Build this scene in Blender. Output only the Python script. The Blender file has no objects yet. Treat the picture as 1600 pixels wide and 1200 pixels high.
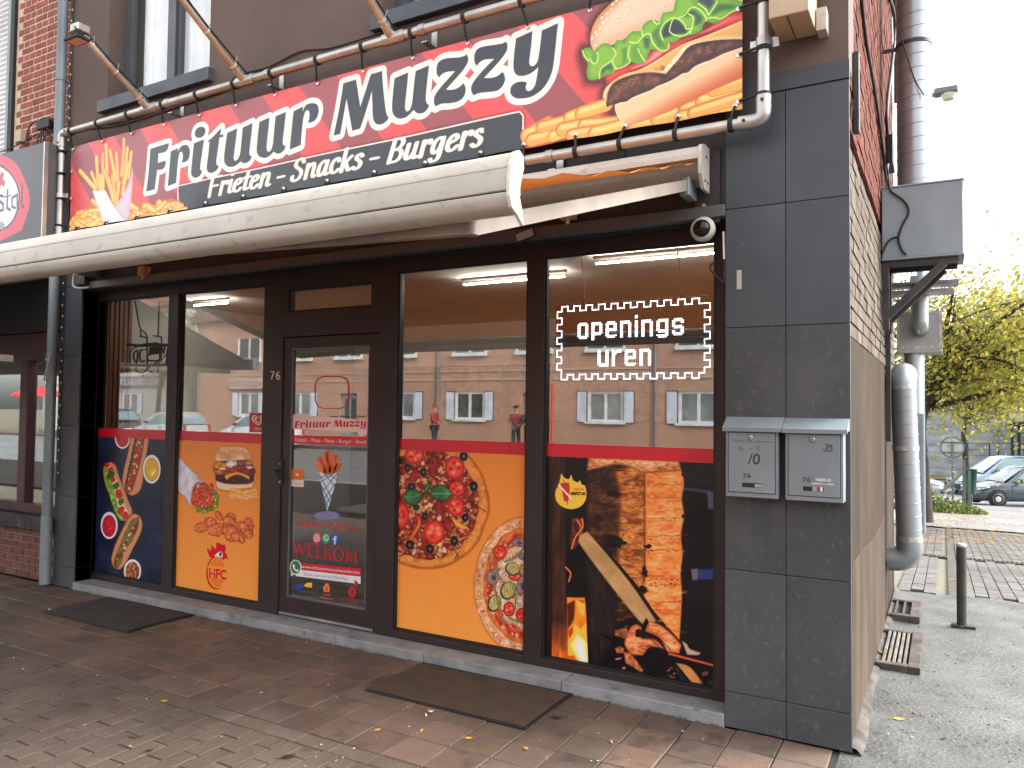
import bpy, bmesh, math, random
import numpy as np
from mathutils import Vector, Matrix

# ------------------------------------------------------------------ camera, sky, sun, exposure
SC = bpy.context.scene
COL = SC.collection
F_PX, CAM_D, CAM_H = 1195.0, 4.0, 1.6
vl = np.array([-2120.0, 18.0, F_PX]); AX = -vl / np.linalg.norm(vl)
vv = np.array([488.0, -36000.0, F_PX]); vv = vv - AX * (vv @ AX); AZ = vv / np.linalg.norm(vv)
AY = np.cross(AZ, AX)
ROT = np.stack([AX, AY, AZ])
cam_data = bpy.data.cameras.new('camera'); cam = bpy.data.objects.new('camera', cam_data); COL.objects.link(cam)
cam_data.sensor_width = 36.0; cam_data.lens = F_PX / 1600 * 36; cam_data.clip_start = 0.05; cam_data.clip_end = 900
M3 = Matrix([[ROT[i][0], -ROT[i][1], -ROT[i][2]] for i in range(3)])
cam.matrix_world = Matrix.Translation((0, -CAM_D, CAM_H)) @ M3.to_4x4()
SC.camera = cam

world = bpy.data.worlds.new('World'); SC.world = world; world.use_nodes = True
wn = world.node_tree; wn.nodes.clear()
sky = wn.nodes.new('ShaderNodeTexSky'); sky.sky_type = 'NISHITA'; sky.sun_disc = False
SUN_EL, SUN_ROT = math.radians(44), math.radians(62)
sky.sun_elevation = SUN_EL; sky.sun_rotation = SUN_ROT; sky.air_density = 1.0; sky.dust_density = 4.0; sky.ozone_density = 1.0
hs = wn.nodes.new('ShaderNodeHueSaturation'); hs.inputs['Saturation'].default_value = 0.12
bg = wn.nodes.new('ShaderNodeBackground'); bg.inputs['Strength'].default_value = 0.15
wo = wn.nodes.new('ShaderNodeOutputWorld')
wn.links.new(sky.outputs[0], hs.inputs['Color']); wn.links.new(hs.outputs[0], bg.inputs[0]); wn.links.new(bg.outputs[0], wo.inputs[0])

sun_d = bpy.data.lights.new('sun', 'SUN'); sun_d.energy = 0.75; sun_d.angle = math.radians(25); sun_d.color = (1.0, 0.97, 0.93)
sun = bpy.data.objects.new('sun', sun_d); COL.objects.link(sun)
# sky sun_rotation is measured from +Y towards +X
sdir = Vector((math.sin(SUN_ROT) * math.cos(SUN_EL), math.cos(SUN_ROT) * math.cos(SUN_EL), math.sin(SUN_EL)))
sun.rotation_euler = sdir.to_track_quat('Z', 'Y').to_euler()
sun['kind'] = 'structure'
SC.view_settings.view_transform = 'Standard'; SC.view_settings.look = 'None'
SC.view_settings.exposure = 2.2; SC.view_settings.gamma = 1.0; SC.view_settings.use_curve_mapping = False
SC.cycles.max_bounces = 8; SC.cycles.transparent_max_bounces = 12; SC.cycles.glossy_bounces = 4; SC.cycles.diffuse_bounces = 4
SC.cycles.use_denoising = True; SC.cycles.caustics_reflective = False; SC.cycles.caustics_refractive = False

# ------------------------------------------------------------------ measuring: a pixel of the photograph's survey -> a point of the street
def ray(px, py): return ROT @ np.array([px - 800.0, py - 600.0, F_PX])
def at_y(px, py, y=0.0):
    r = ray(px, py); t = (y + CAM_D) / r[1]; return Vector((r[0] * t, y, r[2] * t + CAM_H))
def at_x(px, py, x):
    r = ray(px, py); t = x / r[0]; return Vector((x, r[1] * t - CAM_D, r[2] * t + CAM_H))
def at_z(px, py, z=0.0):
    r = ray(px, py); t = (z - CAM_H) / r[2]; return Vector((r[0] * t, r[1] * t - CAM_D, z))

RNG = random.Random(7)
# ------------------------------------------------------------------ materials
def lin(c):
    def f(u): return u / 12.92 if u <= 0.04045 else ((u + 0.055) / 1.055) ** 2.4
    return tuple(f(v / 255.0) for v in c)
MATS = {}
def mat(name, c, c2=None, scale=8, rough=0.6, rough2=None, bump=0.0, bscale=60, metal=0.0, rand=0.0, spec=0.5,
        stretch=(1, 1, 1), detail=6, lo=0.35, hi=0.65, spots=None, coat=0.0, trans=0.0, hue=0.0, speck=None, speckscale=250, damp=None):
    """Principled material: two colours mixed by noise, roughness noise, bump, per-object random brightness, scuff spots."""
    if name in MATS: return MATS[name]
    m = bpy.data.materials.new(name); m.use_nodes = True; MATS[name] = m
    nt = m.node_tree; N = nt.nodes; L = nt.links
    p = N['Principled BSDF']; p.inputs['Metallic'].default_value = metal; p.inputs['Roughness'].default_value = rough
    p.inputs['Specular IOR Level'].default_value = spec
    if coat: p.inputs['Coat Weight'].default_value = coat; p.inputs['Coat Roughness'].default_value = 0.08
    tc = N.new('ShaderNodeTexCoord'); mp = N.new('ShaderNodeMapping'); mp.inputs['Scale'].default_value = stretch
    oi = N.new('ShaderNodeObjectInfo')
    va = N.new('ShaderNodeVectorMath'); va.operation = 'ADD'
    sc = N.new('ShaderNodeVectorMath'); sc.operation = 'SCALE'; sc.inputs['Scale'].default_value = 37.0
    cb = N.new('ShaderNodeCombineXYZ')
    for k in range(3): L.new(oi.outputs['Random'], cb.inputs[k])
    L.new(cb.outputs[0], sc.inputs[0]); L.new(tc.outputs['Object'], va.inputs[0]); L.new(sc.outputs[0], va.inputs[1]); L.new(va.outputs[0], mp.inputs[0])
    def noise(s, d=6, r=0.55):
        n = N.new('ShaderNodeTexNoise'); n.inputs['Scale'].default_value = s; n.inputs['Detail'].default_value = d; n.inputs['Roughness'].default_value = r
        L.new(mp.outputs[0], n.inputs['Vector']); return n
    def ramp(src, a, b):
        r = N.new('ShaderNodeMapRange'); r.inputs['From Min'].default_value = a; r.inputs['From Max'].default_value = b; L.new(src, r.inputs['Value']); return r
    col = None
    n1 = noise(scale, detail)
    if c2 is not None:
        mx = N.new('ShaderNodeMix'); mx.data_type = 'RGBA'; mx.inputs['A'].default_value = (*c, 1); mx.inputs['B'].default_value = (*c2, 1)
        L.new(ramp(n1.outputs['Fac'], lo, hi).outputs[0], mx.inputs['Factor']); col = mx.outputs['Result']
    else:
        mx = N.new('ShaderNodeMix'); mx.data_type = 'RGBA'; mx.inputs['A'].default_value = (*[v * 0.86 for v in c], 1); mx.inputs['B'].default_value = (*[min(1, v * 1.12) for v in c], 1)
        L.new(ramp(n1.outputs['Fac'], 0.3, 0.7).outputs[0], mx.inputs['Factor']); col = mx.outputs['Result']
    if speck is not None:          # fine mineral grains
        ns = noise(speckscale, 2); sm = N.new('ShaderNodeMix'); sm.data_type = 'RGBA'; sm.inputs['B'].default_value = (*speck, 1)
        L.new(col, sm.inputs['A']); L.new(ramp(ns.outputs['Fac'], 0.58, 0.72).outputs[0], sm.inputs['Factor']); col = sm.outputs['Result']
    if spots is not None:          # scuffs, lime bloom, stains: (colour, scale, threshold, amount)
        n2 = noise(spots[1], 8, 0.7); sm = N.new('ShaderNodeMix'); sm.data_type = 'RGBA'; sm.inputs['B'].default_value = (*spots[0], 1)
        rr = ramp(n2.outputs['Fac'], spots[2], spots[2] + 0.08); rr.inputs['To Max'].default_value = spots[3]
        L.new(col, sm.inputs['A']); L.new(rr.outputs[0], sm.inputs['Factor']); col = sm.outputs['Result']
    if rand or hue:
        h = N.new('ShaderNodeHueSaturation'); r = N.new('ShaderNodeMapRange'); L.new(oi.outputs['Random'], r.inputs['Value'])
        r.inputs['To Min'].default_value = 1 - rand; r.inputs['To Max'].default_value = 1 + rand; L.new(r.outputs[0], h.inputs['Value'])
        if hue:
            w = N.new('ShaderNodeTexWhiteNoise'); w.noise_dimensions = '1D'; L.new(oi.outputs['Random'], w.inputs['W'])
            r2 = N.new('ShaderNodeMapRange'); L.new(w.outputs['Value'], r2.inputs['Value']); r2.inputs['To Min'].default_value = 0.5 - hue; r2.inputs['To Max'].default_value = 0.5 + hue
            L.new(r2.outputs[0], h.inputs['Hue'])
        L.new(col, h.inputs['Color']); col = h.outputs[0]
    if damp is not None:           # broad damp and dirty patches running across neighbouring pieces: (colour, scale, threshold, amount)
        ge = N.new('ShaderNodeNewGeometry'); nd = N.new('ShaderNodeTexNoise'); nd.inputs['Scale'].default_value = damp[1]; nd.inputs['Detail'].default_value = 7; nd.inputs['Roughness'].default_value = .62; L.new(ge.outputs['Position'], nd.inputs['Vector'])
        dm = N.new('ShaderNodeMix'); dm.data_type = 'RGBA'; dm.inputs['B'].default_value = (*damp[0], 1); dr = ramp(nd.outputs['Fac'], damp[2] - .07, damp[2] + .1); dr.inputs['To Max'].default_value = damp[3]; L.new(col, dm.inputs['A']); L.new(dr.outputs[0], dm.inputs['Factor']); col = dm.outputs['Result']
    L.new(col, p.inputs['Base Color'])
    if rough2 is not None:
        n3 = noise(scale * 0.7 + 1, 5); rr = ramp(n3.outputs['Fac'], 0.35, 0.65); rr.inputs['To Min'].default_value = rough; rr.inputs['To Max'].default_value = rough2
        L.new(rr.outputs[0], p.inputs['Roughness'])
    if bump:
        n4 = noise(bscale, 4); b = N.new('ShaderNodeBump'); b.inputs['Strength'].default_value = bump; b.inputs['Distance'].default_value = 0.004
        L.new(n4.outputs['Fac'], b.inputs['Height']); L.new(b.outputs[0], p.inputs['Normal'])
    if trans:
        ad = N.new('ShaderNodeMixShader'); ad.inputs[0].default_value = trans; tr = N.new('ShaderNodeBsdfTranslucent'); L.new(col, tr.inputs[0])
        L.new(p.outputs[0], ad.inputs[1]); L.new(tr.outputs[0], ad.inputs[2]); L.new(ad.outputs[0], N['Material Output'].inputs[0])
    return m
def glass_mat(name, base=0.12, tint=(0.86, 0.9, 0.88), gain=1.0):
    if name in MATS: return MATS[name]
    m = bpy.data.materials.new(name); m.use_nodes = True; MATS[name] = m; N = m.node_tree.nodes; L = m.node_tree.links; N.clear()
    o = N.new('ShaderNodeOutputMaterial'); mx = N.new('ShaderNodeMixShader'); t = N.new('ShaderNodeBsdfTransparent'); g = N.new('ShaderNodeBsdfGlossy')
    t.inputs[0].default_value = (*tint, 1); g.inputs['Roughness'].default_value = 0.012; g.inputs[0].default_value = (0.95, 0.97, 0.96, 1)
    lw = N.new('ShaderNodeLayerWeight'); lw.inputs[0].default_value = .5; f = N.new('ShaderNodeMath'); f.operation = 'POWER'; f.inputs[1].default_value = 4.0; L.new(lw.outputs['Facing'], f.inputs[0])
    ma = N.new('ShaderNodeMath'); ma.operation = 'MULTIPLY_ADD'; ma.inputs[1].default_value = gain; ma.inputs[2].default_value = base; ma.use_clamp = True
    L.new(f.outputs[0], ma.inputs[0]); L.new(ma.outputs[0], mx.inputs[0]); L.new(t.outputs[0], mx.inputs[1]); L.new(g.outputs[0], mx.inputs[2]); L.new(mx.outputs[0], o.inputs[0])
    return m
def emit_mat(name, c, s):
    if name in MATS: return MATS[name]
    m = bpy.data.materials.new(name); m.use_nodes = True; MATS[name] = m; p = m.node_tree.nodes['Principled BSDF']
    p.inputs['Base Color'].default_value = (*c, 1); p.inputs['Emission Color'].default_value = (*c, 1); p.inputs['Emission Strength'].default_value = s
    return m
def flat(name, rgb, rough=0.35, gain=1.0):
    if name in MATS: return MATS[name]
    c = tuple(min(1, v * gain) for v in lin(rgb))
    return mat(name, c, None, 3, rough)
def print_mat(name, img, rough=0.3, spec=0.5, bump=0.0):
    m = bpy.data.materials.new(name); m.use_nodes = True; N = m.node_tree.nodes; L = m.node_tree.links; p = N['Principled BSDF']
    t = N.new('ShaderNodeTexImage'); t.image = img; t.interpolation = 'Linear'; t.extension = 'EXTEND'
    L.new(t.outputs[0], p.inputs['Base Color']); p.inputs['Specular IOR Level'].default_value = spec
    tc = N.new('ShaderNodeTexCoord'); n = N.new('ShaderNodeTexNoise'); n.inputs['Scale'].default_value = 2.5; n.inputs['Detail'].default_value = 5
    L.new(tc.outputs['Object'], n.inputs['Vector'])
    r = N.new('ShaderNodeMapRange'); r.inputs['To Min'].default_value = rough * 0.8; r.inputs['To Max'].default_value = rough * 1.25
    L.new(n.outputs['Fac'], r.inputs['Value']); L.new(r.outputs[0], p.inputs['Roughness'])
    if bump:
        b = N.new('ShaderNodeBump'); b.inputs['Strength'].default_value = bump; b.inputs['Distance'].default_value = 0.02; L.new(n.outputs['Fac'], b.inputs['Height']); L.new(b.outputs[0], p.inputs['Normal'])
    return m

# ------------------------------------------------------------------ objects
def tag(o, label=None, cat=None, group=None, kind=None):
    if label: o['label'] = label
    if cat: o['category'] = cat
    if group: o['group'] = group
    if kind: o['kind'] = kind
    return o
def thing(name, label, cat, loc=(0, 0, 0), rz=0.0, group=None):
    o = bpy.data.objects.new(name, None); COL.objects.link(o); o.location = loc; o.rotation_euler = (0, 0, rz); o.empty_display_size = 0.1
    return tag(o, label, cat, group)
def link(name, me, parent=None, loc=None):
    o = bpy.data.objects.new(name, me); COL.objects.link(o)
    if parent is not None: o.parent = parent
    if loc is not None: o.location = loc
    return o
def children(o): return [c for c in COL.objects if c.parent == o]
def dup(root, loc=None, rz=None, label=None, parent=None):
    c = root.copy(); COL.objects.link(c)
    if parent is not None: c.parent = parent
    if loc is not None: c.location = loc
    if rz is not None: c.rotation_euler = (0, 0, rz)
    if label: c['label'] = label
    for ch in list(root.children): dup(ch, parent=c)
    return c

class MB:
    """collects faces; build() links ONE mesh object (vertices given in world metres, moved into the parent's frame)."""
    def __init__(s): s.v = []; s.f = []; s.sm = []
    def add(s, vs, fs, smooth=False):
        n = len(s.v); s.v += [tuple(v) for v in vs]; s.f += [tuple(i + n for i in f) for f in fs]; s.sm += [smooth] * len(fs); return s
    def box(s, x0, x1, y0, y1, z0, z1):
        return s.add([(x0, y0, z0), (x1, y0, z0), (x1, y1, z0), (x0, y1, z0), (x0, y0, z1), (x1, y0, z1), (x1, y1, z1), (x0, y1, z1)],
                     [(0, 3, 2, 1), (4, 5, 6, 7), (0, 1, 5, 4), (1, 2, 6, 5), (2, 3, 7, 6), (3, 0, 4, 7)])
    def cbox(s, x0, x1, y0, y1, z0, z1, c=0.004):
        """box with chamfered edges"""
        b = bmesh.new(); bmesh.ops.create_cube(b, size=1.0)
        for v in b.verts: v.co = Vector(((x0 + x1) / 2 + v.co.x * (x1 - x0), (y0 + y1) / 2 + v.co.y * (y1 - y0), (z0 + z1) / 2 + v.co.z * (z1 - z0)))
        bmesh.ops.bevel(b, geom=list(b.edges), offset=c, segments=2, affect='EDGES', profile=0.5)
        return s.bm(b)
    def bm(s, b, smooth=False):
        b.verts.index_update(); s.add([v.co[:] for v in b.verts], [[v.index for v in f.verts] for f in b.faces], smooth); b.free(); return s
    def quad(s, a, b, c, d): return s.add([a, b, c, d], [(0, 1, 2, 3)])
    def tube(s, pts, r, n=10, cap=True, smooth=True):
        pts = [Vector(p) for p in pts]; rs = r if isinstance(r, (list, tuple)) else [r] * len(pts)
        vs = []; fs = []; up = None
        for i, p in enumerate(pts):
            d = (pts[min(i + 1, len(pts) - 1)] - pts[max(i - 1, 0)]).normalized()
            if up is None: up = d.orthogonal().normalized()
            u = (up - d * up.dot(d)); u = u.normalized() if u.length > 1e-6 else d.orthogonal().normalized(); up = u; w = d.cross(u)
            for k in range(n):
                a = 2 * math.pi * k / n; vs.append(p + (u * math.cos(a) + w * math.sin(a)) * rs[i])
        for i in range(len(pts) - 1):
            for k in range(n): fs.append((i * n + k, i * n + (k + 1) % n, (i + 1) * n + (k + 1) % n, (i + 1) * n + k))
        s.add(vs, fs, smooth)
        if cap: s.add(vs[:n], [tuple(range(n))[::-1]]); s.add(vs[-n:], [tuple(range(n))])
        return s
    def lathe(s, prof, c=(0, 0, 0), n=20, axis='z', smooth=True):
        vs = []; fs = []; m = len(prof)
        for r, h in prof:
            for k in range(n):
                a = 2 * math.pi * k / n; u, w = r * math.cos(a), r * math.sin(a)
                q = (u, w, h) if axis == 'z' else ((u, -h, w) if axis == 'y' else (h, u, w))
                vs.append((c[0] + q[0], c[1] + q[1], c[2] + q[2]))
        for i in range(m - 1):
            for k in range(n): fs.append((i * n + k, i * n + (k + 1) % n, (i + 1) * n + (k + 1) % n, (i + 1) * n + k))
        s.add(vs, fs, smooth); s.add(vs[:n], [tuple(range(n))[::-1]]); s.add(vs[-n:], [tuple(range(n))]); return s
    def prism(s, poly, a, b, axis='x', smooth=False):
        """polygon extruded from a to b along an axis; poly in the other two coordinates (in xyz order)"""
        def q(p, t): return (t, p[0], p[1]) if axis == 'x' else ((p[0], t, p[1]) if axis == 'y' else (p[0], p[1], t))
        n = len(poly); s.add([q(p, a) for p in poly], [tuple(range(n))]); s.add([q(p, b) for p in poly], [tuple(range(n - 1, -1, -1))]); s.add([q(p, a) for p in poly] + [q(p, b) for p in poly], [(i, i + n, (i + 1) % n + n, (i + 1) % n) for i in range(n)], smooth); return s
    def mesh(s, name, m, origin=(0, 0, 0)):
        me = bpy.data.meshes.new(name); o = Vector(origin)
        me.from_pydata([tuple(Vector(v) - o) for v in s.v], [], s.f)
        b = bmesh.new(); b.from_mesh(me); bmesh.ops.recalc_face_normals(b, faces=b.faces); b.to_mesh(me); b.free()
        me.polygons.foreach_set('use_smooth', s.sm)
        if m is not None: me.materials.append(m)
        me.update(); return me
    def build(s, name, m, parent=None, world=True):
        org = (0, 0, 0)
        if parent is not None and world:
            q = parent; org = Vector((0, 0, 0)); rot = 0.0
            while q is not None: org = org + Vector(q.location); rot += q.rotation_euler[2]; q = q.parent
            if abs(rot) > 1e-6: raise ValueError('build a turned thing in its own frame')
        return link(name, s.mesh(name, m, org), parent)
def bez(pts, n=8):
    """smooth path through points"""
    P = [Vector(p) for p in pts]; out = []
    for i in range(len(P) - 1):
        a, b, c, d = P[max(i - 1, 0)], P[i], P[i + 1], P[min(i + 2, len(P) - 1)]
        for k in range(n):
            t = k / n; out.append(0.5 * ((2 * b) + (c - a) * t + (2 * a - 5 * b + 4 * c - d) * t * t + (3 * b - a - 3 * c + d) * t ** 3))
    out.append(P[-1]); return out
def elbow(a, corner, b, r, n=7):
    """rounded corner path from a to b round a corner"""
    a, k, b = Vector(a), Vector(corner), Vector(b); p = k + (a - k).normalized() * r; q = k + (b - k).normalized() * r; out = [a]
    for i in range(n + 1):
        t = i / n; out.append(p.lerp(k, t).lerp(k.lerp(q, t), t))
    out.append(b); return out

# ------------------------------------------------------------------ outlines: smooth closed curves, lettering
def smooth_poly(pts, n=4, corner=48):
    """closed curve through points, sharp where the outline turns hard"""
    P = [np.array(p, float) for p in pts]; m = len(P); out = []
    def hard(i):
        u = P[i] - P[i - 1]; w = P[(i + 1) % m] - P[i]
        c = (u @ w) / (np.linalg.norm(u) * np.linalg.norm(w) + 1e-9); return math.degrees(math.acos(max(-1, min(1, c)))) > corner
    H = [hard(i) for i in range(m)]
    for i in range(m):
        b, c = P[i], P[(i + 1) % m]; a = P[i - 1] if not H[i] else b; d = P[(i + 2) % m] if not H[(i + 1) % m] else c
        for k in range(n):
            t = k / n; out.append(0.5 * ((2 * b) + (c - a) * t + (2 * a - 5 * b + 4 * c - d) * t * t + (3 * b - a - 3 * c + d) * t ** 3))
    return np.array(out)
def ellipse(cx, cy, rx, ry, rot=0, n=28, wob=0.0, seed=0):
    r = random.Random(seed); a = np.linspace(0, 2 * math.pi, n, endpoint=False); k = 1 + np.array([r.uniform(-wob, wob) for _ in range(n)]) if wob else 1
    x, y = rx * np.cos(a) * k, ry * np.sin(a) * k; c, s = math.cos(math.radians(rot)), math.sin(math.radians(rot))
    return np.stack([cx + x * c - y * s, cy + x * s + y * c], 1)
_TXT = {}
def text_segments(t):
    """outline segments of a text in the built-in font, cap height 1, start x=0 -> (N,2,2), width"""
    if t in _TXT: return _TXT[t]
    cu = bpy.data.curves.new('lettering', 'FONT'); cu.body = t; cu.size = 1.0; cu.resolution_u = 4; cu.fill_mode = 'FRONT'
    o = bpy.data.objects.new('lettering', cu); COL.objects.link(o); bpy.context.view_layer.update()
    me = bpy.data.meshes.new_from_object(o.evaluated_get(bpy.context.evaluated_depsgraph_get()))
    cnt = {}
    for p in me.polygons:
        for e in p.edge_keys: cnt[e] = cnt.get(e, 0) + 1
    V = np.array([v.co[:2] for v in me.vertices]); S = np.array([[V[a], V[b]] for (a, b), c in cnt.items() if c == 1])
    tri = (V.copy(), [tuple(p.vertices) for p in me.polygons])
    bpy.data.objects.remove(o); bpy.data.curves.remove(cu); bpy.data.meshes.remove(me)
    cap = 0.729
    x0, x1 = S[:, :, 0].min(), S[:, :, 0].max(); S = S.copy(); S[:, :, 0] -= x0; S /= cap
    tv = tri[0].copy(); tv[:, 0] -= x0; tv /= cap
    _TXT[t] = (S, (x1 - x0) / cap, tv, tri[1]); return _TXT[t]

class Canvas:
    """a sheet of print: painted in photograph colours on a grid of the sheet's own metres"""
    def __init__(s, x0, x1, z0, z1, y, ppm, bgc, seed=1):
        s.x0, s.x1, s.z0, s.z1, s.y, s.ppm = x0, x1, z0, z1, y, ppm
        s.W, s.H = int(round((x1 - x0) * ppm)), int(round((z1 - z0) * ppm)); s.a = np.empty((s.H, s.W, 3), np.float32); s.a[:] = np.array(bgc) / 255.0
        s.rs = np.random.RandomState(seed)
    def map(s, pts, o=(0, 0), k=1.0):
        """survey points (offset o, zoom k) -> canvas pixels"""
        P = np.asarray(pts, float).reshape(-1, 2) / k + np.array(o); d = np.stack([P[:, 0] - 800, P[:, 1] - 600, np.full(len(P), F_PX)], 1) @ ROT.T
        t = (s.y + CAM_D) / d[:, 1]; X = d[:, 0] * t; Z = d[:, 2] * t + CAM_H
        return np.stack([(X - s.x0) * s.ppm, (s.z1 - Z) * s.ppm], 1)
    def fbm(s, cell, oct=4, ax=1.0, ay=1.0):
        out = np.zeros((s.H, s.W), np.float32); amp = 1.0; tot = 0
        for k in range(oct):
            cw, ch = max(1.5, cell * ax / 2 ** k), max(1.5, cell * ay / 2 ** k); gw, gh = int(s.W / cw) + 3, int(s.H / ch) + 3; g = s.rs.rand(gh, gw).astype(np.float32)
            xs = np.arange(s.W) / cw; ys = np.arange(s.H) / ch; xi = xs.astype(int); yi = ys.astype(int); fx = xs - xi; fy = ys - yi
            fx = fx * fx * (3 - 2 * fx); fy = fy * fy * (3 - 2 * fy); fx = fx[None]; fy = fy[:, None]
            g00 = g[yi][:, xi]; g01 = g[yi][:, xi + 1]; g10 = g[yi + 1][:, xi]; g11 = g[yi + 1][:, xi + 1]
            out += amp * ((g00 * (1 - fx) + g01 * fx) * (1 - fy) + (g10 * (1 - fx) + g11 * fx) * fy); tot += amp; amp *= 0.5
        return out / tot
    def sdf(s, segs, pad):
        """signed distance (canvas px, inside negative) on the bounding box of the outline"""
        A = segs[:, 0]; B = segs[:, 1]; lo = np.minimum(A.min(0), B.min(0)) - pad; hi = np.maximum(A.max(0), B.max(0)) + pad
        x0, y0 = max(0, int(lo[0])), max(0, int(lo[1])); x1, y1 = min(s.W, int(hi[0]) + 2), min(s.H, int(hi[1]) + 2)
        if x1 <= x0 or y1 <= y0: return None
        X, Y = np.meshgrid(np.arange(x0, x1) + 0.5, np.arange(y0, y1) + 0.5); X = X.astype(np.float32); Y = Y.astype(np.float32)
        d2 = np.full(X.shape, 1e12, np.float32); ins = np.zeros(X.shape, bool)
        for (ax, ay), (bx, by) in zip(A.astype(np.float32), B.astype(np.float32)):
            ex, ey = bx - ax, by - ay; l = ex * ex + ey * ey + 1e-9; px = X - ax; py = Y - ay
            t = np.clip((px * ex + py * ey) / l, 0, 1); d2 = np.minimum(d2, (px - t * ex) ** 2 + (py - t * ey) ** 2)
            c = (ay > Y) != (by > Y)
            if c.any(): ins ^= c & (X < ex * (Y - ay) / (ey if abs(ey) > 1e-9 else 1e-9) + ax)
        d = np.sqrt(d2); d[ins] *= -1; return d, (slice(y0, y1), slice(x0, x1)), X, Y
    def blend(s, sl, al, col):
        r = s.a[sl]; r += (np.asarray(col, np.float32) - r) * al[..., None].astype(np.float32)
    def shape(s, outlines, c, c2=None, w=0, o=(0, 0), k=1.0, smooth=True, grow=0, soft=0.8, tex=None, amp=0.0, glow=None, alpha=1.0, raw=False, grad=None, cm=None):
        """fill: colour c (edge colour c2 within w canvas px of the rim), optional noise texture, optional halo (colour, reach, strength)"""
        if not isinstance(outlines, list) or (len(outlines) and np.ndim(outlines[0]) == 1): outlines = [outlines]
        segs = []
        for q in outlines:
            q = np.asarray(q, float)
            if not raw: q = s.map(smooth_poly(q) if smooth else q, o, k)
            segs.append(np.stack([q, np.roll(q, -1, 0)], 1))
        segs = np.concatenate(segs); s.fill(segs, c, c2, w, grow, soft, tex, amp, glow, alpha, grad, cm)
    def fill(s, segs, c, c2=None, w=0, grow=0, soft=0.8, tex=None, amp=0.0, glow=None, alpha=1.0, grad=None, cm=None):
        pad = grow + 3 + (glow[1] if glow else 0); R = s.sdf(segs, pad)
        if R is None: return
        d, sl, X, Y = R; d = d - grow
        if glow: s.blend(sl, np.clip(1 - d / glow[1], 0, 1) ** 1.6 * glow[2], np.array(glow[0]) / 255.0)
        col = np.empty(d.shape + (3,), np.float32); col[:] = np.array(c) / 255.0
        if cm is not None:        # colour by texture: dark .. mid .. light
            t = np.clip((tex[sl] - 0.28) / 0.44, 0, 1)[..., None]; a_, b_, c_ = [np.array(q_) / 255.0 for q_ in cm]; col = (np.where(t < .5, a_ + (b_ - a_) * t * 2, b_ + (c_ - b_) * (t * 2 - 1))).astype(np.float32)
        if c2 is not None: t = np.clip(-d / max(w, 1e-3), 0, 1); t = t * t * (3 - 2 * t); col = col * t[..., None] + (np.array(c2) / 255.0) * (1 - t[..., None])
        if grad is not None:      # (colour, p0, p1) in canvas px: towards colour from p0 to p1
            g, p0, p1 = grad; p0 = np.array(p0); e = np.array(p1) - p0; t = np.clip(((X - p0[0]) * e[0] + (Y - p0[1]) * e[1]) / (e @ e), 0, 1)[..., None]; col = col * (1 - t) + np.array(g) / 255.0 * t
        if tex is not None and amp: col = col * (1 + amp * (tex[sl] - 0.5) * 2)[..., None]
        s.blend(sl, np.clip(0.5 - d / soft, 0, 1) * alpha, np.clip(col, 0, 1))
    def line(s, pts, r, c, o=(0, 0), k=1.0, soft=1.0, alpha=1.0, raw=False, sx=1.0):
        q = np.asarray(pts, float); q = q if raw else s.map(q, o, k); segs = np.stack([q[:-1], q[1:]], 1)
        R = s.sdf(segs, r + 3)
        if R is None: return
        d, sl, X, Y = R; s.blend(sl, np.clip(0.5 - (np.abs(d) - r) / soft, 0, 1) * alpha, np.array(c) / 255.0)
    def text(s, t, p0, p1, up, c, o=(0, 0), k=1.0, grow=0, up1=None, alpha=1.0, soft=0.8):
        S, w, _, _ = text_segments(t); P = S.reshape(-1, 2); u = (P[:, 0] / w)[:, None]; v = P[:, 1][:, None]
        p0, p1, up = np.array(p0, float), np.array(p1, float), np.array(up, float); u1 = up if up1 is None else np.array(up1, float)
        Q = p0 * (1 - u) + p1 * u + v * (up * (1 - u) + u1 * u); Q = s.map(Q, o, k).reshape(-1, 2, 2); s.fill(Q, c, grow=grow, alpha=alpha, soft=soft)
    def image(s, name, gain=1.0):
        im = bpy.data.images.new(name, s.W, s.H, alpha=False); a = np.ones((s.H, s.W, 4), np.float32)
        L = np.where(s.a <= 0.04045, s.a / 12.92, ((s.a + 0.055) / 1.055) ** 2.4) * gain; L = np.clip(L, 0, 0.96)
        a[..., :3] = np.where(L <= 0.0031308, L * 12.92, 1.055 * np.maximum(L, 1e-6) ** (1 / 2.4) - 0.055); a = a[::-1]
        im.pixels.foreach_set(np.ascontiguousarray(a).ravel()); im.update(); im.pack(); return im
    def sheet(s, name, m, parent=None, thick=0.0, y=None):
        """the sheet itself: one flat quad (or thin slab) carrying the print"""
        y = s.y if y is None else y; me = bpy.data.meshes.new(name); o = Vector((0, 0, 0)); q = parent
        while q is not None: o = o + Vector(q.location); q = q.parent
        v = [(s.x0, y, s.z0), (s.x1, y, s.z0), (s.x1, y, s.z1), (s.x0, y, s.z1)]; f = [(0, 1, 2, 3)]
        if thick: v += [(p[0], y + thick, p[2]) for p in v]; f += [(5, 4, 7, 6), (0, 4, 5, 1), (1, 5, 6, 2), (2, 6, 7, 3), (3, 7, 4, 0)]
        me.from_pydata([tuple(Vector(p) - o) for p in v], [], f); uv = me.uv_layers.new(name='print')
        for lp in me.loops:
            p = v[lp.vertex_index]; uv.data[lp.index].uv = ((p[0] - s.x0) / (s.x1 - s.x0), (p[2] - s.z0) / (s.z1 - s.z0))
        me.materials.append(m); return link(name, me, parent)

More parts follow.
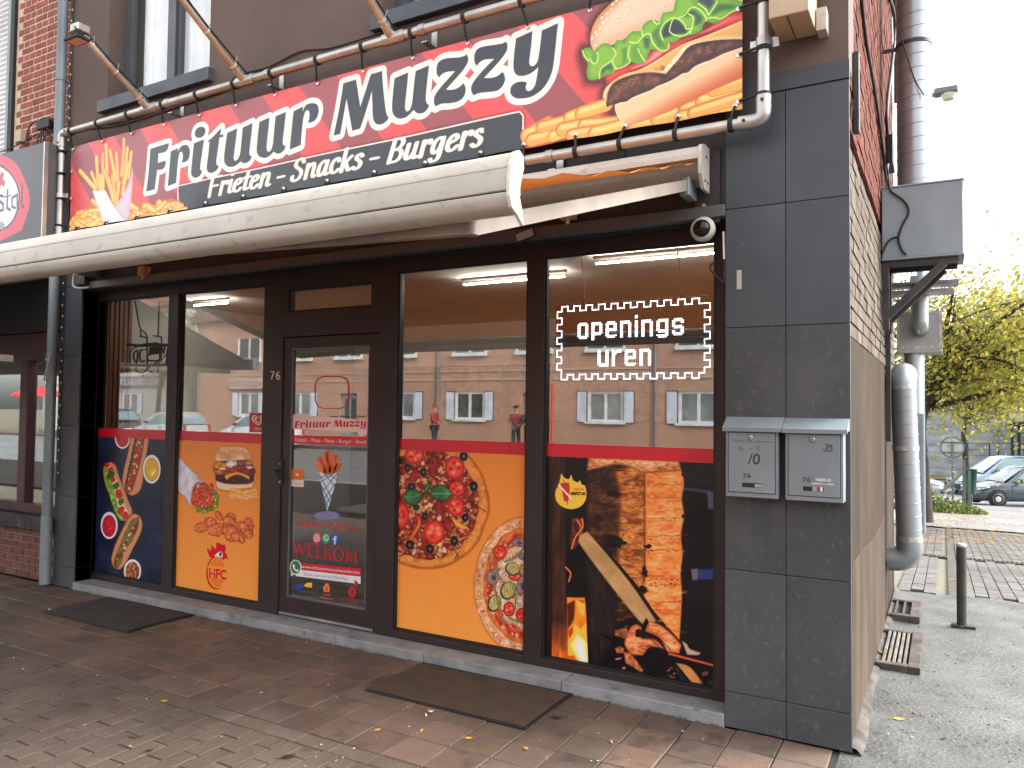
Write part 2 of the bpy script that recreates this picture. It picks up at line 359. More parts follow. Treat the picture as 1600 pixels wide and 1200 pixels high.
def cut_sheet(name, outlines, y, m, parent=None, o=(0, 0), k=1.0, smooth=True, thick=0.0008, conv=True):
    """a flat cut-out (sticker, applied letter): outlines in survey pixels, filled even-odd, with a small real thickness"""
    cu = bpy.data.curves.new(name, 'CURVE'); cu.dimensions = '2D'; cu.fill_mode = 'BOTH'; cu.extrude = thick / 2
    for q in outlines:
        q = np.asarray(q, float); q = smooth_poly(q) if smooth else q
        W = [at_y(x / k + o[0], z / k + o[1], y) for x, z in q] if conv else [Vector((x, y, z)) for x, z in q]
        sp = cu.splines.new('POLY'); sp.points.add(len(W) - 1)
        for p, w in zip(sp.points, W): p.co = (w.x, w.z, 0, 1)
        sp.use_cyclic_u = True
    ob = bpy.data.objects.new(name, cu); COL.objects.link(ob); bpy.context.view_layer.update()
    me = bpy.data.meshes.new_from_object(ob.evaluated_get(bpy.context.evaluated_depsgraph_get())); bpy.data.objects.remove(ob); bpy.data.curves.remove(cu)
    off = Vector((0, 0, 0)); q = parent
    while q is not None: off = off + Vector(q.location); q = q.parent
    for v in me.vertices: v.co = Vector((v.co.x, y - v.co.z, v.co.y)) - off
    me.materials.clear(); me.materials.append(m); return link(name, me, parent)
def applied_text(name, t, p0, p1, up, y, m, parent=None, o=(0, 0), k=1.0, up1=None, thick=0.0008):
    S, w, V, T = text_segments(t); p0, p1, up = np.array(p0, float), np.array(p1, float), np.array(up, float); u1 = up if up1 is None else np.array(up1, float)
    b = MB(); W = []
    for x, h in V:
        u = x / w; q = p0 * (1 - u) + p1 * u + h * (up * (1 - u) + u1 * u); W.append(at_y(q[0] / k + o[0], q[1] / k + o[1], y))
    b.add(W, T)
    n = len(W); cnt = {}
    b.add([(p.x, p.y + thick, p.z) for p in W], T)
    return b.build(name, m, parent)
# ------------------------------------------------------------------ printed artwork (flat print on real sheets)
def fries(cv, lst, r, o=(0, 0), k=1.0, hue=0, seed=3):
    rr = random.Random(seed)
    for a, b in lst:
        t = rr.uniform(-10, 14); R = r * rr.uniform(0.85, 1.1)
        p = cv.map([a, b], o, k); d = p[1] - p[0]; n = np.array([-d[1], d[0]]) / (np.linalg.norm(d) + 1e-6)
        cv.line(p, R, (205 + hue + t, 128 + t, 52), raw=True); cv.line(p + n * R * 0.12, R * 0.78, (238 + hue + t, 178 + t, 84), raw=True)
        cv.line(p - n * R * 0.3, R * 0.34, (250, 216 + t, 136), raw=True, soft=R * 0.5 + 0.6)

TITLE = []   # letter outlines of the shop title, in survey pixels
def _T(o, k, *outs): TITLE.append([np.array(q, float) / k + np.array(o) for q in outs])
R1, K1 = (210, 180), 8.569
_T(R1, K1, [(215,450),(470,375),(463,425),(440,475),(395,500),(325,512),(313,640),(425,607),(418,665),(390,715),(345,730),(302,730),(285,850),(265,990),(150,1020),(180,800),(200,600)])
_T(R1, K1, [(495,487),(595,443),(592,500),(612,450),(650,412),(700,402),(735,425),(752,475),(752,530),(735,590),(700,625),(645,640),(655,600),(660,560),(655,510),(640,490),(618,500),(600,560),(590,640),(562,905),(445,950),(470,740)])
_T(R1, K1, [(815,235),(830,190),(870,160),(915,157),(948,185),(952,225),(935,270),(895,300),(850,303),(820,280)], [(805,380),(937,325),(930,400),(905,600),(892,700),(895,735),(918,750),(905,790),(880,820),(835,840),(795,830),(772,790),(772,740),(790,550)])
_T(R1, K1, [(985,350),(1050,295),(1110,230),(1165,170),(1150,265),(1195,255),(1190,290),(1142,300),(1130,420),(1112,560),(1105,630),(1112,665),(1138,685),(1125,720),(1090,755),(1040,775),(1000,765),(982,725),(985,650),(1000,520),(1012,360)])
R2, K2 = (350, 140), 8.569
_T(R2, K2, [(45,580),(178,520),(165,640),(140,850),(135,920),(148,955),(175,945),(205,900),(222,830),(240,650),(253,510),(385,450),(375,560),(350,760),(342,840),(348,880),(372,892),(355,940),(315,975),(265,985),(225,960),(180,1005),(120,1035),(60,1030),(20,990),(8,920),(20,770)])
_T(R2, K2, [(480,435),(617,378),(605,500),(578,720),(575,800),(590,832),(625,820),(650,770),(665,690),(685,500),(700,362),(838,303),(828,410),(800,640),(793,710),(800,745),(830,755),(815,800),(770,845),(715,858),(668,830),(620,880),(560,912),(500,905),(455,870),(440,800),(455,640)])
_T(R2, K2, [(940,293),(1063,230),(1060,300),(1090,225),(1140,190),(1200,183),(1245,200),(1268,250),(1265,320),(1245,380),(1200,430),(1130,445),(1145,400),(1150,330),(1142,290),(1125,275),(1100,290),(1080,340),(1065,420),(1050,560),(1035,745),(885,805),(905,620)])
R3_, K3 = (505, 90), 8.569
_T(R3_, K3, [(265,345),(437,293),(450,400),(487,655),(560,440),(635,220),(785,178),(795,380),(815,600),(835,740),(865,800),(830,850),(770,885),(720,888),(680,860),(655,790),(650,650),(645,440),(560,720),(488,945),(385,978),(350,790),(305,545),(270,760),(228,1020),(142,1045),(200,740),(240,500)])
_T(R3_, K3, [(955,275),(1138,200),(1120,380),(1090,600),(1088,680),(1105,715),(1140,705),(1170,650),(1190,560),(1215,350),(1240,180),(1418,105),(1393,303),(1371,503),(1371,573),(1383,611),(1411,628),(1393,678),(1343,728),(1283,743),(1243,733),(1200,695),(1150,750),(1090,795),(1020,810),(960,790),(920,730),(912,650),(930,450)])
R4_, K4 = (650, 60), 8.569
_T(R4_, K4, [(275,430),(285,350),(330,295),(420,265),(560,255),(640,235),(672,212),(692,250),(690,310),(650,390),(580,480),(490,580),(398,685),(490,685),(570,655),(635,595),(660,660),(655,730),(620,800),(550,845),(450,865),(350,870),(290,890),(262,908),(240,870),(238,800),(270,730),(340,640),(430,540),(522,437),(420,445),(350,475),(308,522),(280,480)])
_T(R4_, K4, [(775,260),(785,190),(830,130),(920,100),(1060,80),(1150,65),(1197,40),(1218,80),(1210,150),(1170,220),(1100,310),(1010,410),(905,525),(1000,525),(1080,500),(1155,440),(1183,510),(1178,580),(1140,650),(1070,700),(960,715),(860,725),(800,745),(768,760),(740,710),(738,640),(780,560),(850,470),(940,370),(1040,270),(930,275),(860,305),(808,362),(782,320)])
R5_, K5 = (760, 20), 7.5
_T(R5_, K5, [(345,300),(537,212),(520,380),(498,540),(500,600),(525,622),(560,610),(595,560),(615,460),(635,320),(648,205),(840,120),(820,290),(790,540),(765,680),(715,800),(640,900),(530,975),(420,1000),(340,995),(290,960),(275,910),(290,855),(340,815),(400,800),(450,805),(470,820),(455,860),(462,900),(490,915),(530,895),(565,840),(585,750),(603,630),(560,670),(490,715),(410,735),(355,725),(320,680),(310,600),(322,450)])

# a slanted brush hand for the smaller lettering: strokes on a unit body (x height 60, capital 92), pen thicker across than along
HAND = {
 'F': (58, [[(16,0),(16,90)],[(14,88),(56,88)],[(16,48),(46,48)]]), 'r': (40, [[(12,0),(12,60)],[(12,38),(22,56),(34,58),(36,46)]]),
 'i': (24, [[(12,60),(12,14),(16,4),(24,6)],[(12,82),(12,84)]]), 'e': (44, [[(9,32),(26,36),(36,46),(28,58),(16,54),(9,38),(10,14),(20,3),(32,6),(40,16)]]),
 't': (32, [[(16,84),(14,16),(18,5),(29,8)],[(4,58),(30,58)]]), 'n': (52, [[(11,0),(11,60)],[(11,36),(22,56),(34,58),(38,46),(38,12),(43,3),(50,6)]]),
 '-': (34, [[(5,30),(28,30)]]), 'S': (56, [[(46,72),(36,88),(20,86),(12,70),(20,56),(36,44),(44,28),(38,8),(22,1),(9,8),(8,22)]]),
 'a': (50, [[(36,54),(24,59),(12,48),(8,26),(12,6),(22,3),(32,16),(37,40)],[(38,58),(36,14),(41,3),(48,6)]]), 'c': (42, [[(35,46),(30,58),(18,56),(9,38),(10,14),(20,3),(32,6),(38,14)]]),
 'k': (48, [[(11,0),(11,92)],[(38,57),(24,40),(12,30)],[(20,36),(32,10),(38,2),(46,6)]]), 's': (38, [[(32,48),(24,58),(13,54),(12,42),(22,33),(31,22),(28,6),(16,1),(6,10)]]),
 'B': (60, [[(14,0),(16,90)],[(14,88),(38,88),(48,72),(38,52),(18,48)],[(20,48),(42,46),(52,26),(42,4),(14,2)]]), 'u': (52, [[(11,60),(10,18),(16,4),(26,6),(36,26)],[(38,60),(37,14),(42,3),(50,6)]]),
 'g': (50, [[(36,54),(24,59),(12,48),(8,28),(12,10),(22,6),(32,18),(37,42)],[(38,58),(36,-8),(28,-24),(14,-24),(8,-14)]]), ' ': (26, []),
 'm': (76, [[(11,0),(11,60)],[(11,36),(21,56),(32,56),(35,44),(35,0)],[(35,38),(46,56),(57,56),(60,44),(60,12),(66,3),(73,6)]]),
 'd': (50, [[(36,54),(24,59),(12,48),(8,26),(12,6),(22,3),(32,16),(37,40)],[(40,92),(36,14),(41,3),(48,6)]]), 'f': (34, [[(34,84),(24,88),(18,74),(14,0),(8,-18)],[(4,56),(30,56)]]),
 'o': (48, [[(24,58),(11,48),(8,26),(14,5),(26,2),(38,16),(40,40),(32,56),(24,58)]])}
def hand(cv, t, p0, p1, up, c, pen=(9.5, 6.0), slant=0.16, o=(0, 0), k=1.0, up1=None):
    """write t along p0-p1 with body height up (92 units)"""
    W = sum(HAND[ch][0] for ch in t); x = 0; p0, p1, up = np.array(p0, float), np.array(p1, float), np.array(up, float); u1 = up if up1 is None else np.array(up1, float)
    S = []
    for ch in t:
        w, ST = HAND[ch]
        for st in ST:
            q = np.array([v[:2] for v in bez([(a, b, 0) for a, b in st], 5)]) if len(st) > 2 else np.array(st, float)
            q = q + np.array([x, 0]); S.append(np.stack([q[:-1], q[1:]], 1))
        x += w
    S = np.concatenate(S)
    # canvas grid in body units: solve the (nearly affine) lettering frame per pixel
    ends = cv.map([p0, p1, p0 + up, p1 + u1], o, k); b0, b1, t0, t1 = ends
    lo = ends.min(0) - 8; hi = ends.max(0) + 8; lo[1] -= 4; hi[1] += abs(t0[1] - b0[1]) * 0.4
    x0, y0 = max(0, int(lo[0])), max(0, int(lo[1])); x1, y1 = min(cv.W, int(hi[0])), min(cv.H, int(hi[1]))
    X, Y = np.meshgrid(np.arange(x0, x1) + 0.5, np.arange(y0, y1) + 0.5)
    u = (X - b0[0]) / (b1[0] - b0[0])
    for _ in range(3):
        base = b0[1] + (b1[1] - b0[1]) * u; h = (t0[1] - b0[1]) * (1 - u) + (t1[1] - b1[1]) * u; v = (Y - base) / h * 92.0
        u = (X - b0[0]) / (b1[0] - b0[0])
    U = u * W - slant * v; d2 = np.full(X.shape, 1e9)
    kx, ky = pen[0], pen[1]
    for (ax, ay), (bx, by) in S:
        if max(ax, bx) < U.min() - 30 or min(ax, bx) > U.max() + 30: continue
        AXx, AYy, EX, EY = (U - ax) / kx, (v - ay) / ky, (bx - ax) / kx, (by - ay) / ky; tt = np.clip((AXx * EX + AYy * EY) / (EX * EX + EY * EY + 1e-9), 0, 1)
        d2 = np.minimum(d2, (AXx - tt * EX) ** 2 + (AYy - tt * EY) ** 2)
    d = (np.sqrt(d2) - 1) * ky * abs(h) / 92.0
    cv.blend((slice(y0, y1), slice(x0, x1)), np.clip(0.5 - d / 0.9, 0, 1), np.array(c) / 255.0)

def art_banner():
    cv = Canvas(-6.70, -0.876, 3.138, 3.884, -0.1, 420, (220, 62, 66), 5)
    X, Y = np.meshgrid(np.arange(cv.W), np.arange(cv.H)); wx = cv.x0 + X / cv.ppm; wz = cv.z1 - Y / cv.ppm
    ph = ((wx + 5.738) - 0.80 * (3.88 - wz)) / 0.3555; s_ = (ph % 2.0); e = 0.012
    a = np.clip((s_ - 1) / e + 0.5, 0, 1) * np.clip((2 - s_) / e + 0.5, 0, 1)
    red = np.array((230, 86, 89)) / 255; dk = np.array((156, 84, 92)) / 255
    cv.a[:] = red; cv.a += (dk - red) * a[..., None]
    cv.a *= (1 + 0.10 * (cv.fbm(260, 2) - 0.5))[..., None]
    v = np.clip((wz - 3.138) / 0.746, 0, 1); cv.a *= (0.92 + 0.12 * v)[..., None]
    # black board with white keyline
    kb = [(277, 288), (560, 228), (806, 174), (817, 173), (818, 182), (819, 236), (600, 290), (277, 345)]
    q = cv.map([(277, 290), (812, 172.5), (818.5, 180), (818.5, 240), (277, 350)]);
    cv.shape([q], (238, 228, 218), raw=True, glow=((70, 30, 34), 10, 0.5)); q2 = cv.map([(279, 291.5), (811, 175.5), (816, 181), (816, 242), (279, 352)]); cv.shape([q2], (52, 62, 70), raw=True)
    # fries heaps
    def heap(x0, x1, ytop, ybot, n, seed):
        r = random.Random(seed); L = []
        for i in range(n):
            t = r.random(); x = x0 + (x1 - x0) * r.random(); y = ytop(x) + (ybot(x) - ytop(x)) * (0.12 + 0.88 * t); l = r.uniform(26, 46); an = math.radians(r.choice([-20, -12, -28, -8, 18, 40, -45]))
            L.append((y, ((x - l / 2 * math.cos(an), y - l / 2 * math.sin(an)), (x + l / 2 * math.cos(an), y + l / 2 * math.sin(an)))))
        L.sort(key=lambda v: v[0]); return [v[1] for v in L]
    cv.shape([(105, 345), (125, 335), (140, 318), (160, 312), (170, 330), (168, 365), (104, 372)], (190, 112, 60)); fries(cv, heap(110, 166, lambda x: 340 - (x - 110) * 0.5, lambda x: 365 - (x - 110) * 0.15, 20, 2), 12.5, seed=4, hue=6)
    cv.shape([(200, 325), (215, 316), (235, 322), (250, 315), (268, 310), (277, 315), (277, 338), (200, 352)], (190, 112, 60)); fries(cv, heap(204, 272, lambda x: 325 - (x - 204) * 0.12, lambda x: 348 - (x - 204) * 0.2, 20, 3), 12.5, seed=5, hue=6)
    # paper cone of fries
    o, k = (100, 210), 7.5
    L = [((185,425),(370,640)),((320,445),(390,620)),((700,60),(665,470)),((735,160),(690,560)),((780,210),(745,500)),((605,220),(625,600)),((485,120),(500,520)),((375,260),(400,610)),((445,230),(460,620)),((530,190),(600,540)),((740,340),(680,690)),((410,480),(425,660)),((470,420),(595,810)),((640,560),(615,800)),((560,480),(605,800)),((520,520),(575,770)),((440,480),(455,660))]
    fries(cv, L, 9.0, o, k, seed=6, hue=8)
    cv.shape([(330,660),(400,672),(480,650),(530,740),(575,830),(592,852),(620,815),(680,720),(750,560),(800,370),(795,600),(775,850),(760,970),(730,1030),(480,1075),(440,960),(380,800)], (226, 226, 238), (208, 206, 220), 10, o, k)
    cv.shape([(590,858),(640,800),(720,650),(800,380),(790,700),(765,950),(735,1030),(650,930)], (206, 198, 212), (188, 176, 192), 14, o, k)
    cv.shape([(330,660),(480,650),(560,800),(640,910),(725,1035),(480,1078),(430,940)], (228, 229, 240), (214, 213, 226), 8, o, k)
    # burger
    o, k = (900, 0), 5.4556
    B = lambda pts, c, c2=None, w=0, **kw: cv.shape(pts, c, c2, w, o, k, **kw)
    halo = [(40,480),(60,400),(120,390),(140,230),(210,120),(340,-20),(600,-220),(1430,-380),(1430,660),(900,900),(460,1075),(370,1030),(250,900),(225,830),(250,700),(95,690)]
    B(halo, (120, 40, 44), glow=((60, 12, 16), 26, 0.85), alpha=0.6)
    fr = [((-420,1150),(-240,1050)),((-380,1190),(-100,1120)),((-300,1080),(-60,1020)),((-200,1160),(120,1060)),((-60,1000),(150,920)),((40,960),(260,890)),((-120,1100),(180,1040)),((60,1060),(330,1040)),((-40,1150),(200,1110)),((160,1130),(430,1060)),((500,1070),(900,1000)),((700,1010),(1000,920)),((930,930),(1200,850)),((1080,860),(1440,770)),((1180,760),(1440,690)),((900,1000),(1300,915)),((1260,910),(1440,860)),((1000,960),(1440,820))]
    fries(cv, fr, 17, o, k, seed=8, hue=0)
    B([(150,440),(122,350),(145,230),(200,130),(300,20),(450,-130),(720,-260),(1050,-300),(1300,-250),(1440,-160),(1440,40),(1000,80),(560,270),(220,430)], (240, 214, 186), (205, 142, 84), 34, grad=((222, 190, 165), cv.map([(600, -100)], o, k)[0], cv.map([(700, 260)], o, k)[0]))
    r = random.Random(4); seeds = [(222,155),(230,190),(265,115),(300,80),(310,35),(375,30),(360,145),(365,180),(455,85),(450,40),(210,245),(170,280),(185,300),(140,330),(240,200),(265,170),(345,5),(645,25),(750,50),(815,10),(165,390)] + [(r.uniform(420, 1000), r.uniform(-190, -10)) for _ in range(26)]
    for x, y in seeds:
        an = r.uniform(-70, -30); B(ellipse(x + 3, y + 4, 17, 11, an), (196, 140, 92), alpha=0.7); B(ellipse(x, y, 17, 10, an), (248, 234, 222), (226, 200, 178), 2)
    # tomato
    B([(245,650),(330,600),(460,560),(600,500),(660,430),(800,380),(900,340),(1000,310),(1080,280),(1180,200),(1300,120),(1440,100),(1440,180),(1250,240),(1000,330),(850,420),(650,530),(400,640),(265,715)], (222, 92, 86), (190, 44, 46), 14)
    B([(470,580),(600,520),(680,440),(760,440),(700,500),(600,560),(480,600)], (236, 170, 166), (222, 92, 86), 9); B([(1010,300),(1100,260),(1200,210),(1330,140),(1300,180),(1150,260)], (236, 170, 166), (222, 92, 86), 9)
    # lettuce
    B([(50,460),(70,415),(120,408),(160,440),(190,400),(240,370),(290,380),(320,410),(350,345),(420,350),(440,310),(490,270),(540,270),(560,250),(590,200),(650,170),(715,190),(740,110),(830,95),(850,0),(900,-60),(1000,-60),(1030,20),(1110,70),(1160,60),(1200,0),(1260,-40),(1440,20),(1440,80),(1330,110),(1260,160),(1180,200),(1110,180),(1085,220),(1080,260),(1000,300),(920,320),(840,365),(790,370),(795,420),(750,445),(690,430),(640,430),(600,520),(580,550),(520,545),(465,530),(430,570),(350,590),(325,625),(260,640),(200,670),(130,685),(95,660),(90,600),(100,540),(70,500)], (128, 186, 56), (96, 160, 44), 14)
    dk = [([(195,610),(220,570),(310,520),(325,560),(320,630),(265,610),(240,645),(210,660)], (50,112,60)), ([(385,420),(440,395),(450,470),(430,530),(380,575),(395,500)], (72,142,60)), ([(120,500),(150,450),(190,455),(185,510),(155,545)], (96,160,60)),
          ([(560,330),(610,300),(650,330),(640,400),(620,440),(580,420)], (60,100,70)), ([(600,330),(640,290),(700,220),(760,190),(720,290),(760,370),(790,380),(770,420),(700,420),(650,330)], (74,126,60)), ([(470,400),(520,370),(560,420),(590,520),(520,540),(470,500)], (100,158,58)),
          ([(720,280),(760,200),(820,160),(890,160),(940,220),(980,250),(940,300),(860,310),(800,330),(740,350)], (42,62,68)), ([(880,160),(960,80),(1020,70),(1100,140),(1080,210),(1000,240),(1000,150)], (62,96,78)), ([(1010,20),(1100,70),(1130,120),(1200,10),(1180,-30),(1060,-40)], (55,75,80)), ([(1130,120),(1210,20),(1300,20),(1400,40),(1340,90),(1240,110),(1170,150)], (60,112,68)), ([(800,330),(870,310),(960,280),(900,320),(830,365)], (96,170,60))]
    for q, c in dk: B(q, c, (104, 170, 52), 9)
    for q in ([(120,500),(135,530),(155,545),(180,530),(190,480),(180,450)], [(200,670),(205,610),(230,570),(310,520)], [(310,410),(345,460),(320,500),(315,540),(350,590)], [(330,590),(400,575),(465,530),(445,480),(460,400)], [(460,360),(520,370),(560,330),(600,295),(640,300),(650,350),(700,420),(750,440),(790,420),(795,375)], [(530,420),(560,480),(590,525)], [(660,175),(690,210),(715,195)], [(800,165),(745,215),(722,280),(745,345)], [(810,160),(870,160),(930,215),(940,250),(985,250),(940,300),(870,310),(800,270),(825,170)], [(880,155),(930,130),(985,65),(1050,80),(1105,145),(1110,180)], [(960,120),(1000,150),(995,220),(975,290)], [(1040,30),(1110,85),(1130,125),(1165,80),(1205,10)], [(1115,160),(1180,150),(1240,160),(1330,100),(1410,80)], [(560,255),(575,310)], [(55,430),(75,480),(110,520)]):
        P = bez([(a, b, 0) for a, b in q], 4); cv.line([(p[0], p[1]) for p in P], 1.5, (202, 236, 130), o, k)
    # cheese, meat, lower bun
    B([(225,830),(240,770),(290,710),(400,640),(560,590),(720,500),(830,430),(940,370),(1100,310),(1440,165),(1440,330),(1200,335),(1000,380),(960,400),(770,635),(640,620),(480,640),(330,700),(270,790),(262,865)], (226, 176, 96), (238, 206, 142), 9)
    ft = cv.fbm(16, 4)
    B([(278,810),(330,720),(450,655),(620,628),(770,640),(830,560),(960,410),(1200,350),(1440,328),(1440,395),(1250,450),(1080,530),(960,600),(800,690),(700,740),(550,800),(420,870),(330,885),(262,910),(255,870)], (104, 62, 48), (58, 40, 38), 16, tex=ft, amp=0.55)
    r = random.Random(9)
    for _ in range(60):
        t = r.random(); x = 330 + 900 * t; yc = 770 - (x - 330) * 0.43 if x < 760 else 600 - (x - 760) * 0.45; B(ellipse(x, yc + r.uniform(-36, 22), r.uniform(10, 26), r.uniform(4, 9), r.uniform(-50, 10), wob=0.25, seed=int(x)), (150, 86, 62) if r.random() < 0.6 else (74, 44, 38), alpha=0.8)
    B([(225,830),(240,770),(290,710),(400,640),(500,612),(640,608),(760,600),(770,635),(640,620),(480,640),(330,700),(270,790),(262,865)], (240, 226, 180), (214, 168, 96), 5); B([(770,635),(752,596),(850,480),(945,385),(1100,345),(1440,318),(1440,336),(1200,345),(985,392),(880,510)], (240, 230, 196), (220, 190, 130), 4)
    B([(330,890),(380,872),(430,865),(480,832),(560,800),(640,770),(700,735),(780,705),(850,670),(910,632),(960,620),(1010,575),(1080,540),(1160,512),(1250,465),(1340,432),(1440,395),(1440,660),(1200,760),(950,880),(700,990),(480,1070),(430,1080),(370,1020),(335,950)], (238, 206, 160), (240, 226, 200), 7, grad=((206, 104, 62), cv.map([(850, 760)], o, k)[0], cv.map([(900, 900)], o, k)[0]))
    # title
    full = [np.stack([q, np.roll(q, -1, 0)], 1) for L_ in TITLE for q in [cv.map(smooth_poly(p)) for p in L_]]
    for s_ in full: cv.fill(s_, (222, 64, 66), grow=-99, glow=((40, 12, 14), 34, 0.55))
    for s_ in full: cv.fill(s_, (240, 240, 234), grow=0.0395 * cv.ppm)
    for s_ in full: cv.fill(s_, (52, 63, 72), tex=ft, amp=0.03)
    hand(cv, 'Frieten - Snacks - Burgers', (322, 309), (752, 227), (0, -30), (240, 238, 230), up1=(0, -40), pen=(8.6, 5.4), slant=.22)
    # folds and rub of the vinyl
    return cv

def hotdog(cv, o, k, bun, fill, fc):
    cv.shape(bun, (214, 150, 104), (176, 96, 54), 9, o, k, glow=((8, 8, 16), 9, 0.7)); cv.shape(fill, fc, tuple(int(v * 0.6) for v in fc), 5, o, k)
def bowl(cv, o, k, x, y, rx, ry, c, c2, tex=None, amp=0):
    cv.shape(ellipse(x, y, rx, ry), (236, 236, 240), (196, 198, 208), 4, o, k, glow=((8, 8, 16), 8, 0.6)); cv.shape(ellipse(x, y + 4, rx * 0.8, ry * 0.8), c, c2, 8, o, k, tex=tex, amp=amp)

GX = 0.185       # glass plane of the shopfront
PY = 0.1835      # prints stuck on its street side
PB0, PT0 = 0.184, 1.402
def poster(x0, x1, bgc, seed): return Canvas(x0, x1, 0.10, 1.42, PY, 560, bgc, seed)
def art_hotdogs(x0, x1):
    cv = poster(x0, x1, (30, 38, 64), 11); n = cv.fbm(90, 5); n2 = cv.fbm(14, 3); cv.a *= (0.55 + 0.9 * n)[..., None]; cv.a += (np.clip(n2 - 0.58, 0, 1) * 0.5)[..., None] * np.array((.5, .6, .9))
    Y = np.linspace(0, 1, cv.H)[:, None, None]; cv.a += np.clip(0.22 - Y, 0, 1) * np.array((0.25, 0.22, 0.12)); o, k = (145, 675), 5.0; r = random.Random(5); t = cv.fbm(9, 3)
    bowl(cv, o, k, 232, 40, 62, 92, (196, 50, 60), (150, 30, 40), t, .3)
    hotdog(cv, o, k, [(300,20),(442,20),(425,150),(402,260),(388,400),(360,470),(310,500),(255,470),(230,400),(240,300),(270,180)], [(330,20),(408,20),(385,180),(350,320),(310,450),(270,480),(250,430),(275,320),(310,180)], (150, 62, 48))
    for i in range(46):
        u = r.random(); x = 370 - 90 * u + r.uniform(-24, 24); y = 40 + 420 * u; c = r.choice([(206,62,52),(206,62,52),(238,182,86),(190,60,50),(236,214,180)]); cv.shape(ellipse(x, y, r.uniform(8, 17), r.uniform(8, 20), r.uniform(0, 180), wob=.2, seed=i), c, tuple(int(v * .6) for v in c), 4, o, k)
    for i in range(7): cv.shape(ellipse(335 - 12 * i, 60 + 55 * i, 10, 34, 15), (52, 66, 50), (30, 40, 34), 3, o, k)
    bowl(cv, o, k, 460, 290, 70, 113, (222, 178, 50), (180, 132, 28)); cv.shape(ellipse(465, 310, 30, 45, 30), (236, 196, 76), (222, 178, 50), 8, o, k); cv.shape(ellipse(472, 322, 9, 26, 30), (250, 236, 170), None, 0, o, k)
    hotdog(cv, o, k, [(80,300),(95,255),(140,232),(180,260),(200,330),(240,430),(280,540),(308,610),(300,660),(260,700),(210,690),(175,630),(130,500),(95,400)], [(100,275),(150,260),(200,400),(250,560),(290,640),(250,690),(200,670),(150,520),(110,400)], (234, 206, 174))
    cv.shape([(88,290),(112,278),(160,420),(190,560),(230,640),(255,690),(210,690),(170,620),(130,500),(105,400)], (132, 178, 66), (84, 126, 40), 6, o, k, tex=t, amp=.5)
    for x, y, q in ((110,258,17),(140,297,20),(160,370,17),(205,490,26),(198,470,20),(215,615,24),(255,650,25),(232,600,16)): cv.shape(ellipse(x, y, q, q * 1.2, wob=.12, seed=x), (214, 44, 40), (150, 24, 26), 4, o, k)
    for x, y in ((130,340),(183,420),(220,545),(150,330)): cv.shape(ellipse(x, y, 21, 27, 20, wob=.15, seed=x), (54, 110, 48), (24, 66, 30), 5, o, k)
    bowl(cv, o, k, 128, 730, 67, 107, (206, 36, 58), (160, 18, 40)); cv.line([(110,700),(130,730),(150,750),(120,760)], 1.6, (240, 120, 130), o, k)
    hotdog(cv, o, k, [(150,960),(175,880),(230,760),(280,670),(320,635),(365,655),(388,720),(370,800),(310,920),(255,1030),(210,1078),(165,1060),(145,1010)], [(170,990),(240,820),(310,690),(362,690),(345,770),(280,880),(225,990),(195,1070),(165,1050)], (120, 66, 44))
    for i in range(30): u = r.random(); c = r.choice([(232,214,196),(178,60,50),(206,150,110)]); cv.shape(ellipse(330 - 140 * u + r.uniform(-22, 22), 700 + 330 * u, r.uniform(6, 13), r.uniform(6, 13), 0, wob=.2, seed=i), c, None, 0, o, k)
    for x, y, a in ((300,720,60),(270,780,55),(245,840,60),(215,920,55),(295,840,60),(205,1020,60),(330,700,50)): cv.shape(ellipse(x, y, 46, 17, -a, wob=.06, seed=x), (128, 122, 58), (74, 72, 34), 5, o, k)
    bowl(cv, o, k, 310, 1085, 68, 92, (178, 100, 62), (120, 60, 40))
    for i in range(90): an, q = r.uniform(0, 6.28), r.random() ** .5; cv.shape(ellipse(310 + 50 * q * math.cos(an), 1088 + 68 * q * math.sin(an), 6, 8), r.choice([(206,130,80),(120,62,42),(226,160,104),(90,44,34)]), None, 0, o, k)
    return cv
def orange_ground(cv):
    Y = np.linspace(0, 1, cv.H)[:, None, None]; cv.a[:] = np.array((226, 136, 54)) / 255 * (1 - Y) + np.array((252, 160, 74)) / 255 * Y; cv.a *= (1 + .03 * (cv.fbm(200, 2) - .5))[..., None]
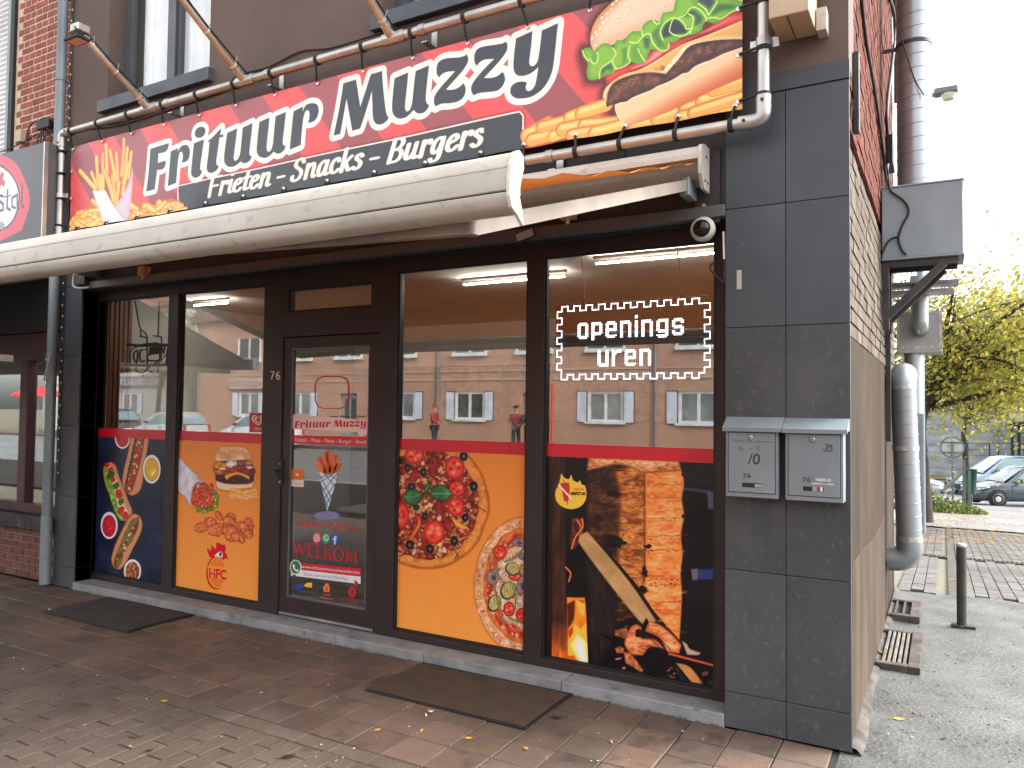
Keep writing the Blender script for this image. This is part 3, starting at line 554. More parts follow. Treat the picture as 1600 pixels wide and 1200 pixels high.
def art_burgers(x0, x1):
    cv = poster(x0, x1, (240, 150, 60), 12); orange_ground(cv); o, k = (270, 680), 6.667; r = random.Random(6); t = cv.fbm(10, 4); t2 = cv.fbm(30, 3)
    S = lambda q, c, c2=None, w=0, **kw: cv.shape(q, c, c2, w, o, k, **kw)
    for i in range(60): an = r.uniform(-.9, 2.2); S(ellipse(330 + 120 * math.cos(an) + r.uniform(-20, 20), 670 + 105 * math.sin(an) + r.uniform(-20, 20), r.uniform(14, 30), r.uniform(12, 26), 0, wob=.3, seed=i), r.choice([(150,190,60),(122,168,48),(182,208,92),(96,140,40)]), (90, 130, 36), 4, glow=((140, 70, 20), 5, .3))
    S([(225,500),(330,490),(400,560),(430,680),(420,750),(330,765),(210,730),(180,640)], (206, 78, 46), (130, 40, 26), 10, tex=t, amp=.6)
    for i in range(40): S(ellipse(r.uniform(210, 420), r.uniform(510, 745), r.uniform(10, 28), r.uniform(9, 20), r.uniform(0, 180), wob=.25, seed=i), r.choice([(224,92,52),(236,120,70),(214,140,84),(190,60,40),(238,222,200)]), (150, 50, 30), 4)
    S([(40,195),(130,290),(200,360),(265,410),(268,450),(330,490),(250,495),(215,540),(195,640),(190,740),(215,765),(180,735),(120,640),(40,540)], (214, 214, 226), (176, 174, 190), 12, tex=t2, amp=.14, glow=((150, 80, 30), 7, .4))
    # burger
    S([(445,470),(560,505),(780,510),(842,475),(832,545),(700,562),(560,578),(460,552)], (236, 216, 190), (206, 160, 112), 7, glow=((130, 66, 20), 9, .5))
    S([(438,415),(560,395),(850,395),(845,470),(780,503),(560,503),(448,472)], (62, 34, 40), (34, 18, 24), 6, tex=t, amp=.7)
    S([(415,330),(460,290),(560,262),(700,255),(800,270),(856,350),(850,410),(700,440),(560,430),(430,400)], (138, 56, 46), (84, 30, 30), 6, tex=t, amp=.7)
    for x, y, a, b, c in ((490,315,78,40,(216,136,64)),(615,300,62,46,(236,226,210)),(790,345,60,26,(222,206,186)),(700,345,80,30,(158,48,50)),(640,370,90,24,(176,60,54)),(760,375,90,26,(146,44,50)),(720,290,50,30,(140,92,84)),(790,290,40,24,(206,140,80)),(480,385,60,26,(214,110,70)),(560,395,50,22,(196,60,48)),(830,375,30,34,(120,36,48)),(520,350,44,16,(228,216,170))): S(ellipse(x, y, a, b, r.uniform(-14, 14), wob=.14, seed=x), c, tuple(int(v * .62) for v in c), 6, tex=t, amp=.35)
    S([(535,425),(600,398),(690,386),(800,430),(795,462),(690,410),(610,428),(560,468)], (238, 176, 62), (206, 130, 36), 4)
    S([(435,240),(450,180),(500,135),(600,118),(720,125),(780,160),(812,220),(800,250),(620,262),(470,265)], (222, 164, 106), (226, 190, 150), 9, tex=t2, amp=.2, glow=((130, 66, 20), 8, .4), grad=((238, 206, 170), cv.map([(620, 190)], o, k)[0], cv.map([(620, 262)], o, k)[0]))
    for i in range(40): S(ellipse(r.uniform(500, 760), 126 + r.uniform(0, 40), 8, 5), (240, 206, 164), None, 0)
    fries(cv, [((x + r.uniform(-40, 40), y + r.uniform(-12, 12)), (x + r.uniform(-50, 50), y + r.uniform(-24, 24))) for x, y in [(r.uniform(600, 850), r.uniform(560, 655)) for _ in range(40)]], 5.2, o, k, seed=2, hue=14)
    for x, y in ((690,640),(800,640)): S(ellipse(x, y, 44, 26, 20), (244, 184, 140), (226, 110, 60), 5)
    # chicken
    for x, y, a, b, an in ((480,840,34,56,-35),(300,960,78,52,-15),(390,910,70,55,20),(600,870,60,60,0),(690,940,60,44,0),(590,900,74,56,30),(455,985,96,66,-8),(760,960,90,74,-20),(785,905,44,46,0),(790,1030,46,50,0),(600,1020,74,92,-20),(660,1060,60,44,25),(720,1085,34,44,-10),(540,985,26,54,0)):
        S(ellipse(x, y, a, b, an, wob=.09, seed=x), (224, 122, 72), (172, 70, 38), 9, tex=t, amp=.42, glow=((150, 70, 20), 5, .4))
    for i in range(70): S(ellipse(r.uniform(240, 830), r.uniform(880, 1080), r.uniform(4, 12), r.uniform(3, 8), r.uniform(0, 180)), r.choice([(244,164,112),(160,62,34),(236,140,90)]), None, 0, alpha=.45 if 0 else .4)
    # chicken emblem
    o2, k2 = (300, 790), 8.0; Z = lambda q, c, c2=None, w=0, **kw: cv.shape(q, c, c2, w, o2, k2, **kw)
    Z(ellipse(300, 842, 124, 206), (196, 48, 28)); Z(ellipse(314, 838, 116, 194), (246, 160, 74)); Z(ellipse(316, 838, 104, 178), (238, 126, 46))
    Z([(190,745),(300,750),(425,768),(425,930),(300,910),(205,892)], (246, 156, 70), smooth=False)
    Z([(185,515),(212,548),(237,562),(243,485),(268,520),(300,540),(303,460),(350,470),(385,500),(395,475),(425,520),(415,580),(440,630),(445,672),(412,658),(395,680),(340,650),(300,635),(240,655),(210,620),(195,570)], (214, 18, 44)); Z([(275,632),(330,580),(370,575),(385,620),(372,652),(330,640)], (244, 244, 244), smooth=False); Z(ellipse(355, 608, 16, 26), (90, 30, 60))
    cv.text('HFC', (218, 893), (428, 922), (0, -118), (206, 20, 44), o2, k2, grow=2.0); cv.line([(222, 826), (292, 838)], 1.6, (246, 170, 110), o2, k2)
    return cv
def tomato(cv, S, x, y, a, b, an=0, seed=0, dark=0):
    S(ellipse(x, y, a, b, an, wob=.05, seed=seed), (206 - dark, 44, 36), (150 - dark, 22, 24), 5); r = random.Random(seed)
    S(ellipse(x, y, a * .78, b * .78, an, wob=.06, seed=seed), (232 - dark, 84, 64), (214 - dark, 52, 44), 5)
    for i in range(5): q = i * 1.257 + r.random(); S(ellipse(x + a * .42 * math.cos(q), y + b * .42 * math.sin(q), a * .22, b * .17, math.degrees(q), wob=.2, seed=i), r.choice([(190 - dark,40,34),(240,150,110),(176 - dark,34,32)]), None, 0, alpha=.85)
def olive(S, x, y, a, b): S(ellipse(x, y, a, b), (20, 18, 24), (40, 36, 44), 3, glow=((60, 20, 16), 4, .5)); S(ellipse(x + 2, y + 2, a * .42, b * .42), (96, 104, 104), (30, 28, 34), 3)
def art_pizzas(x0, x1):
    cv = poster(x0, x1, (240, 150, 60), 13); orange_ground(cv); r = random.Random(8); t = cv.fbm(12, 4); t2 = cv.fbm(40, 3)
    o, k = (612, 690), 6.0; S = lambda q, c, c2=None, w=0, **kw: cv.shape(q, c, c2, w, o, k, **kw)
    S(ellipse(330, 590, 575, 600, n=44, wob=.012, seed=2), (226, 142, 66), (186, 92, 34), 9, tex=t2, amp=.22, glow=((150, 74, 18), 9, .75))
    for i in range(60): an = i * .105 + r.uniform(-.03, .03); q = r.uniform(.88, .95); S(ellipse(330 + 575 * q * math.cos(an), 590 + 600 * q * math.sin(an), r.uniform(20, 46), r.uniform(16, 30), math.degrees(an) + 90, wob=.15, seed=i), (240, 164, 84), (226, 142, 66), 8, alpha=.75)
    for i in range(40): an = r.uniform(0, 6.28); q = r.uniform(.86, .99); S(ellipse(330 + 575 * q * math.cos(an), 590 + 600 * q * math.sin(an), r.uniform(4, 22), r.uniform(3, 10), math.degrees(an), wob=.3, seed=i), (168, 80, 30), None, 0, alpha=.5)
    S(ellipse(330, 590, 488, 515, n=50, wob=.025, seed=3), (128, 40, 30), (150, 56, 34), 8, tex=t, amp=.6)
    for i in range(900):
        an, q = r.uniform(0, 6.28), r.random() ** .5; x, y = 330 + 475 * q * math.cos(an), 590 + 500 * q * math.sin(an)
        if not (30 < x < 860 and 40 < y < 1120): continue
        c = r.choice([(236,190,134),(226,168,110),(242,208,160),(190,54,44),(206,84,56),(150,40,36),(214,120,60),(220,140,124),(110,30,34),(238,170,70)]); a = r.uniform(7, 30); S(ellipse(x, y, a, a * r.uniform(.35, .9), r.uniform(0, 180), wob=.3, seed=i), c, tuple(int(v * .72) for v in c), 3, alpha=.92)
    for i in range(40): x, y = r.uniform(60, 780), r.uniform(80, 1050); an = r.uniform(0, 3.14); l = r.uniform(30, 80); cv.line([(x, y), (x + l * math.cos(an), y + l * math.sin(an))], 2.2, r.choice([(226,130,120),(206,60,60),(240,190,90),(96,26,50)]), o, k)
    for x, y, a, b, an in ((390,240,48,92,0),(450,610,62,66,0),(520,780,40,90,-25),(215,320,44,60,20),(235,770,40,92,10)): S(ellipse(x, y, a, b, an, wob=.06, seed=x), (156, 44, 46), (98, 22, 34), 6, tex=t, amp=.5)
    for x, y, a, b in ((215,130,96,80),(590,245,96,112),(600,612,82,88),(400,848,102,115),(85,690,78,122),(612,442,76,76),(40,330,44,70)): tomato(cv, S, x, y, a, b, seed=x)
    S([(150,930),(230,800),(262,690),(272,780),(220,870),(170,930)], (230, 120, 40), (190, 80, 30), 4); S([(560,700),(640,760),(720,800),(690,825),(600,790)], (234, 168, 60), (200, 120, 40), 4)
    for x, y, a, b in ((675,137,38,44),(770,418,38,46),(690,712,32,38),(587,930,34,46),(360,1005,36,42),(167,968,38,45),(297,285,30,38),(185,420,36,34),(150,245,28,38),(90,190,24,22),(310,700,24,36),(230,615,30,26)): olive(S, x, y, a, b)
    for q in ([(358,480),(400,420),(470,405),(530,440),(568,490),(510,545),(450,555),(390,530)], [(105,520),(150,460),(210,450),(282,490),(260,560),(215,600),(150,580)], [(300,440),(340,380),(375,390),(360,440),(320,480)], [(295,500),(320,480),(345,510),(325,540)]): S(q, (62, 128, 74), (30, 80, 42), 9, tex=t2, amp=.4, glow=((40, 16, 10), 6, .6))
    cv.line([(370,490),(450,485),(560,492)], 1.0, (140, 196, 140), o, k); cv.line([(120,520),(200,520),(275,492)], 1.0, (120, 180, 120), o, k)
    cv.line([(660,525),(770,590),(885,657)], 1.8, (96, 26, 16), o, k); cv.line([(460,745),(560,920),(625,1090)], 1.6, (96, 30, 16), o, k); cv.line([(30,955),(100,985),(190,1030)], 1.6, (200, 70, 60), o, k)
    # second pizza
    o, k = (730, 800), 5.333; S = lambda q, c, c2=None, w=0, **kw: cv.shape(q, c, c2, w, o, k, **kw)
    S(ellipse(480, 615, 418, 566, n=46, wob=.01, seed=4), (226, 170, 124), (206, 150, 106), 7, tex=t2, amp=.2, glow=((150, 74, 18), 9, .6))
    for i in range(260): an = r.uniform(1.2, 5.2); q = r.uniform(.88, .985); c = r.choice([(238,214,192),(244,228,214),(214,130,80),(190,96,56),(230,150,90)]); a = r.uniform(5, 20); S(ellipse(480 + 418 * q * math.cos(an), 615 + 566 * q * math.sin(an), a, a * .6, r.uniform(0, 180), wob=.3, seed=i), c, None, 0, alpha=.7)
    S(ellipse(485, 615, 352, 482, n=46, wob=.02, seed=5), (214, 118, 62), (196, 96, 48), 6, tex=t, amp=.3); S(ellipse(490, 615, 322, 444, n=46, wob=.03, seed=6), (196, 58, 44), (206, 84, 50), 6, tex=t, amp=.45); S(ellipse(496, 610, 276, 384, n=46, wob=.05, seed=7), (206, 176, 146), (190, 100, 76), 14, tex=t, amp=.25)
    for i in range(620):
        an, q = r.uniform(1.0, 5.3), r.random() ** .5; x, y = 490 + 320 * q * math.cos(an), 615 + 440 * q * math.sin(an)
        c = r.choice([(234,222,202),(222,206,180),(240,232,216),(206,180,150),(196,64,52)] if q < .78 else [(196,56,44),(214,90,60),(170,44,36),(226,120,70),(232,200,170)]); a = r.uniform(6, 18); S(ellipse(x, y, a, a * r.uniform(.4, .9), r.uniform(0, 180), wob=.3, seed=i), c, None, 0, alpha=.8)
    for x, y, a, b in ((272,335,58,60),(350,810,48,62),(450,860,46,62),(400,530,56,44)): tomato(cv, S, x, y, a, b, seed=x)
    for x, y, a, b in ((430,250,62,40),(215,540,56,66),(455,610,44,86),(470,370,44,34)): S(ellipse(x, y, a, b, 10, wob=.08, seed=x), (150, 122, 122), (96, 72, 78), 6, tex=t, amp=.4); S(ellipse(x + 8, y + 10, a * .4, b * .4, 0, wob=.2), (92, 66, 70), (120, 96, 98), 4)
    for x, y, a, b in ((380,475,66,56),(340,655,64,78),(225,760,54,74)): S(ellipse(x, y, a, b, 20), (46, 54, 36)); S(ellipse(x + 4, y - 4, a * .86, b * .88, 20), (190, 176, 110), (150, 140, 70), 6, tex=t, amp=.3); [cv.line([(x - a * .5 + 24 * i, y - b * .5), (x - a * .4 + 24 * i, y + b * .5)], .8, (120, 96, 60), o, k) for i in range(4)]
    for q in ([(210,310),(235,430),(275,560),(300,585)], [(225,600),(240,690),(270,800),(310,935)], [(400,600),(402,700),(400,810)], [(315,415),(400,380),(470,300)], [(345,880),(400,905),(490,935)]): P = bez([(a, b, 0) for a, b in q], 4); cv.line([(p[0], p[1]) for p in P], 3.6, (104, 112, 60), o, k); cv.line([(p[0] - 4, p[1]) for p in P], 1.1, (150, 158, 96), o, k)
    return cv
def art_kebab(x0, x1):
    cv = poster(x0, x1, (13, 13, 17), 14); o, k = (850, 700), 3.117; r = random.Random(10); S = lambda q, c, c2=None, w=0, **kw: cv.shape(q, c, c2, w, o, k, **kw); t = cv.fbm(11, 5); t2 = cv.fbm(46, 4); th = cv.fbm(14, 4, 4.0, 1.0); tv = cv.fbm(10, 4, 1.0, 6.0); tm = .55 * cv.fbm(26, 5, 1.7, .8) + .45 * cv.fbm(7, 3, 1.8, .8)
    cv.a *= (0.6 + .8 * cv.fbm(120, 3))[..., None]
    S([(680,190),(840,210),(840,226),(680,206)], (62, 66, 96), smooth=False, soft=5); S([(795,210),(840,222),(840,300),(800,296)], (92, 90, 120), smooth=False, soft=4); S([(690,90),(840,80),(840,190),(690,180)], (24, 24, 30), smooth=False, soft=9); S([(700,650),(840,640),(840,740),(700,750)], (22, 22, 28), smooth=False, soft=9)
    S([(715,588),(840,584),(840,642),(722,646)], (44, 66, 128), (24, 30, 60), 6, smooth=False); S([(715,588),(752,586),(750,644),(722,646)], (120, 112, 116), (60, 60, 70), 4, smooth=False)
    S([(4,20),(36,20),(36,1030),(4,1010)], (34, 20, 18), smooth=False, tex=tv, amp=.6); S([(36,24),(106,34),(108,640),(114,1048),(38,1034)], (62, 36, 30), (34, 20, 18), 7, smooth=False, tex=tv, amp=.6, grad=((222, 104, 42), cv.map([(75, 840)], o, k)[0], cv.map([(75, 985)], o, k)[0]))
    S([(135,335),(196,338),(190,430),(150,500),(120,480)], (96, 40, 22), (24, 12, 10), 7, tex=t, amp=.9)
    for q in ([(160,350),(180,390),(150,440),(135,490)], [(185,345),(190,380),(172,410)], [(105,580),(130,610),(120,650)]): P = bez([(a, b, 0) for a, b in q], 5); cv.line([(p[0], p[1]) for p in P], 3.2, (196, 74, 34), o, k, soft=3); cv.line([(p[0], p[1]) for p in P], 1.2, (244, 170, 110), o, k)
    # fire
    S([(110,726),(200,728),(212,880),(218,1066),(114,1052)], (236, 130, 34), (200, 84, 20), 6, smooth=False, tex=t2, amp=.4)
    for q, c in (([(112,760),(150,740),(146,830),(116,880)], (90,34,12)), ([(150,740),(196,742),(196,800),(168,790)], (196,84,26)), ([(150,735),(172,800),(196,820),(200,760)], (250,190,80)), ([(120,900),(150,860),(180,880),(205,850),(216,1060),(116,1010)], (250,196,70)), ([(130,960),(160,905),(190,930),(212,960),(216,1060),(190,1064),(160,1020)], (252,236,150)), ([(150,960),(170,925),(192,960),(206,1050),(196,1062),(172,1010)], (255,252,236)), ([(114,1012),(148,1010),(164,1058),(114,1050)], (226,98,40)), ([(118,890),(140,868),(140,900),(122,930)], (196,70,24))): S(q, c, None, 0, soft=5)
    # meat: charred left face, browned middle, fresh right face
    S([(205,70),(240,42),(360,46),(500,56),(505,830),(380,830),(300,1010),(220,1066),(210,880),(205,500)], (70, 42, 32), (40, 24, 22), 20, tex=tm, cm=((24, 15, 15), (66, 38, 27), (116, 68, 40)), soft=3)
    S([(206,500),(340,560),(360,830),(330,960),(232,1066),(215,1062),(208,800)], (38, 26, 28), (26, 18, 20), 16, tex=tv, amp=.5)
    S([(340,110),(420,84),(498,100),(500,470),(490,660),(470,690),(400,640),(360,580),(356,430),(365,250)], (196, 116, 54), (112, 58, 28), 16, tex=tm, cm=((96, 48, 22), (192, 108, 48), (236, 164, 90)), soft=9)
    S([(494,60),(650,60),(676,130),(682,180),(672,250),(683,330),(668,420),(675,520),(666,610),(672,720),(660,935),(600,870),(540,800),(482,738),(494,600)], (244, 152, 78), (252, 140, 66), 9, tex=tm, cm=((222, 104, 44), (248, 150, 76), (255, 196, 126)), soft=5)
    S([(210,110),(215,64),(240,44),(470,44),(655,52),(672,112),(560,118),(480,122),(420,92),(340,82),(260,100)], (222, 150, 96), (150, 84, 46), 9, tex=tm, cm=((130, 66, 34), (222, 146, 90), (252, 206, 150)))
    for i in range(130): x = r.uniform(360, 676); y = r.uniform(110, 900); S(ellipse(x, y, r.uniform(6, 40), r.uniform(2, 7), r.uniform(-14, 14), wob=.35, seed=i), r.choice([(250,190,120),(222,104,52),(206,84,44),(252,176,104)]) if x > 500 else r.choice([(214,136,70),(90,44,22),(150,80,38)]), None, 0, alpha=.5, soft=2)
    for y0 in (112, 170, 232, 326, 398, 470, 580, 652):
        x_ = r.uniform(230, 330); P = [(v[0], v[1]) for v in bez([(x_ + 22 * i, y0 + r.uniform(-5, 5) + i * r.uniform(-.5, 1.2), 0) for i in range(r.randint(4, 8))], 5)]; cv.line(P, r.uniform(.7, 1.6), (34, 17, 14), o, k, alpha=.8)
    for y0 in (184, 244, 346, 430, 498, 640, 668, 750, 790):
        P = [(505 + 24 * i, y0 + r.uniform(-5, 5) - i * .6) for i in range(8)]; cv.line(P, .9, (150, 62, 30), o, k, alpha=.6)
    for i in range(46): x = r.uniform(505, 668); S(ellipse(x, r.choice([244,350,440,500,640,655,668,752]) + r.uniform(-7, 7), r.uniform(2, 5), r.uniform(1.5, 3)), (60, 24, 16))
    for x, y, a, b in ((330,440,40,16),(345,470,50,18),(330,222,36,12),(480,690,26,16),(300,520,30,40),(505,480,16,10),(490,600,14,26)): S(ellipse(x, y, a, b, r.uniform(-15, 15), wob=.4, seed=x), (18, 12, 14), None, 0, soft=3)
    for yy in (130, 250, 335, 412): S([(676,yy-14),(690,yy-2),(676,yy+8),(668,yy)], (20, 14, 16))
    # stick
    S([(232,425),(250,440),(430,640),(562,838),(548,845),(420,655)], (24, 16, 14)); S([(165,450),(175,420),(205,408),(232,428),(420,655),(548,842),(505,862),(462,842),(300,640),(188,490)], (190, 148, 98), (140, 100, 60), 6, tex=t2, amp=.18)
    for i in range(9): cv.line([(190 + 8 * i, 440 + 4 * i), (420 + 10 * i, 760 + 3 * i)], .5, (150, 108, 66), o, k, alpha=.5)
    # slices, tray, lower stick
    o, k = (850, 920), 5.818; S = lambda q, c, c2=None, w=0, **kw: cv.shape(q, c, c2, w, o, k, **kw)
    S([(500,410),(640,430),(740,470),(740,530),(600,470)], (10, 8, 10)); S([(640,370),(760,345),(770,420),(740,460),(640,425)], (150, 84, 54), (60, 32, 24), 6, tex=t, amp=.7)
    S([(735,460),(790,345),(850,320),(890,350),(865,420),(900,450),(1010,460),(1095,545),(1000,530),(950,540),(900,605),(800,602),(740,530)], (236, 142, 84), (170, 76, 40), 9, tex=tm, cm=((176, 80, 40), (240, 144, 84), (255, 196, 140))); S([(830,380),(865,360),(885,400),(870,440),(830,435)], (26, 14, 14)); S([(890,330),(930,262),(955,300),(940,350)], (20, 12, 12))
    S([(920,385),(955,290),(1060,330),(1150,400),(1200,450),(1250,510),(1230,590),(1120,570),(1040,440)], (240, 150, 92), (190, 92, 50), 9, tex=tm, cm=((190, 92, 50), (244, 152, 92), (255, 206, 150)))
    for q in ([(900,390),(1000,430),(1110,560)], [(870,420),(960,450),(1060,540)], [(880,515),(960,525),(1040,535)], [(1040,440),(1130,530),(1150,560)]): cv.line(q, 1.2, (70, 28, 18), o, k)
    S([(720,570),(780,580),(850,660),(905,740),(890,765),(800,710),(740,680)], (206, 116, 70), (110, 52, 32), 6, tex=t, amp=.5); S([(640,540),(690,515),(735,540),(720,590),(660,590)], (176, 98, 62), (80, 40, 30), 6, tex=t, amp=.5); S([(640,630),(700,615),(710,640),(650,655)], (190, 120, 110), (60, 30, 30), 4); S([(710,710),(745,705),(735,745),(712,740)], (206, 130, 90), (100, 50, 40), 3)
    S([(940,545),(1160,590),(1560,715),(1560,760),(1200,680),(960,640),(900,610)], (12, 10, 12), smooth=False); S([(1130,575),(1560,688),(1556,712),(1130,600)], (214, 92, 64), (160, 56, 36), 3, smooth=False); S([(1250,470),(1300,500),(1330,545),(1430,580),(1400,605),(1300,600)], (206, 180, 160), (130, 100, 90), 5)
    S([(1195,675),(1230,740),(1330,880),(1300,900),(1200,760)], (34, 34, 42), smooth=False); S([(1195,672),(1330,710),(1460,880),(1440,915),(1390,905)], (196, 138, 78), (150, 92, 48), 5, tex=tv, amp=.3)
    for i in range(40): S(ellipse(r.uniform(1120, 1195), r.uniform(720, 860), r.uniform(4, 12), r.uniform(4, 12), 0, wob=.3, seed=i), r.choice([(150,60,50),(60,20,22),(206,110,90),(24,12,14)])); 
    S(ellipse(1465, 770, 34, 18, -20), (120, 66, 74)); S([(1480,850),(1530,830),(1540,900),(1490,900)], (44, 44, 50))
    # round flame badge
    o, k = (850, 700), 3.117; S = lambda q, c, c2=None, w=0, **kw: cv.shape(q, c, c2, w, o, k, **kw)
    S([(55,228),(58,205),(72,178),(84,122),(100,145),(122,152),(132,128),(142,158),(165,168),(176,156),(184,178),(200,182),(207,215),(204,250),(184,280),(150,296),(115,296),(80,280),(60,255)], (246, 200, 72)); S([(80,172),(122,168),(126,200),(118,262),(98,258)], (196, 58, 44), smooth=False); cv.line([(72,180),(132,246)], 2.6, (248, 240, 230), o, k); cv.line([(96,158),(100,170)], 1.2, (120, 40, 30), o, k); cv.line([(112,262),(114,276)], 1.4, (196, 58, 44), o, k)
    cv.text('NIEUW', (146, 206), (196, 208), (0, -13), (214, 96, 60), o, k, grow=.3); cv.text('BIEFSTUK', (131, 228), (203, 229), (0, -14), (60, 30, 24), o, k, grow=.8)
    return cv
def art_beer(x0, x1, z0, z1, y):
    cv = Canvas(x0, x1, z0, z1, y, 330, (56, 59, 66), 15); o = (0, 0)
    hexa = lambda s: [(-14 - 90 * s, 312), (-10 - 62 * s, 312 - 64 * s), (-9, 312 - 74 * s), (4 + 30 * s, 312 - 58 * s), (8 + 38 * s, 312), (-2 + 34 * s, 312 + 50 * s), (-9, 312 + 72 * s), (-40 - 36 * s, 312 + 64 * s)]
    S = lambda q, c, c2=None, w=0, **kw: cv.shape(q, c, c2, w, **kw)
    S([(-95,312),(-70,255),(-30,236),(8,244),(30,262),(47,312),(34,360),(2,376),(-30,384),(-70,372)], (214, 66, 92), (196, 50, 76), 5); S([(-84,312),(-62,262),(-28,248),(6,260),(25,282),(31,310),(22,345),(0,362),(-30,370),(-64,360)], (90, 40, 50)); S([(-80,312),(-60,266),(-28,252),(5,263),(23,283),(29,310),(20,343),(0,359),(-30,366),(-62,356)], (226, 228, 236))
    for q in ([(2,268),(6,272),(4,280),(8,284),(6,292),(2,288),(0,294),(-3,286),(-5,278),(-1,276)],): S(q, (196, 40, 60))
    c = (44, 46, 54)      # broken-letter wordmark
    def bl(x, y, st): [cv.line([(x + a, y + b) for a, b in s_], w_, c) for s_, w_ in st]
    W = 4.2
    bl(-52, 338, [([(12,-34),(4,-40),(-3,-30),(-3,-8),(4,0),(14,-6)], W), ([(5,-38),(4,-2)], 1.2)]); bl(-31, 334, [([(0,-24),(0,-1)], W), ([(0,-20),(7,-25)], W)]); bl(-16, 332, [([(0,-23),(0,-1),(3,-1)], W), ([(0,-32),(1,-33)], W)])
    bl(-3, 331, [([(8,-24),(2,-26),(0,-19),(8,-12),(8,-3),(-1,0)], 3.6)]); bl(10, 330, [([(2,-33),(1,-5),(6,-2)], 3.6), ([(-3,-22),(7,-25)], 1.5)]); bl(19, 328, [([(7,-23),(0,-19),(0,-5),(5,-3)], 3.2), ([(8,-24),(8,-4),(11,-2)], 3.4)]); bl(34, 326, [([(1,-36),(0,-6),(3,-2)], 3.6)])
    cv.text('BIER', (-30, 290), (-6, 286), (0, -6), (96, 96, 108)); S(ellipse(2, 353, 5, 6), (150, 152, 160), (100, 100, 110), 2)
    return cv
# ------------------------------------------------------------------ materials of the street
M_clad = mat('charcoal_panel', lin((60, 66, 72)), lin((68, 74, 80)), 2.2, 0.45, 0.6, bump=0.06, bscale=90, spots=(lin((120, 122, 122)), 13, 0.64, 0.25), rand=0.12)
M_clad2 = mat('charcoal_panel_worn', lin((61, 65, 69)), lin((72, 75, 78)), 3, 0.5, 0.7, bump=0.1, bscale=90, spots=(lin((118, 119, 117)), 38, 0.57, 0.3), rand=0.12, damp=(lin((96, 96, 94)), 2.4, .58, .35), stretch=(1, 1, .6))
M_joint = mat('dark_joint', lin((26, 27, 29)), None, 10, 0.8)
M_render = mat('taupe_render', lin((106, 91, 84)), lin((95, 80, 74)), 1.6, 0.85, None, bump=0.5, bscale=160, damp=(lin((88, 76, 70)), .8, .5, .6))
M_frame = mat('anthracite_frame', lin((50, 39, 39)), lin((44, 35, 36)), 3, 0.42, 0.55, spec=.4)
M_black = mat('black_rubber', lin((22, 22, 24)), None, 20, 0.6)
M_fascia = mat('dark_fascia', lin((52, 42, 42)), lin((44, 36, 36)), 2, 0.5, 0.65)
M_sill = mat('bluestone', lin((144, 148, 150)), lin((112, 118, 122)), 6, 0.5, 0.8, bump=0.25, bscale=80, spots=(lin((58, 62, 64)), 4.5, 0.6, 0.8), speck=lin((190, 192, 190)))
M_beige = mat('beige_render', lin((80, 70, 61)), lin((55, 48, 42)), 2.6, 0.9, 0.95, spec=.06, bump=0.6, bscale=70, stretch=(1, 1, .3), spots=(lin((108, 100, 92)), 7, 0.66, 0.45), lo=.3, hi=.72, detail=9, damp=(lin((62, 54, 46)), 1.6, .52, .6))
M_wbrick = mat('whitewashed_brick', lin((116, 107, 98)), lin((90, 81, 74)), 5, 0.9, None, spec=.06, bump=0.5, bscale=60, spots=(lin((88, 74, 66)), 14, 0.58, 0.7), rand=.1)
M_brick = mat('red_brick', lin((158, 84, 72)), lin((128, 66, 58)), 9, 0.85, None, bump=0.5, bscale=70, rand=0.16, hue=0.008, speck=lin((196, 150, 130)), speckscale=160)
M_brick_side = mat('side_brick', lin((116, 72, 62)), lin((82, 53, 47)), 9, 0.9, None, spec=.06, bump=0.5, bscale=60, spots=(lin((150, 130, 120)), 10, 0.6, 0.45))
M_mortar = mat('cream_mortar', lin((216, 196, 172)), lin((196, 176, 154)), 20, 0.9, None, bump=0.3, bscale=150)
M_mortar2 = mat('grey_mortar', lin((150, 134, 122)), None, 20, 0.9)
M_plinth = mat('brown_brick', lin((120, 78, 66)), lin((96, 66, 58)), 9, 0.85, None, bump=0.5, bscale=70, rand=0.2)
M_alu = mat('galvanised_tube', lin((196, 196, 190)), lin((168, 168, 164)), 5, 0.32, 0.45, metal=0.85, stretch=(1, 1, 1))
M_zinc = mat('zinc_pipe', lin((140, 152, 158)), lin((108, 120, 126)), 3, 0.5, 0.65, metal=0.35, stretch=(1, 1, .3), bump=.1, bscale=20)
M_duct = mat('spiral_duct_steel', lin((164, 170, 174)), lin((138, 144, 148)), 2, 0.3, 0.42, metal=0.62, stretch=(1, 1, .4))
M_box = mat('grey_sheet_metal', lin((150, 161, 168)), lin((132, 143, 150)), 2.5, 0.5, 0.6, metal=0.0, stretch=(1, 1, .3), spots=(lin((138, 142, 142)), 6, 0.64, .35))
M_dark_steel = mat('dark_steel', lin((74, 72, 72)), lin((58, 56, 56)), 6, 0.5, 0.7, metal=0.4)
M_white = mat('white_powder_coat', lin((196, 191, 181)), lin((178, 172, 161)), 2.4, 0.4, 0.6, spots=(lin((128, 122, 112)), 11, 0.67, 0.4), stretch=(.8, 1, 1), speck=lin((166, 160, 150)), speckscale=22)
M_cream = mat('cream_plastic', lin((226, 220, 196)), lin((196, 190, 168)), 5, 0.5, .6)
M_canvas = mat('orange_canvas', lin((214, 126, 56)), lin((202, 114, 46)), 3, 0.85, None, trans=0.16, bump=.2, bscale=6)
M_taupe_canvas = mat('taupe_canvas', lin((92, 85, 78)), None, 3, 0.85, None, trans=0.1)
M_letterbox = mat('grey_letterbox', lin((132, 142, 148)), lin((120, 130, 136)), 3, 0.35, 0.5, metal=0.15, spots=(lin((98, 106, 110)), 7, 0.68, .4))
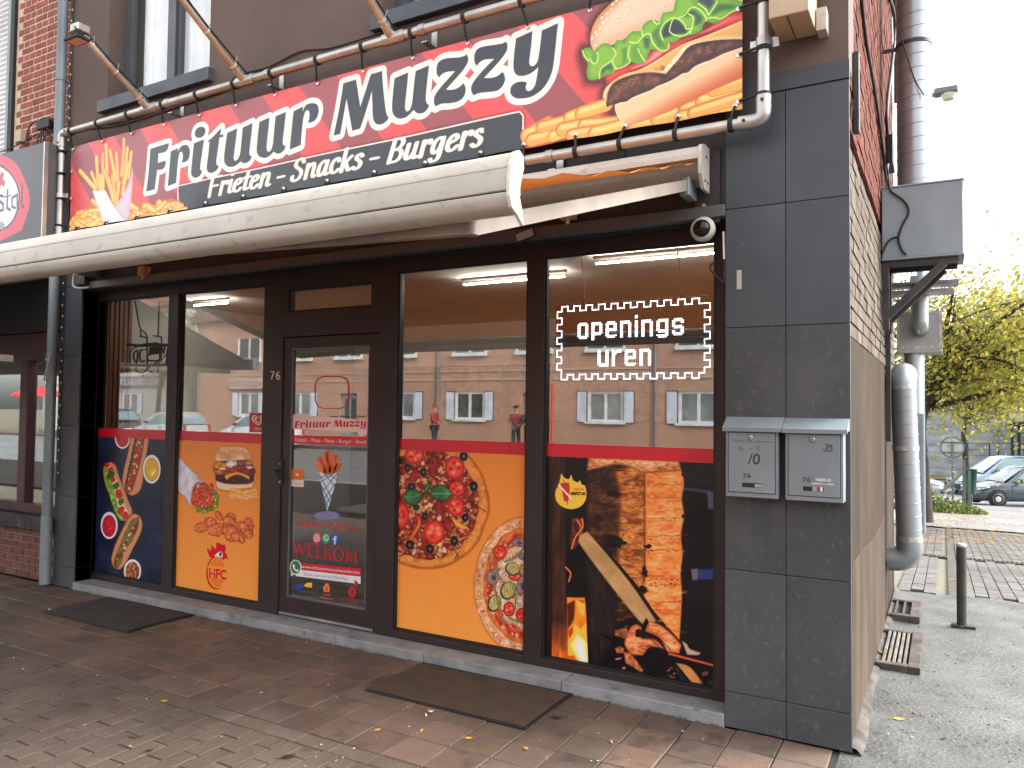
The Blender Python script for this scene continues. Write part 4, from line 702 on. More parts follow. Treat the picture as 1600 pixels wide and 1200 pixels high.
M_tile = mat('pavement_tile', lin((106, 85, 72)), lin((91, 76, 66)), 6, 0.5, 0.8, bump=0.8, bscale=110, rand=0.16, hue=0.010, speck=lin((122, 108, 98)), spots=(lin((48, 43, 38)), 3.5, 0.56, 0.6), damp=(lin((48, 42, 37)), 1.1, .52, .45))
M_tile2 = mat('pavement_tile_grey', lin((98, 83, 72)), lin((82, 71, 62)), 6, 0.5, 0.8, bump=0.5, bscale=130, rand=0.16, speck=lin((112, 104, 96)), spots=(lin((44, 41, 37)), 4.0, 0.55, 0.6), damp=(lin((48, 42, 37)), 1.1, .52, .45))
M_paver = mat('concrete_paver', lin((96, 82, 72)), lin((83, 71, 62)), 7, 0.55, 0.75, bump=0.6, bscale=150, rand=0.09, hue=0.008, speck=lin((144, 131, 120)), spots=(lin((58, 52, 46)), 2.6, 0.60, 0.45), damp=(lin((52, 46, 40)), .9, .52, .55))
M_bed = mat('dirty_joint_sand', lin((40, 36, 30)), lin((30, 27, 23)), 12, 0.9, None, spots=(lin((74, 84, 52)), 5, .62, .6))
M_asphalt = mat('worn_wet_asphalt', lin((92, 93, 91)), lin((62, 62, 60)), 3.0, 0.3, 0.75, bump=1.6, bscale=42, speck=lin((118, 120, 117)), speckscale=85, spots=(lin((44, 43, 40)), 7, 0.57, 0.75), lo=.3, hi=.7, detail=9)
M_cement = mat('cement_fillet', lin((100, 96, 91)), lin((72, 68, 64)), 9, 0.9, None, spec=.1, bump=0.6, bscale=50)
M_apaver = mat('alley_paver', lin((96, 93, 89)), lin((74, 70, 66)), 1.3, 0.4, 0.75, bump=0.4, bscale=80, spots=(lin((150, 124, 84)), 9, 0.64, 0.55))
M_road = mat('road_asphalt', lin((104, 105, 106)), lin((88, 89, 90)), 1.2, 0.4, 0.7, bump=0.4, bscale=60)
M_earth = mat('earth', lin((110, 100, 84)), lin((92, 90, 66)), .5, 0.9)
M_glass = glass_mat('shop_glass', 0.24, (.95, .97, .96))
M_glass2 = glass_mat('window_glass', 0.10, (.97, .98, .98), gain=1.0)

# ------------------------------------------------------------------ terrain
def gz(y):
    if y <= 4: return 0.0
    return -0.069 * (min(y, 32) - 4)
def at_g(px, py, h=0.0):
    r = ray(px, py); t = 1.0
    lo, hi = 0.5, 200.0
    for _ in range(60):
        m = (lo + hi) / 2
        if r[2] * m / F_PX + CAM_H > gz(r[1] * m / F_PX - CAM_D) + h: lo = m
        else: hi = m
    m = lo / F_PX; return Vector((r[0] * m, r[1] * m - CAM_D, r[2] * m + CAM_H))
def sheet_grid(name, xs, ys, zf, m, kind='structure'):
    b = MB(); n = len(xs); b.add([(x, y, zf(x, y)) for y in ys for x in xs], [(j * n + i, j * n + i + 1, (j + 1) * n + i + 1, (j + 1) * n + i) for j in range(len(ys) - 1) for i in range(n - 1)], True)
    return tag(b.build(name, m), kind=kind)
sheet_grid('ground', [-300, -60, -12, -0.395, 2, 10, 60, 300], [-300, -60, -24.4, -20.0, -8.4, -8.3, -1.2, 3.95, 4.0, 10, 18, 25, 32, 60, 300], lambda x, y: (gz(y) - 0.06) if y > -8.35 else (-0.2 if y > -24 else -0.05), M_earth)
tag(MB().box(-90, 60, -20.0, -8.42, -0.3, -0.13).build('road', M_road), kind='structure')
pav_o = tag(MB().box(-90, 60, -24.4, -20.15, -0.2, -0.004).build('opposite_pavement', M_paver), kind='structure')
kb = MB()
for i in range(40): kb.cbox(-20 + i * 1.0 + .004, -19 + i * 1.0 - .004, -8.42, -8.28, -0.25, 0.0, .012)
tag(kb.build('kerb', M_sill), kind='structure')

# pavement: tiles by the shop, then long running pavers
bed = MB(); bed.box(-9.6, -0.44, -4.40, -0.002, -0.05, -0.011); pave = tag(bed.build('pavement', M_bed), kind='structure')
def slab_mesh(name, w, d, m, ch=0.004, h=0.03):
    b = MB(); x, y = w / 2, d / 2
    b.add([(-x, -y, -h), (x, -y, -h), (x, y, -h), (-x, y, -h), (-x, -y, -ch), (x, -y, -ch), (x, y, -ch), (-x, y, -ch), (-x + ch, -y + ch, 0), (x - ch, -y + ch, 0), (x - ch, y - ch, 0), (-x + ch, y - ch, 0)],
          [(0, 1, 5, 4), (1, 2, 6, 5), (2, 3, 7, 6), (3, 0, 4, 7), (4, 5, 9, 8), (5, 6, 10, 9), (6, 7, 11, 10), (7, 4, 8, 11), (8, 9, 10, 11)])
    return b.mesh(name, m)
TS = 0.2265
me_t, me_t2, me_p = slab_mesh('tile', TS - .005, TS - .005, M_tile), slab_mesh('tile', TS - .005, TS - .005, M_tile2), slab_mesh('paver', 0.1000, 0.212, M_paver, .0025)
me_ph = slab_mesh('paver', 0.1000, 0.103, M_paver, .0025); me_p2 = slab_mesh('paver', TS - .007, 0.101, M_paver, .0025)
r = random.Random(3)
tx = [-0.47 - TS / 2 - i * TS for i in range(40)]
near = 0
for j in range(5):
    for i, x in enumerate(tx):
        if x < -8.6: continue
        o = link('paving_tile', me_t if r.random() < .66 else me_t2, pave, (x, -0.015 - TS * (j + .5), 0.0 + r.uniform(-.0025, .0025))); o.rotation_euler = (r.uniform(-.008, .008), r.uniform(-.008, .008), r.uniform(-.006, .006) + r.choice([0, math.pi / 2]))
yb = -0.015 - 5 * TS - .0565
for x in tx:
    if x > -8: o = link('paving_block', me_p2, pave, (x, yb, r.uniform(-.002, .002))); o.rotation_euler = (r.uniform(-.01, .01), 0, r.uniform(-.006, .006))
cand = []
for c in range(84):
    x = -0.50 - c * 0.1105
    for k in range(16):
        y = yb - .0575 - 0.108 - k * 0.221 - (0.1105 if c % 2 else 0)
        if y < -4.3: continue
        cand.append((x, y))
vis = lambda x, y: ROT.T @ np.array((x, y + CAM_D, -CAM_H))
def onscreen(x, y):
    c = vis(x, y)
    return c[2] > 0.3 and -60 < 800 + F_PX * c[0] / c[2] < 1660 and 600 + F_PX * c[1] / c[2] < 1280
shown = sorted([p for p in cand if onscreen(*p)], key=lambda p: p[0] ** 2 + (p[1] + 4) ** 2)[:255]; sset = set(shown)
for x, y in shown:
    o = link('paver', me_p, pave, (x + r.uniform(-.001, .001), y, r.uniform(-.002, .002))); o.rotation_euler = (r.uniform(-.009, .009), r.uniform(-.012, .012), r.uniform(-.006, .006))
rest = MB()
for x, y in cand:
    if (x, y) not in sset: z = r.uniform(-.002, .001); rest.cbox(x - .0525, x + .0525, y - .1075, y + .1075, -.03, z, .003) if False else rest.box(x - .0525, x + .0525, y - .1075, y + .1075, -.03, z)
for c in range(1, 84, 2): link('paver', me_ph, pave, (-0.50 - c * 0.1105, yb - .0575 - .0535, r.uniform(-.002, .002)))
tag(MB().box(-90, 60, -8.28, -4.41, -.2, -.006).build('front_pavement', mat('dimmed_pavers', lin((54, 49, 45)), lin((40, 37, 34)), 1.2, .85, None, spec=.12)), kind='structure')  # pavers darkened in colour so the door glass reflects a dark ground
tag(rest.build('paver_field', M_paver, pave), kind='stuff')

# alley beside the shop: rough wet asphalt, then klinker paving falling away
def rough(x, y): return (math.sin(x * 3.1 + y * 1.7) * .006 + math.sin(x * 7.3 - y * 5.1) * .004 + RNG.uniform(-.003, .003)) - .006
tag(MB().box(-0.44, 14, -4.40, -1.19, -.06, -.004).build('corner_pavement', M_paver), kind='structure')
sheet_grid('alley', [-0.44 + i * .06 for i in range(100)], [-1.2 + i * .06 for i in range(86)], lambda x, y: rough(x, y) + (.004 if y < 3.9 else 0), M_asphalt)
ab = MB(); ab.add([(-2, 3.88, -.02), (14, 3.88, -.02), (14, 14.2, gz(14.2) - .02), (-2, 14.2, gz(14.2) - .02)], [(0, 1, 2, 3)])
alley = tag(ab.build('alley_paving', mat('alley_joint', lin((96, 92, 84)), lin((112, 108, 84)), 3, .8)), kind='structure')
def slope_blocks(x0, x1, y0, y1, w, d, name, offs=True, m=M_apaver):
    b = MB(); ny = int((y1 - y0) / d); nx = int((x1 - x0) / w)
    for i in range(nx):
        for j in range(ny):
            x = x0 + i * w; y = y0 + j * d + (d / 2 if offs and i % 2 else 0); z0, z1 = gz(max(y, 4)), gz(max(y + d, 4)); dz = RNG.uniform(-.003, .003)
            b.add([(x + .004, y + .004, z0 + dz), (x + w - .004, y + .004, z0 + dz), (x + w - .004, y + d - .004, z1 + dz), (x + .004, y + d - .004, z1 + dz), (x, y, z0 - .02), (x + w, y, z0 - .02), (x + w, y + d, z1 - .02), (x, y + d, z1 - .02)], [(0, 1, 2, 3), (4, 5, 1, 0), (5, 6, 2, 1), (6, 7, 3, 2), (7, 4, 0, 3)])
    return tag(b.build(name, m, alley), kind='stuff')
me_k = slab_mesh('klinker', .097, .202, M_apaver, .003); kc = []
for xa, xb in ((-.38, .02), (.13, 3.4)):
    for i in range(int((xb - xa) / .105)):
        for j in range(16): kc.append((xa + (i + .5) * .105, 3.96 + j * .21 + (.105 if i % 2 else 0) + .05))
kc.sort(key=lambda p: (p[0] * .9) ** 2 + (p[1] + 4) ** 2); kf = MB()
for n_, (x, y) in enumerate(kc):
    dz = RNG.uniform(-.003, .003)
    if n_ < 290: o = link('klinker', me_k, alley, (x, y, gz(y) + .002 + dz)); o.rotation_euler = (-.0689 if y > 4.1 else -.02, 0, RNG.uniform(-.01, .01))
    else: kf.box(x - .0485, x + .0485, y - .101, y + .101, gz(y + .1) - .03, gz(y) + dz - .004)
tag(kf.build('klinker_field', M_apaver, alley), kind='stuff')
kb = MB(); [kb.box(0.03, .12, 3.9 + i * .3, 4.19 + i * .3, gz(4.2 + i * .3) - .05, gz(4.05 + i * .3) + .004) for i in range(34)]; kb.build('edging_strip', M_cement, alley)
slope_blocks(-1.6, 0.02, 7.62, 13.6, .105, .21, 'klinker_field'); slope_blocks(0.13, 3.4, 7.62, 13.6, .105, .21, 'klinker_field')
dc = MB(); z = gz(7.5); dc.box(-1.6, 3.4, 7.43, 7.45, z - .08, z + .008); dc.box(-1.6, 3.4, 7.57, 7.59, z - .08, z + .0)
for i in range(100): dc.box(-1.6 + i * .05, -1.575 + i * .05, 7.45, 7.57, z - .02, z + .003)
dc.build('channel_drain', M_dark_steel, alley)
sheet_grid('parking_road', [-30, -3, 3, 40], [14.1, 20, 26, 32, 44], lambda x, y: gz(y) + .01, mat('wet_concrete_road', lin((128, 130, 130)), lin((108, 110, 110)), .6, .3, .6, bump=.2, bscale=30))
sheet_grid('verge', [-30, 0, 40], [44, 52, 80], lambda x, y: gz(y) + .05 + (y - 44) * .03, mat('grass_leaf_verge', lin((96, 112, 60)), lin((150, 120, 72)), .35, .9, None, bump=.6, bscale=20))

# ------------------------------------------------------------------ the shop building
shop = thing('shop_building', 'dark grey corner snack shop with tiled piers, glass front and brick side wall', 'building', (-3.5, 0.2, 0))
XR, XL = -0.39, -6.95            # corner and left end of the facade
PRX, PLX = -0.985, -6.63         # inner edges of the piers
TOPZ = 7.4
w1L = at_y(167, 159, 0); w1R = at_y(327, 105, 0); wz0 = w1L.z; wx0, wx1 = w1L.x, w1R.x
w2x0 = at_y(596, 28, 0).x; w2x1 = w2x0 + 1.3
wall = MB()
for a, b_ in ((XL, wx0), (wx1, w2x0), (w2x1, XR - .0)): wall.box(a, b_, 0.0, 0.24, 3.30, TOPZ)
for a, b_ in ((wx0, wx1), (w2x0, w2x1)): wall.box(a, b_, 0.0, 0.24, 3.30, wz0); wall.box(a, b_, 0, .24, wz0 + 1.75, TOPZ)
wall.build('upper_wall', M_render, shop)
# structural masses behind the cladding
for a, b_ in ((PRX, XR - .03), (XL, PLX)): MB().box(a, b_, 0.012, 0.24, 0, 3.30).build('pier_core', M_joint, shop)
zr = [0.0, 0.18, 0.80, 1.42, 2.04, 2.66, 3.235]
def panel(x0, x1, z0, z1, m): MB().cbox(x0 + .0015, x1 - .0015, -0.006, 0.011, z0 + .0015, z1 - .0015, .0022).build('cladding_panel', m, shop)
for i in range(6):
    m = M_clad2 if i < 4 else M_clad
    for a, b_ in ((PRX, -0.684), (-0.684, XR + .004)): panel(a, b_, zr[i], zr[i + 1], m)
    panel(XL, PLX, zr[i], zr[i + 1], m)
    MB().box(PLX - .012, PLX, 0.012, 0.148, zr[i] + .002, zr[i + 1] - .002).build('reveal_panel', M_clad, shop)
    MB().box(PRX, PRX + .01, 0.012, 0.148, zr[i] + .002, zr[i + 1] - .002).build('reveal_panel', M_clad, shop)
for a, b_ in ((PRX, XR + .004), (XL, PLX)): MB().box(a, b_, -.012, .011, 3.238, 3.33).build('cladding_cap', M_clad, shop)
fx = [PLX, -5.3, -4.0, -2.6, -1.55, PRX]
for i in range(5): MB().cbox(fx[i] + .002, fx[i + 1] - .002, 0.02, 0.05, 2.70, 3.298, .002).build('fascia_panel', M_fascia, shop)
MB().box(PLX, PRX, .05, .24, 2.62, 3.3).build('lintel', M_joint, shop)
MB().cbox(PLX, PRX, -.02, .12, 2.625, 2.69, .006).build('roller_track', mat('track_grey', lin((84, 86, 88)), None, 4, .5), shop)
# side wall: rendered plinth, whitewashed courses, bare brick above
SY = 3.95
MB().box(XR - .24, XR - .03, 0.242, SY, 0, TOPZ).build('side_wall', M_mortar2, shop)
MB().box(XR - .03, XR - .004, .012, 2.55, 0, 1.98).build('rendered_plinth', M_beige, shop); MB().box(XR - .03, XR - .016, 2.553, SY, 0, 1.94).build('rendered_plinth', M_beige, shop)
def courses(z0, z1, m, y0=0.004, y1=SY, depth=.027):
    b = MB(); n = int((z1 - z0) / .0735)
    for j in range(n):
        z = z0 + j * .0735; y = y0 - (0.11 if j % 2 else 0)
        while y < y1 - .01:
            a, c = max(y, y0), min(y + .212, y1)
            if c - a > .02: d = RNG.uniform(-.003, .003); b.box(XR - .03, XR - .03 + depth + d, a, c, z + .001, z + .0625)
            y += .222
    return tag(b.build('brick_courses', m, shop), kind='stuff')
pb = MB(); pp_ = [(y_, .84 + .02 * math.sin(y_ * 3.1) - .05 * y_ / 4 + RNG.uniform(-.006, .006)) for y_ in [i * .11 for i in range(24)] if y_ < 2.5]
pb.add([(XR - .0025, y_, 0.0) for y_, z_ in pp_] + [(XR - .0025, y_, z_) for y_, z_ in pp_] + [(XR - .004, y_, z_ + .002) for y_, z_ in pp_], [(i, i + 1, i + 1 + len(pp_), i + len(pp_)) for i in range(len(pp_) - 1)] + [(i + len(pp_), i + 1 + len(pp_), i + 1 + 2 * len(pp_), i + 2 * len(pp_)) for i in range(len(pp_) - 1)])
pb.build('patched_render', mat('patched_beige', lin((92, 81, 71)), lin((69, 61, 54)), 3, .9, .95, spec=.06, bump=.6, bscale=60, stretch=(1, 1, .3), spots=(lin((140, 133, 124)), 9, .64, .5), detail=9), shop)
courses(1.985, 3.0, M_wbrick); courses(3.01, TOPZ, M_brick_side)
ff = MB(); P_ = []
for i in range(34):
    y = .0 + i * .118; w = .036 + .010 * math.sin(i * .55) + RNG.uniform(0, .010); P_.append((y, w, RNG.uniform(.022, .03)))
for (y, w, h), (y2, w2, h2) in zip(P_, P_[1:]): ff.add([(XR - .004, y, h), (XR - .004, y2, h2), (XR + w2 * .5, y2, h2 * .7), (XR + w * .5, y, h * .7), (XR + w2, y2, -.005), (XR + w, y, -.005)], [(0, 3, 2, 1), (3, 5, 4, 2)], True)
ff.build('cement_fillet', M_cement, shop)
# upper windows with sheer curtains
def upper_window(x0, x1, z0, z1):
    d = .15; f = MB(); t = .055
    xm = x0 + (x1 - x0) * .50
    f.box(x0, x0 + t, d, d + .07, z0 + t, z1).box(x1 - t, x1, d, d + .07, z0 + t, z1).box(x0, x1, d, d + .07, z0, z0 + t).box(x0, x1, d, d + .07, z1 - t, z1).box(xm - .05, xm + .05, d - .012, d + .07, z0 + t, z1 - t)
    for a, b_ in ((x0 + t, xm - .05), (xm + .05, x1 - t)): f.box(a, a + .035, d + .012, d + .06, z0 + t, z1 - t).box(b_ - .035, b_, d + .012, d + .06, z0 + t, z1 - t).box(a + .035, b_ - .035, d + .012, d + .06, z0 + t, z0 + t + .035)
    w = f.build('window_frame', mat('grey_window_frame', lin((88, 92, 98)), lin((76, 80, 86)), 3, .4, .55), shop)
    for a, b_ in ((x0 + t + .035, xm - .085), (xm + .085, x1 - t - .035)): MB().quad((a, d + .034, z0 + t + .035), (b_, d + .034, z0 + t + .035), (b_, d + .034, z1 - t), (a, d + .034, z1 - t)).build('pane', M_glass2, w)
    c = MB(); n = 60; vs = []
    for i in range(n + 1): x = x0 + .17 + (x1 - x0 - .2) * i / n; y = .228 + .010 * math.sin(i * 1.3) + .008 * math.sin(i * .45); vs += [(x, y, z0 + .03), (x, y, z1)]
    c.add(vs, [(2 * i, 2 * i + 2, 2 * i + 3, 2 * i + 1) for i in range(n)], True); c.build('curtain', mat('sheer_curtain', lin((240, 249, 252)), None, 3, .9), w)
    MB().box(x0 - .2, x1 + .2, .32, .34, z0 - .1, z1 + .1).build('room_behind', mat('dim_room', lin((150, 158, 160)), None, 2, .9), w)
    s = MB(); s.cbox(x0 - .055, x1 + .055, -.055, .15, z0 - .105, z0, .004); s.build('window_sill', mat('blue_grey_sill', lin((74, 82, 90)), lin((64, 71, 79)), 4, .45, .6, spots=(lin((196, 200, 200)), 22, .71, .6)), shop)
upper_window(wx0, wx1, wz0, wz0 + 1.75); upper_window(w2x0, w2x1, wz0, wz0 + 1.75)
# shopfront frame
FY0, FY1 = 0.15, 0.225
gx = lambda px, py: at_y(px, py, GX).x
W1 = (gx(157, 470), gx(269.6, 461)); W2 = (gx(285, 460), gx(419.3, 446)); W3 = (gx(627, 425), gx(829, 405)); W4 = (gx(855, 402.5), gx(1121, 380))
GZ0, GZ1 = 0.11, 2.545
DL, DR = at_y(442, 560, FY0).x, at_y(591, 560, FY0).x; DT = at_y(520, 524, FY0).z
TRZ0, TRZ1 = at_y(456, 489, GX).z, at_y(586, 441, GX).z
fr = MB(); SILL = 0.062
def fbar(x0, x1, z0, z1, m=M_frame): MB().cbox(x0, x1, FY0, FY1, z0, z1, .004).build('window_frame', m, shop)
fbar(PLX, W1[0], SILL, GZ1); fbar(W1[1], W2[0], SILL, GZ1); fbar(W2[1], DL - .004, SILL, GZ1); fbar(DR + .004, W3[0], SILL, GZ1); fbar(W3[1], W4[0], SILL, GZ1); fbar(W4[1], PRX, SILL, GZ1)
fbar(PLX, PRX, GZ1, 2.625); 
for a in (W1, W2, W3, W4): fbar(a[0], a[1], SILL, GZ0)
fbar(DL - .004, DR + .004, TRZ1, GZ1); fbar(DL - .004, DR + .004, DT + .005, TRZ0)
fbar(DL - .004, gx(456, 465), TRZ0, TRZ1); fbar(gx(586, 462), DR + .004, TRZ0, TRZ1)
def bead(x0, x1, z0, z1, par):
    b = MB(); t, y0, y1 = .014, FY0 + .012, GX - .004
    b.box(x0, x0 + t, y0, y1, z0, z1).box(x1 - t, x1, y0, y1, z0, z1).box(x0 + t, x1 - t, y0, y1, z0, z0 + t).box(x0 + t, x1 - t, y0, y1, z1 - t, z1); b.build('glazing_bead', M_black, par)
def pane(x0, x1, z0, z1, par=shop, m=M_glass):
    p = MB().quad((x0, GX, z0), (x1, GX, z0), (x1, GX, z1), (x0, GX, z1)).build('pane', m, par); bead(x0, x1, z0, z1, p) if par is shop else None; return p
for a in (W1, W2, W3, W4): pane(a[0], a[1], GZ0, GZ1)
pane(gx(456, 465), gx(586, 462), TRZ0, TRZ1)
# door
door = bpy.data.objects.new('door', None); COL.objects.link(door); door.parent = shop; door.location = (0, 0, 0)
dg = [gx(458, 560), gx(580.5, 560), at_y(450, 931, GX).z, at_y(520, 542, GX).z]
DZ0 = SILL + .012; y0, y1 = FY0 + .012, FY1 - .006
d = MB(); d.cbox(DL, dg[0], y0, y1, DZ0, DT, .003).cbox(dg[1], DR, y0, y1, DZ0, DT, .003).cbox(dg[0], dg[1], y0, y1, DZ0, dg[2], .003).cbox(dg[0], dg[1], y0, y1, dg[3], DT, .003); d.build('door_leaf', M_frame, door)
b = MB(); t = .012; b.box(dg[0], dg[0] + t, y0 + .006, GX - .003, dg[2], dg[3]).box(dg[1] - t, dg[1], y0 + .006, GX - .003, dg[2], dg[3]).box(dg[0] + t, dg[1] - t, y0 + .006, GX - .003, dg[2], dg[2] + t).box(dg[0] + t, dg[1] - t, y0 + .006, GX - .003, dg[3] - t, dg[3]); b.build('glazing_bead', mat('bead_grey', lin((96, 98, 100)), None, 4, .4), door)
pane(dg[0], dg[1], dg[2], dg[3], door)
MB().box(DL + .01, DR - .01, y0 - .012, y0, DZ0 + .002, DZ0 + .018).build('threshold_strip', M_alu, door)
h = at_y(440, 736, y0); hb = MB(); hb.cbox(h.x - .018, h.x + .018, y0 - .012, y0, h.z - .11, h.z + .09, .004); hb.build('handle_plate', M_black, door)
hb = MB(); hb.tube(bez([(h.x, y0 - .01, h.z + .005), (h.x - .004, y0 - .06, h.z + .002), (h.x + .05, y0 - .066, h.z - .03), (h.x + .13, y0 - .05, h.z - .045)], 6), .009, 8); hb.build('handle', M_black, door)
MB().lathe([(.009, -.006), (.009, .004)], (h.x, y0 - .016, h.z - .08), 10, 'y').lathe([(.007, -.006), (.007, .004)], (h.x, y0 - .016, h.z + .055), 10, 'y').build('lock_cylinder', M_alu, door)
# sill stones
sx = [PLX + .0, -5.55, at_y(378, 965, 0).x, -3.6, at_y(663, 1032, 0).x, at_y(878, 1075, 0).x, PRX]
sx = sorted(set(sx))
for a, b_ in zip(sx, sx[1:]): MB().cbox(a + .002, b_ - .002, -.012, FY1, -.02, SILL, .005).build('sill_stone', M_sill, shop)
# interior of the shop
M_wallin = mat('warm_wall', lin((226, 218, 206)), None, 1, .9); M_dark_in = mat('dark_interior', lin((70, 64, 60)), lin((52, 48, 46)), 1, .7)
MB().box(PLX, XR - .25, 3.6, 3.7, .02, 2.8).build('back_wall', M_wallin, shop); MB().box(PLX + .01, XR - .26, 3.54, 3.6, .03, 2.12).build('dark_panelling', M_dark_in, shop); MB().cbox(-5.4, -2.2, 2.7, 3.2, .03, 1.1, .02).build('counter', M_dark_in, shop)
MB().box(PLX, XR - .25, .24, 3.6, .0, .03).build('shop_floor', mat('dark_floor_tiles', lin((44, 43, 42)), lin((34, 33, 33)), 3, .4, .5), shop)
MB().box(PLX, XR - .25, .24, 3.6, 2.62, 2.7).build('ceiling', M_wallin, shop); MB().box(PLX - .1, PLX, .24, 3.6, .02, 2.7).build('inner_side_wall', mat('pale_wall', lin((214, 208, 200)), None, 1, .9), shop)
MB().box(XR - .26, XR - .245, .25, 3.6, .02, 2.7).build('inner_side_wall', M_wallin, shop); [MB().cbox(-5.2 + i * .95, -4.35 + i * .95, 3.50, 3.54, 1.5, 2.1, .01).build('menu_panel', mat('menu_brown', lin((136, 110, 90)), lin((70, 54, 46)), 6, .5), shop) for i in range(3)]
MB().box(-7.6, XL, 0.03, .24, 0, 3.3)
for i in range(5): MB().box(PLX + .002, PLX + .03, .25 + i * .045, .28 + i * .045, .05, 2.6).build('wood_slat', mat('brown_slat', lin((150, 104, 78)), lin((116, 78, 58)), 5, .6, stretch=(1, 1, .1)), shop)
# ------------------------------------------------------------------ furniture and lamps inside
def table(x, y, label):
    t = thing('table', label, 'table', (x, y, .03), 0, 'tables inside the shop'); MB().cbox(x - .32, x + .32, y - .32, y + .32, .75, .78, .006).build('tabletop', mat('pale_laminate', lin((196, 196, 190)), None, 3, .4), t)
    MB().tube([(x, y, .05), (x, y, .75)], .03, 10).build('stem', M_dark_steel, t); MB().cbox(x - .22, x + .22, y - .22, y + .22, .03, .055, .008).build('foot', M_dark_steel, t); return t
for x, y, l in ((-4.05, 1.15, 'pale square table just inside the glass door, nearest the pane'), (-3.35, 1.75, 'pale square table behind the door, right of the nearest table'), (-4.6, 2.3, 'pale square table deep in the shop, left of the door')): table(x, y, l)
def chair(x, y, rz, label):
    t = thing('chair', label, 'chair', (0, 0, 0), 0, 'chairs inside the shop'); m = mat('black_chair', lin((40, 38, 38)), None, 4, .5)
    MB().cbox(-.2, .2, -.2, .2, .43, .46, .01).build('seat', m, t); MB().cbox(-.2, .2, .17, .2, .62, .88, .01).build('backrest', m, t)
    for sx in (-1, 1):
        for sy in (-1, 1): MB().tube([(sx * .2, sy * .2, .03), (sx * .175, sy * .175, .43 if sy < 0 else .88)], .011, 6).build('leg', M_alu, t)
    t.location = (x, y, 0); t.rotation_euler = (0, 0, rz); return t
for a in ((-3.55, 1.1, 1.4, 'black chair with metal legs beside the nearest table behind the door'), (-2.95, 1.9, -1.2, 'black chair with metal legs, right end behind the door glass'), (-4.3, 1.75, 2.9, 'black chair with metal legs between the tables left of the door')): chair(*a)
def tube_lamp(x0, x1, y, label):
    t = thing('ceiling_lamp', label, 'lamp', ((x0 + x1) / 2, y, 2.6), 0, 'tube lamps on the shop ceiling'); MB().cbox(x0, x1, y - .012, y + .012, 2.60, 2.62, .004).build('lamp_body', M_black, t); MB().tube([(x0 + .02, y, 2.57), (x1 - .02, y, 2.57)], .006, 8).build('tube', emit_mat('lit_tube', (1, .95, .88), 30.0), t)
tube_lamp(-3.25, -2.35, .95, 'lit tube lamp on the ceiling behind the pizza window'); tube_lamp(-6.25, -5.75, .85, 'tube light added to brighten the wall behind the hot dog window'); tube_lamp(-2.0, -1.15, .62, 'lit tube lamp on the ceiling behind the display board')  # the hot dog window tube is added to brighten the inner side wall

# ------------------------------------------------------------------ prints on the glass
SB1 = at_y(622.8, 684.8, PY).z; SB0 = SB1 - .078
def window_print(name, cv, label, rough=.28):
    cv2 = cv; H = cv.sheet(name, print_mat(name + '_print_' + str(cv.W), cv.image(name + '_art', 1.08), rough, spec=.35)); tag(H, label, 'poster', 'food posters on the shop windows')
    return H
M_strip = mat('red_vinyl', lin((206, 24, 48)), None, 2, .3)
for art, w, lab in ((art_hotdogs, W1, 'dark blue window poster of hot dogs and sauce bowls'), (art_burgers, W2, 'orange window poster of wrap, burger, fried chicken and rooster emblem'), (art_pizzas, W3, 'orange window poster of two pizzas'), (art_kebab, W4, 'black window poster of a doner kebab being carved over fire')):
    x0, x1 = w[0] + .003, w[1] - .003; cv = art(x0, x1); cv.image_rows = None
    # trim the sheet to the glass: from the frame foot to the red strip
    top = int(round((cv.z1 - SB0) * cv.ppm)) ; cv.a = cv.a[max(0, top):]; cv.z1 = cv.z1 - max(0, top) / cv.ppm
    bot = int(round((GZ0 + .016 - cv.z0) * cv.ppm)); cv.a = cv.a[:cv.a.shape[0] - bot]; cv.z0 += bot / cv.ppm; cv.H = cv.a.shape[0]
    p = window_print('window_poster', cv, lab)
    MB().box(x0, x1, PY - .0006, PY, SB0 + .0005, SB1).build('red_strip', M_strip, p)
# stickers on the door
DY = GX - .0012
M_red = mat('red_sticker', lin((206, 30, 50)), None, 2, .35); M_wht = mat('white_sticker', lin((234, 226, 224)), None, 2, .4); M_pink = mat('rose_white_sticker', lin((236, 214, 212)), None, 2, .4)
M_ink = mat('dark_ink', lin((40, 40, 44)), None, 2, .5)
def sticker(name, label, cat='sticker', group='stickers on the glass door', at=(515, 750)):
    p = at_y(at[0], at[1], DY); return thing(name, label, cat, p, 0, group)
o, k = (400, 480), 5.454
t = sticker('outline_sticker', 'red rounded square outline high on the door glass', at=(520, 612))
def rrect(x0, y0, x1, y1, r): return [(x0 + r, y0), ((x0 + x1) / 2, y0), (x1 - r, y0), (x1 - r * .3, y0 + r * .3), (x1, y0 + r), (x1, (y0 + y1) / 2), (x1, y1 - r), (x1 - r * .3, y1 - r * .3), (x1 - r, y1), ((x0 + x1) / 2, y1), (x0 + r, y1), (x0 + r * .3, y1 - r * .3), (x0, y1 - r), (x0, (y0 + y1) / 2), (x0, y0 + r), (x0 + r * .3, y0 + r * .3)]
cut_sheet('outline', [rrect(500, 586, 795, 866, 75), rrect(510, 597, 782, 858, 68)], DY, M_red, t, o, k)
t = sticker('title_sticker', 'red lettering Frituur Muzzy on a pale cut sticker on the door', at=(516, 662))
bl = [(310,935),(325,915),(370,905),(480,925),(560,930),(640,935),(720,945),(860,955),(950,955),(958,975),(945,1085),(905,1098),(875,1090),(870,1062),(760,1060),(640,1055),(500,1045),(400,1042),(320,1042),(308,1020),(314,970)]
cut_sheet('backing', [bl], DY, M_pink, t, o, k)
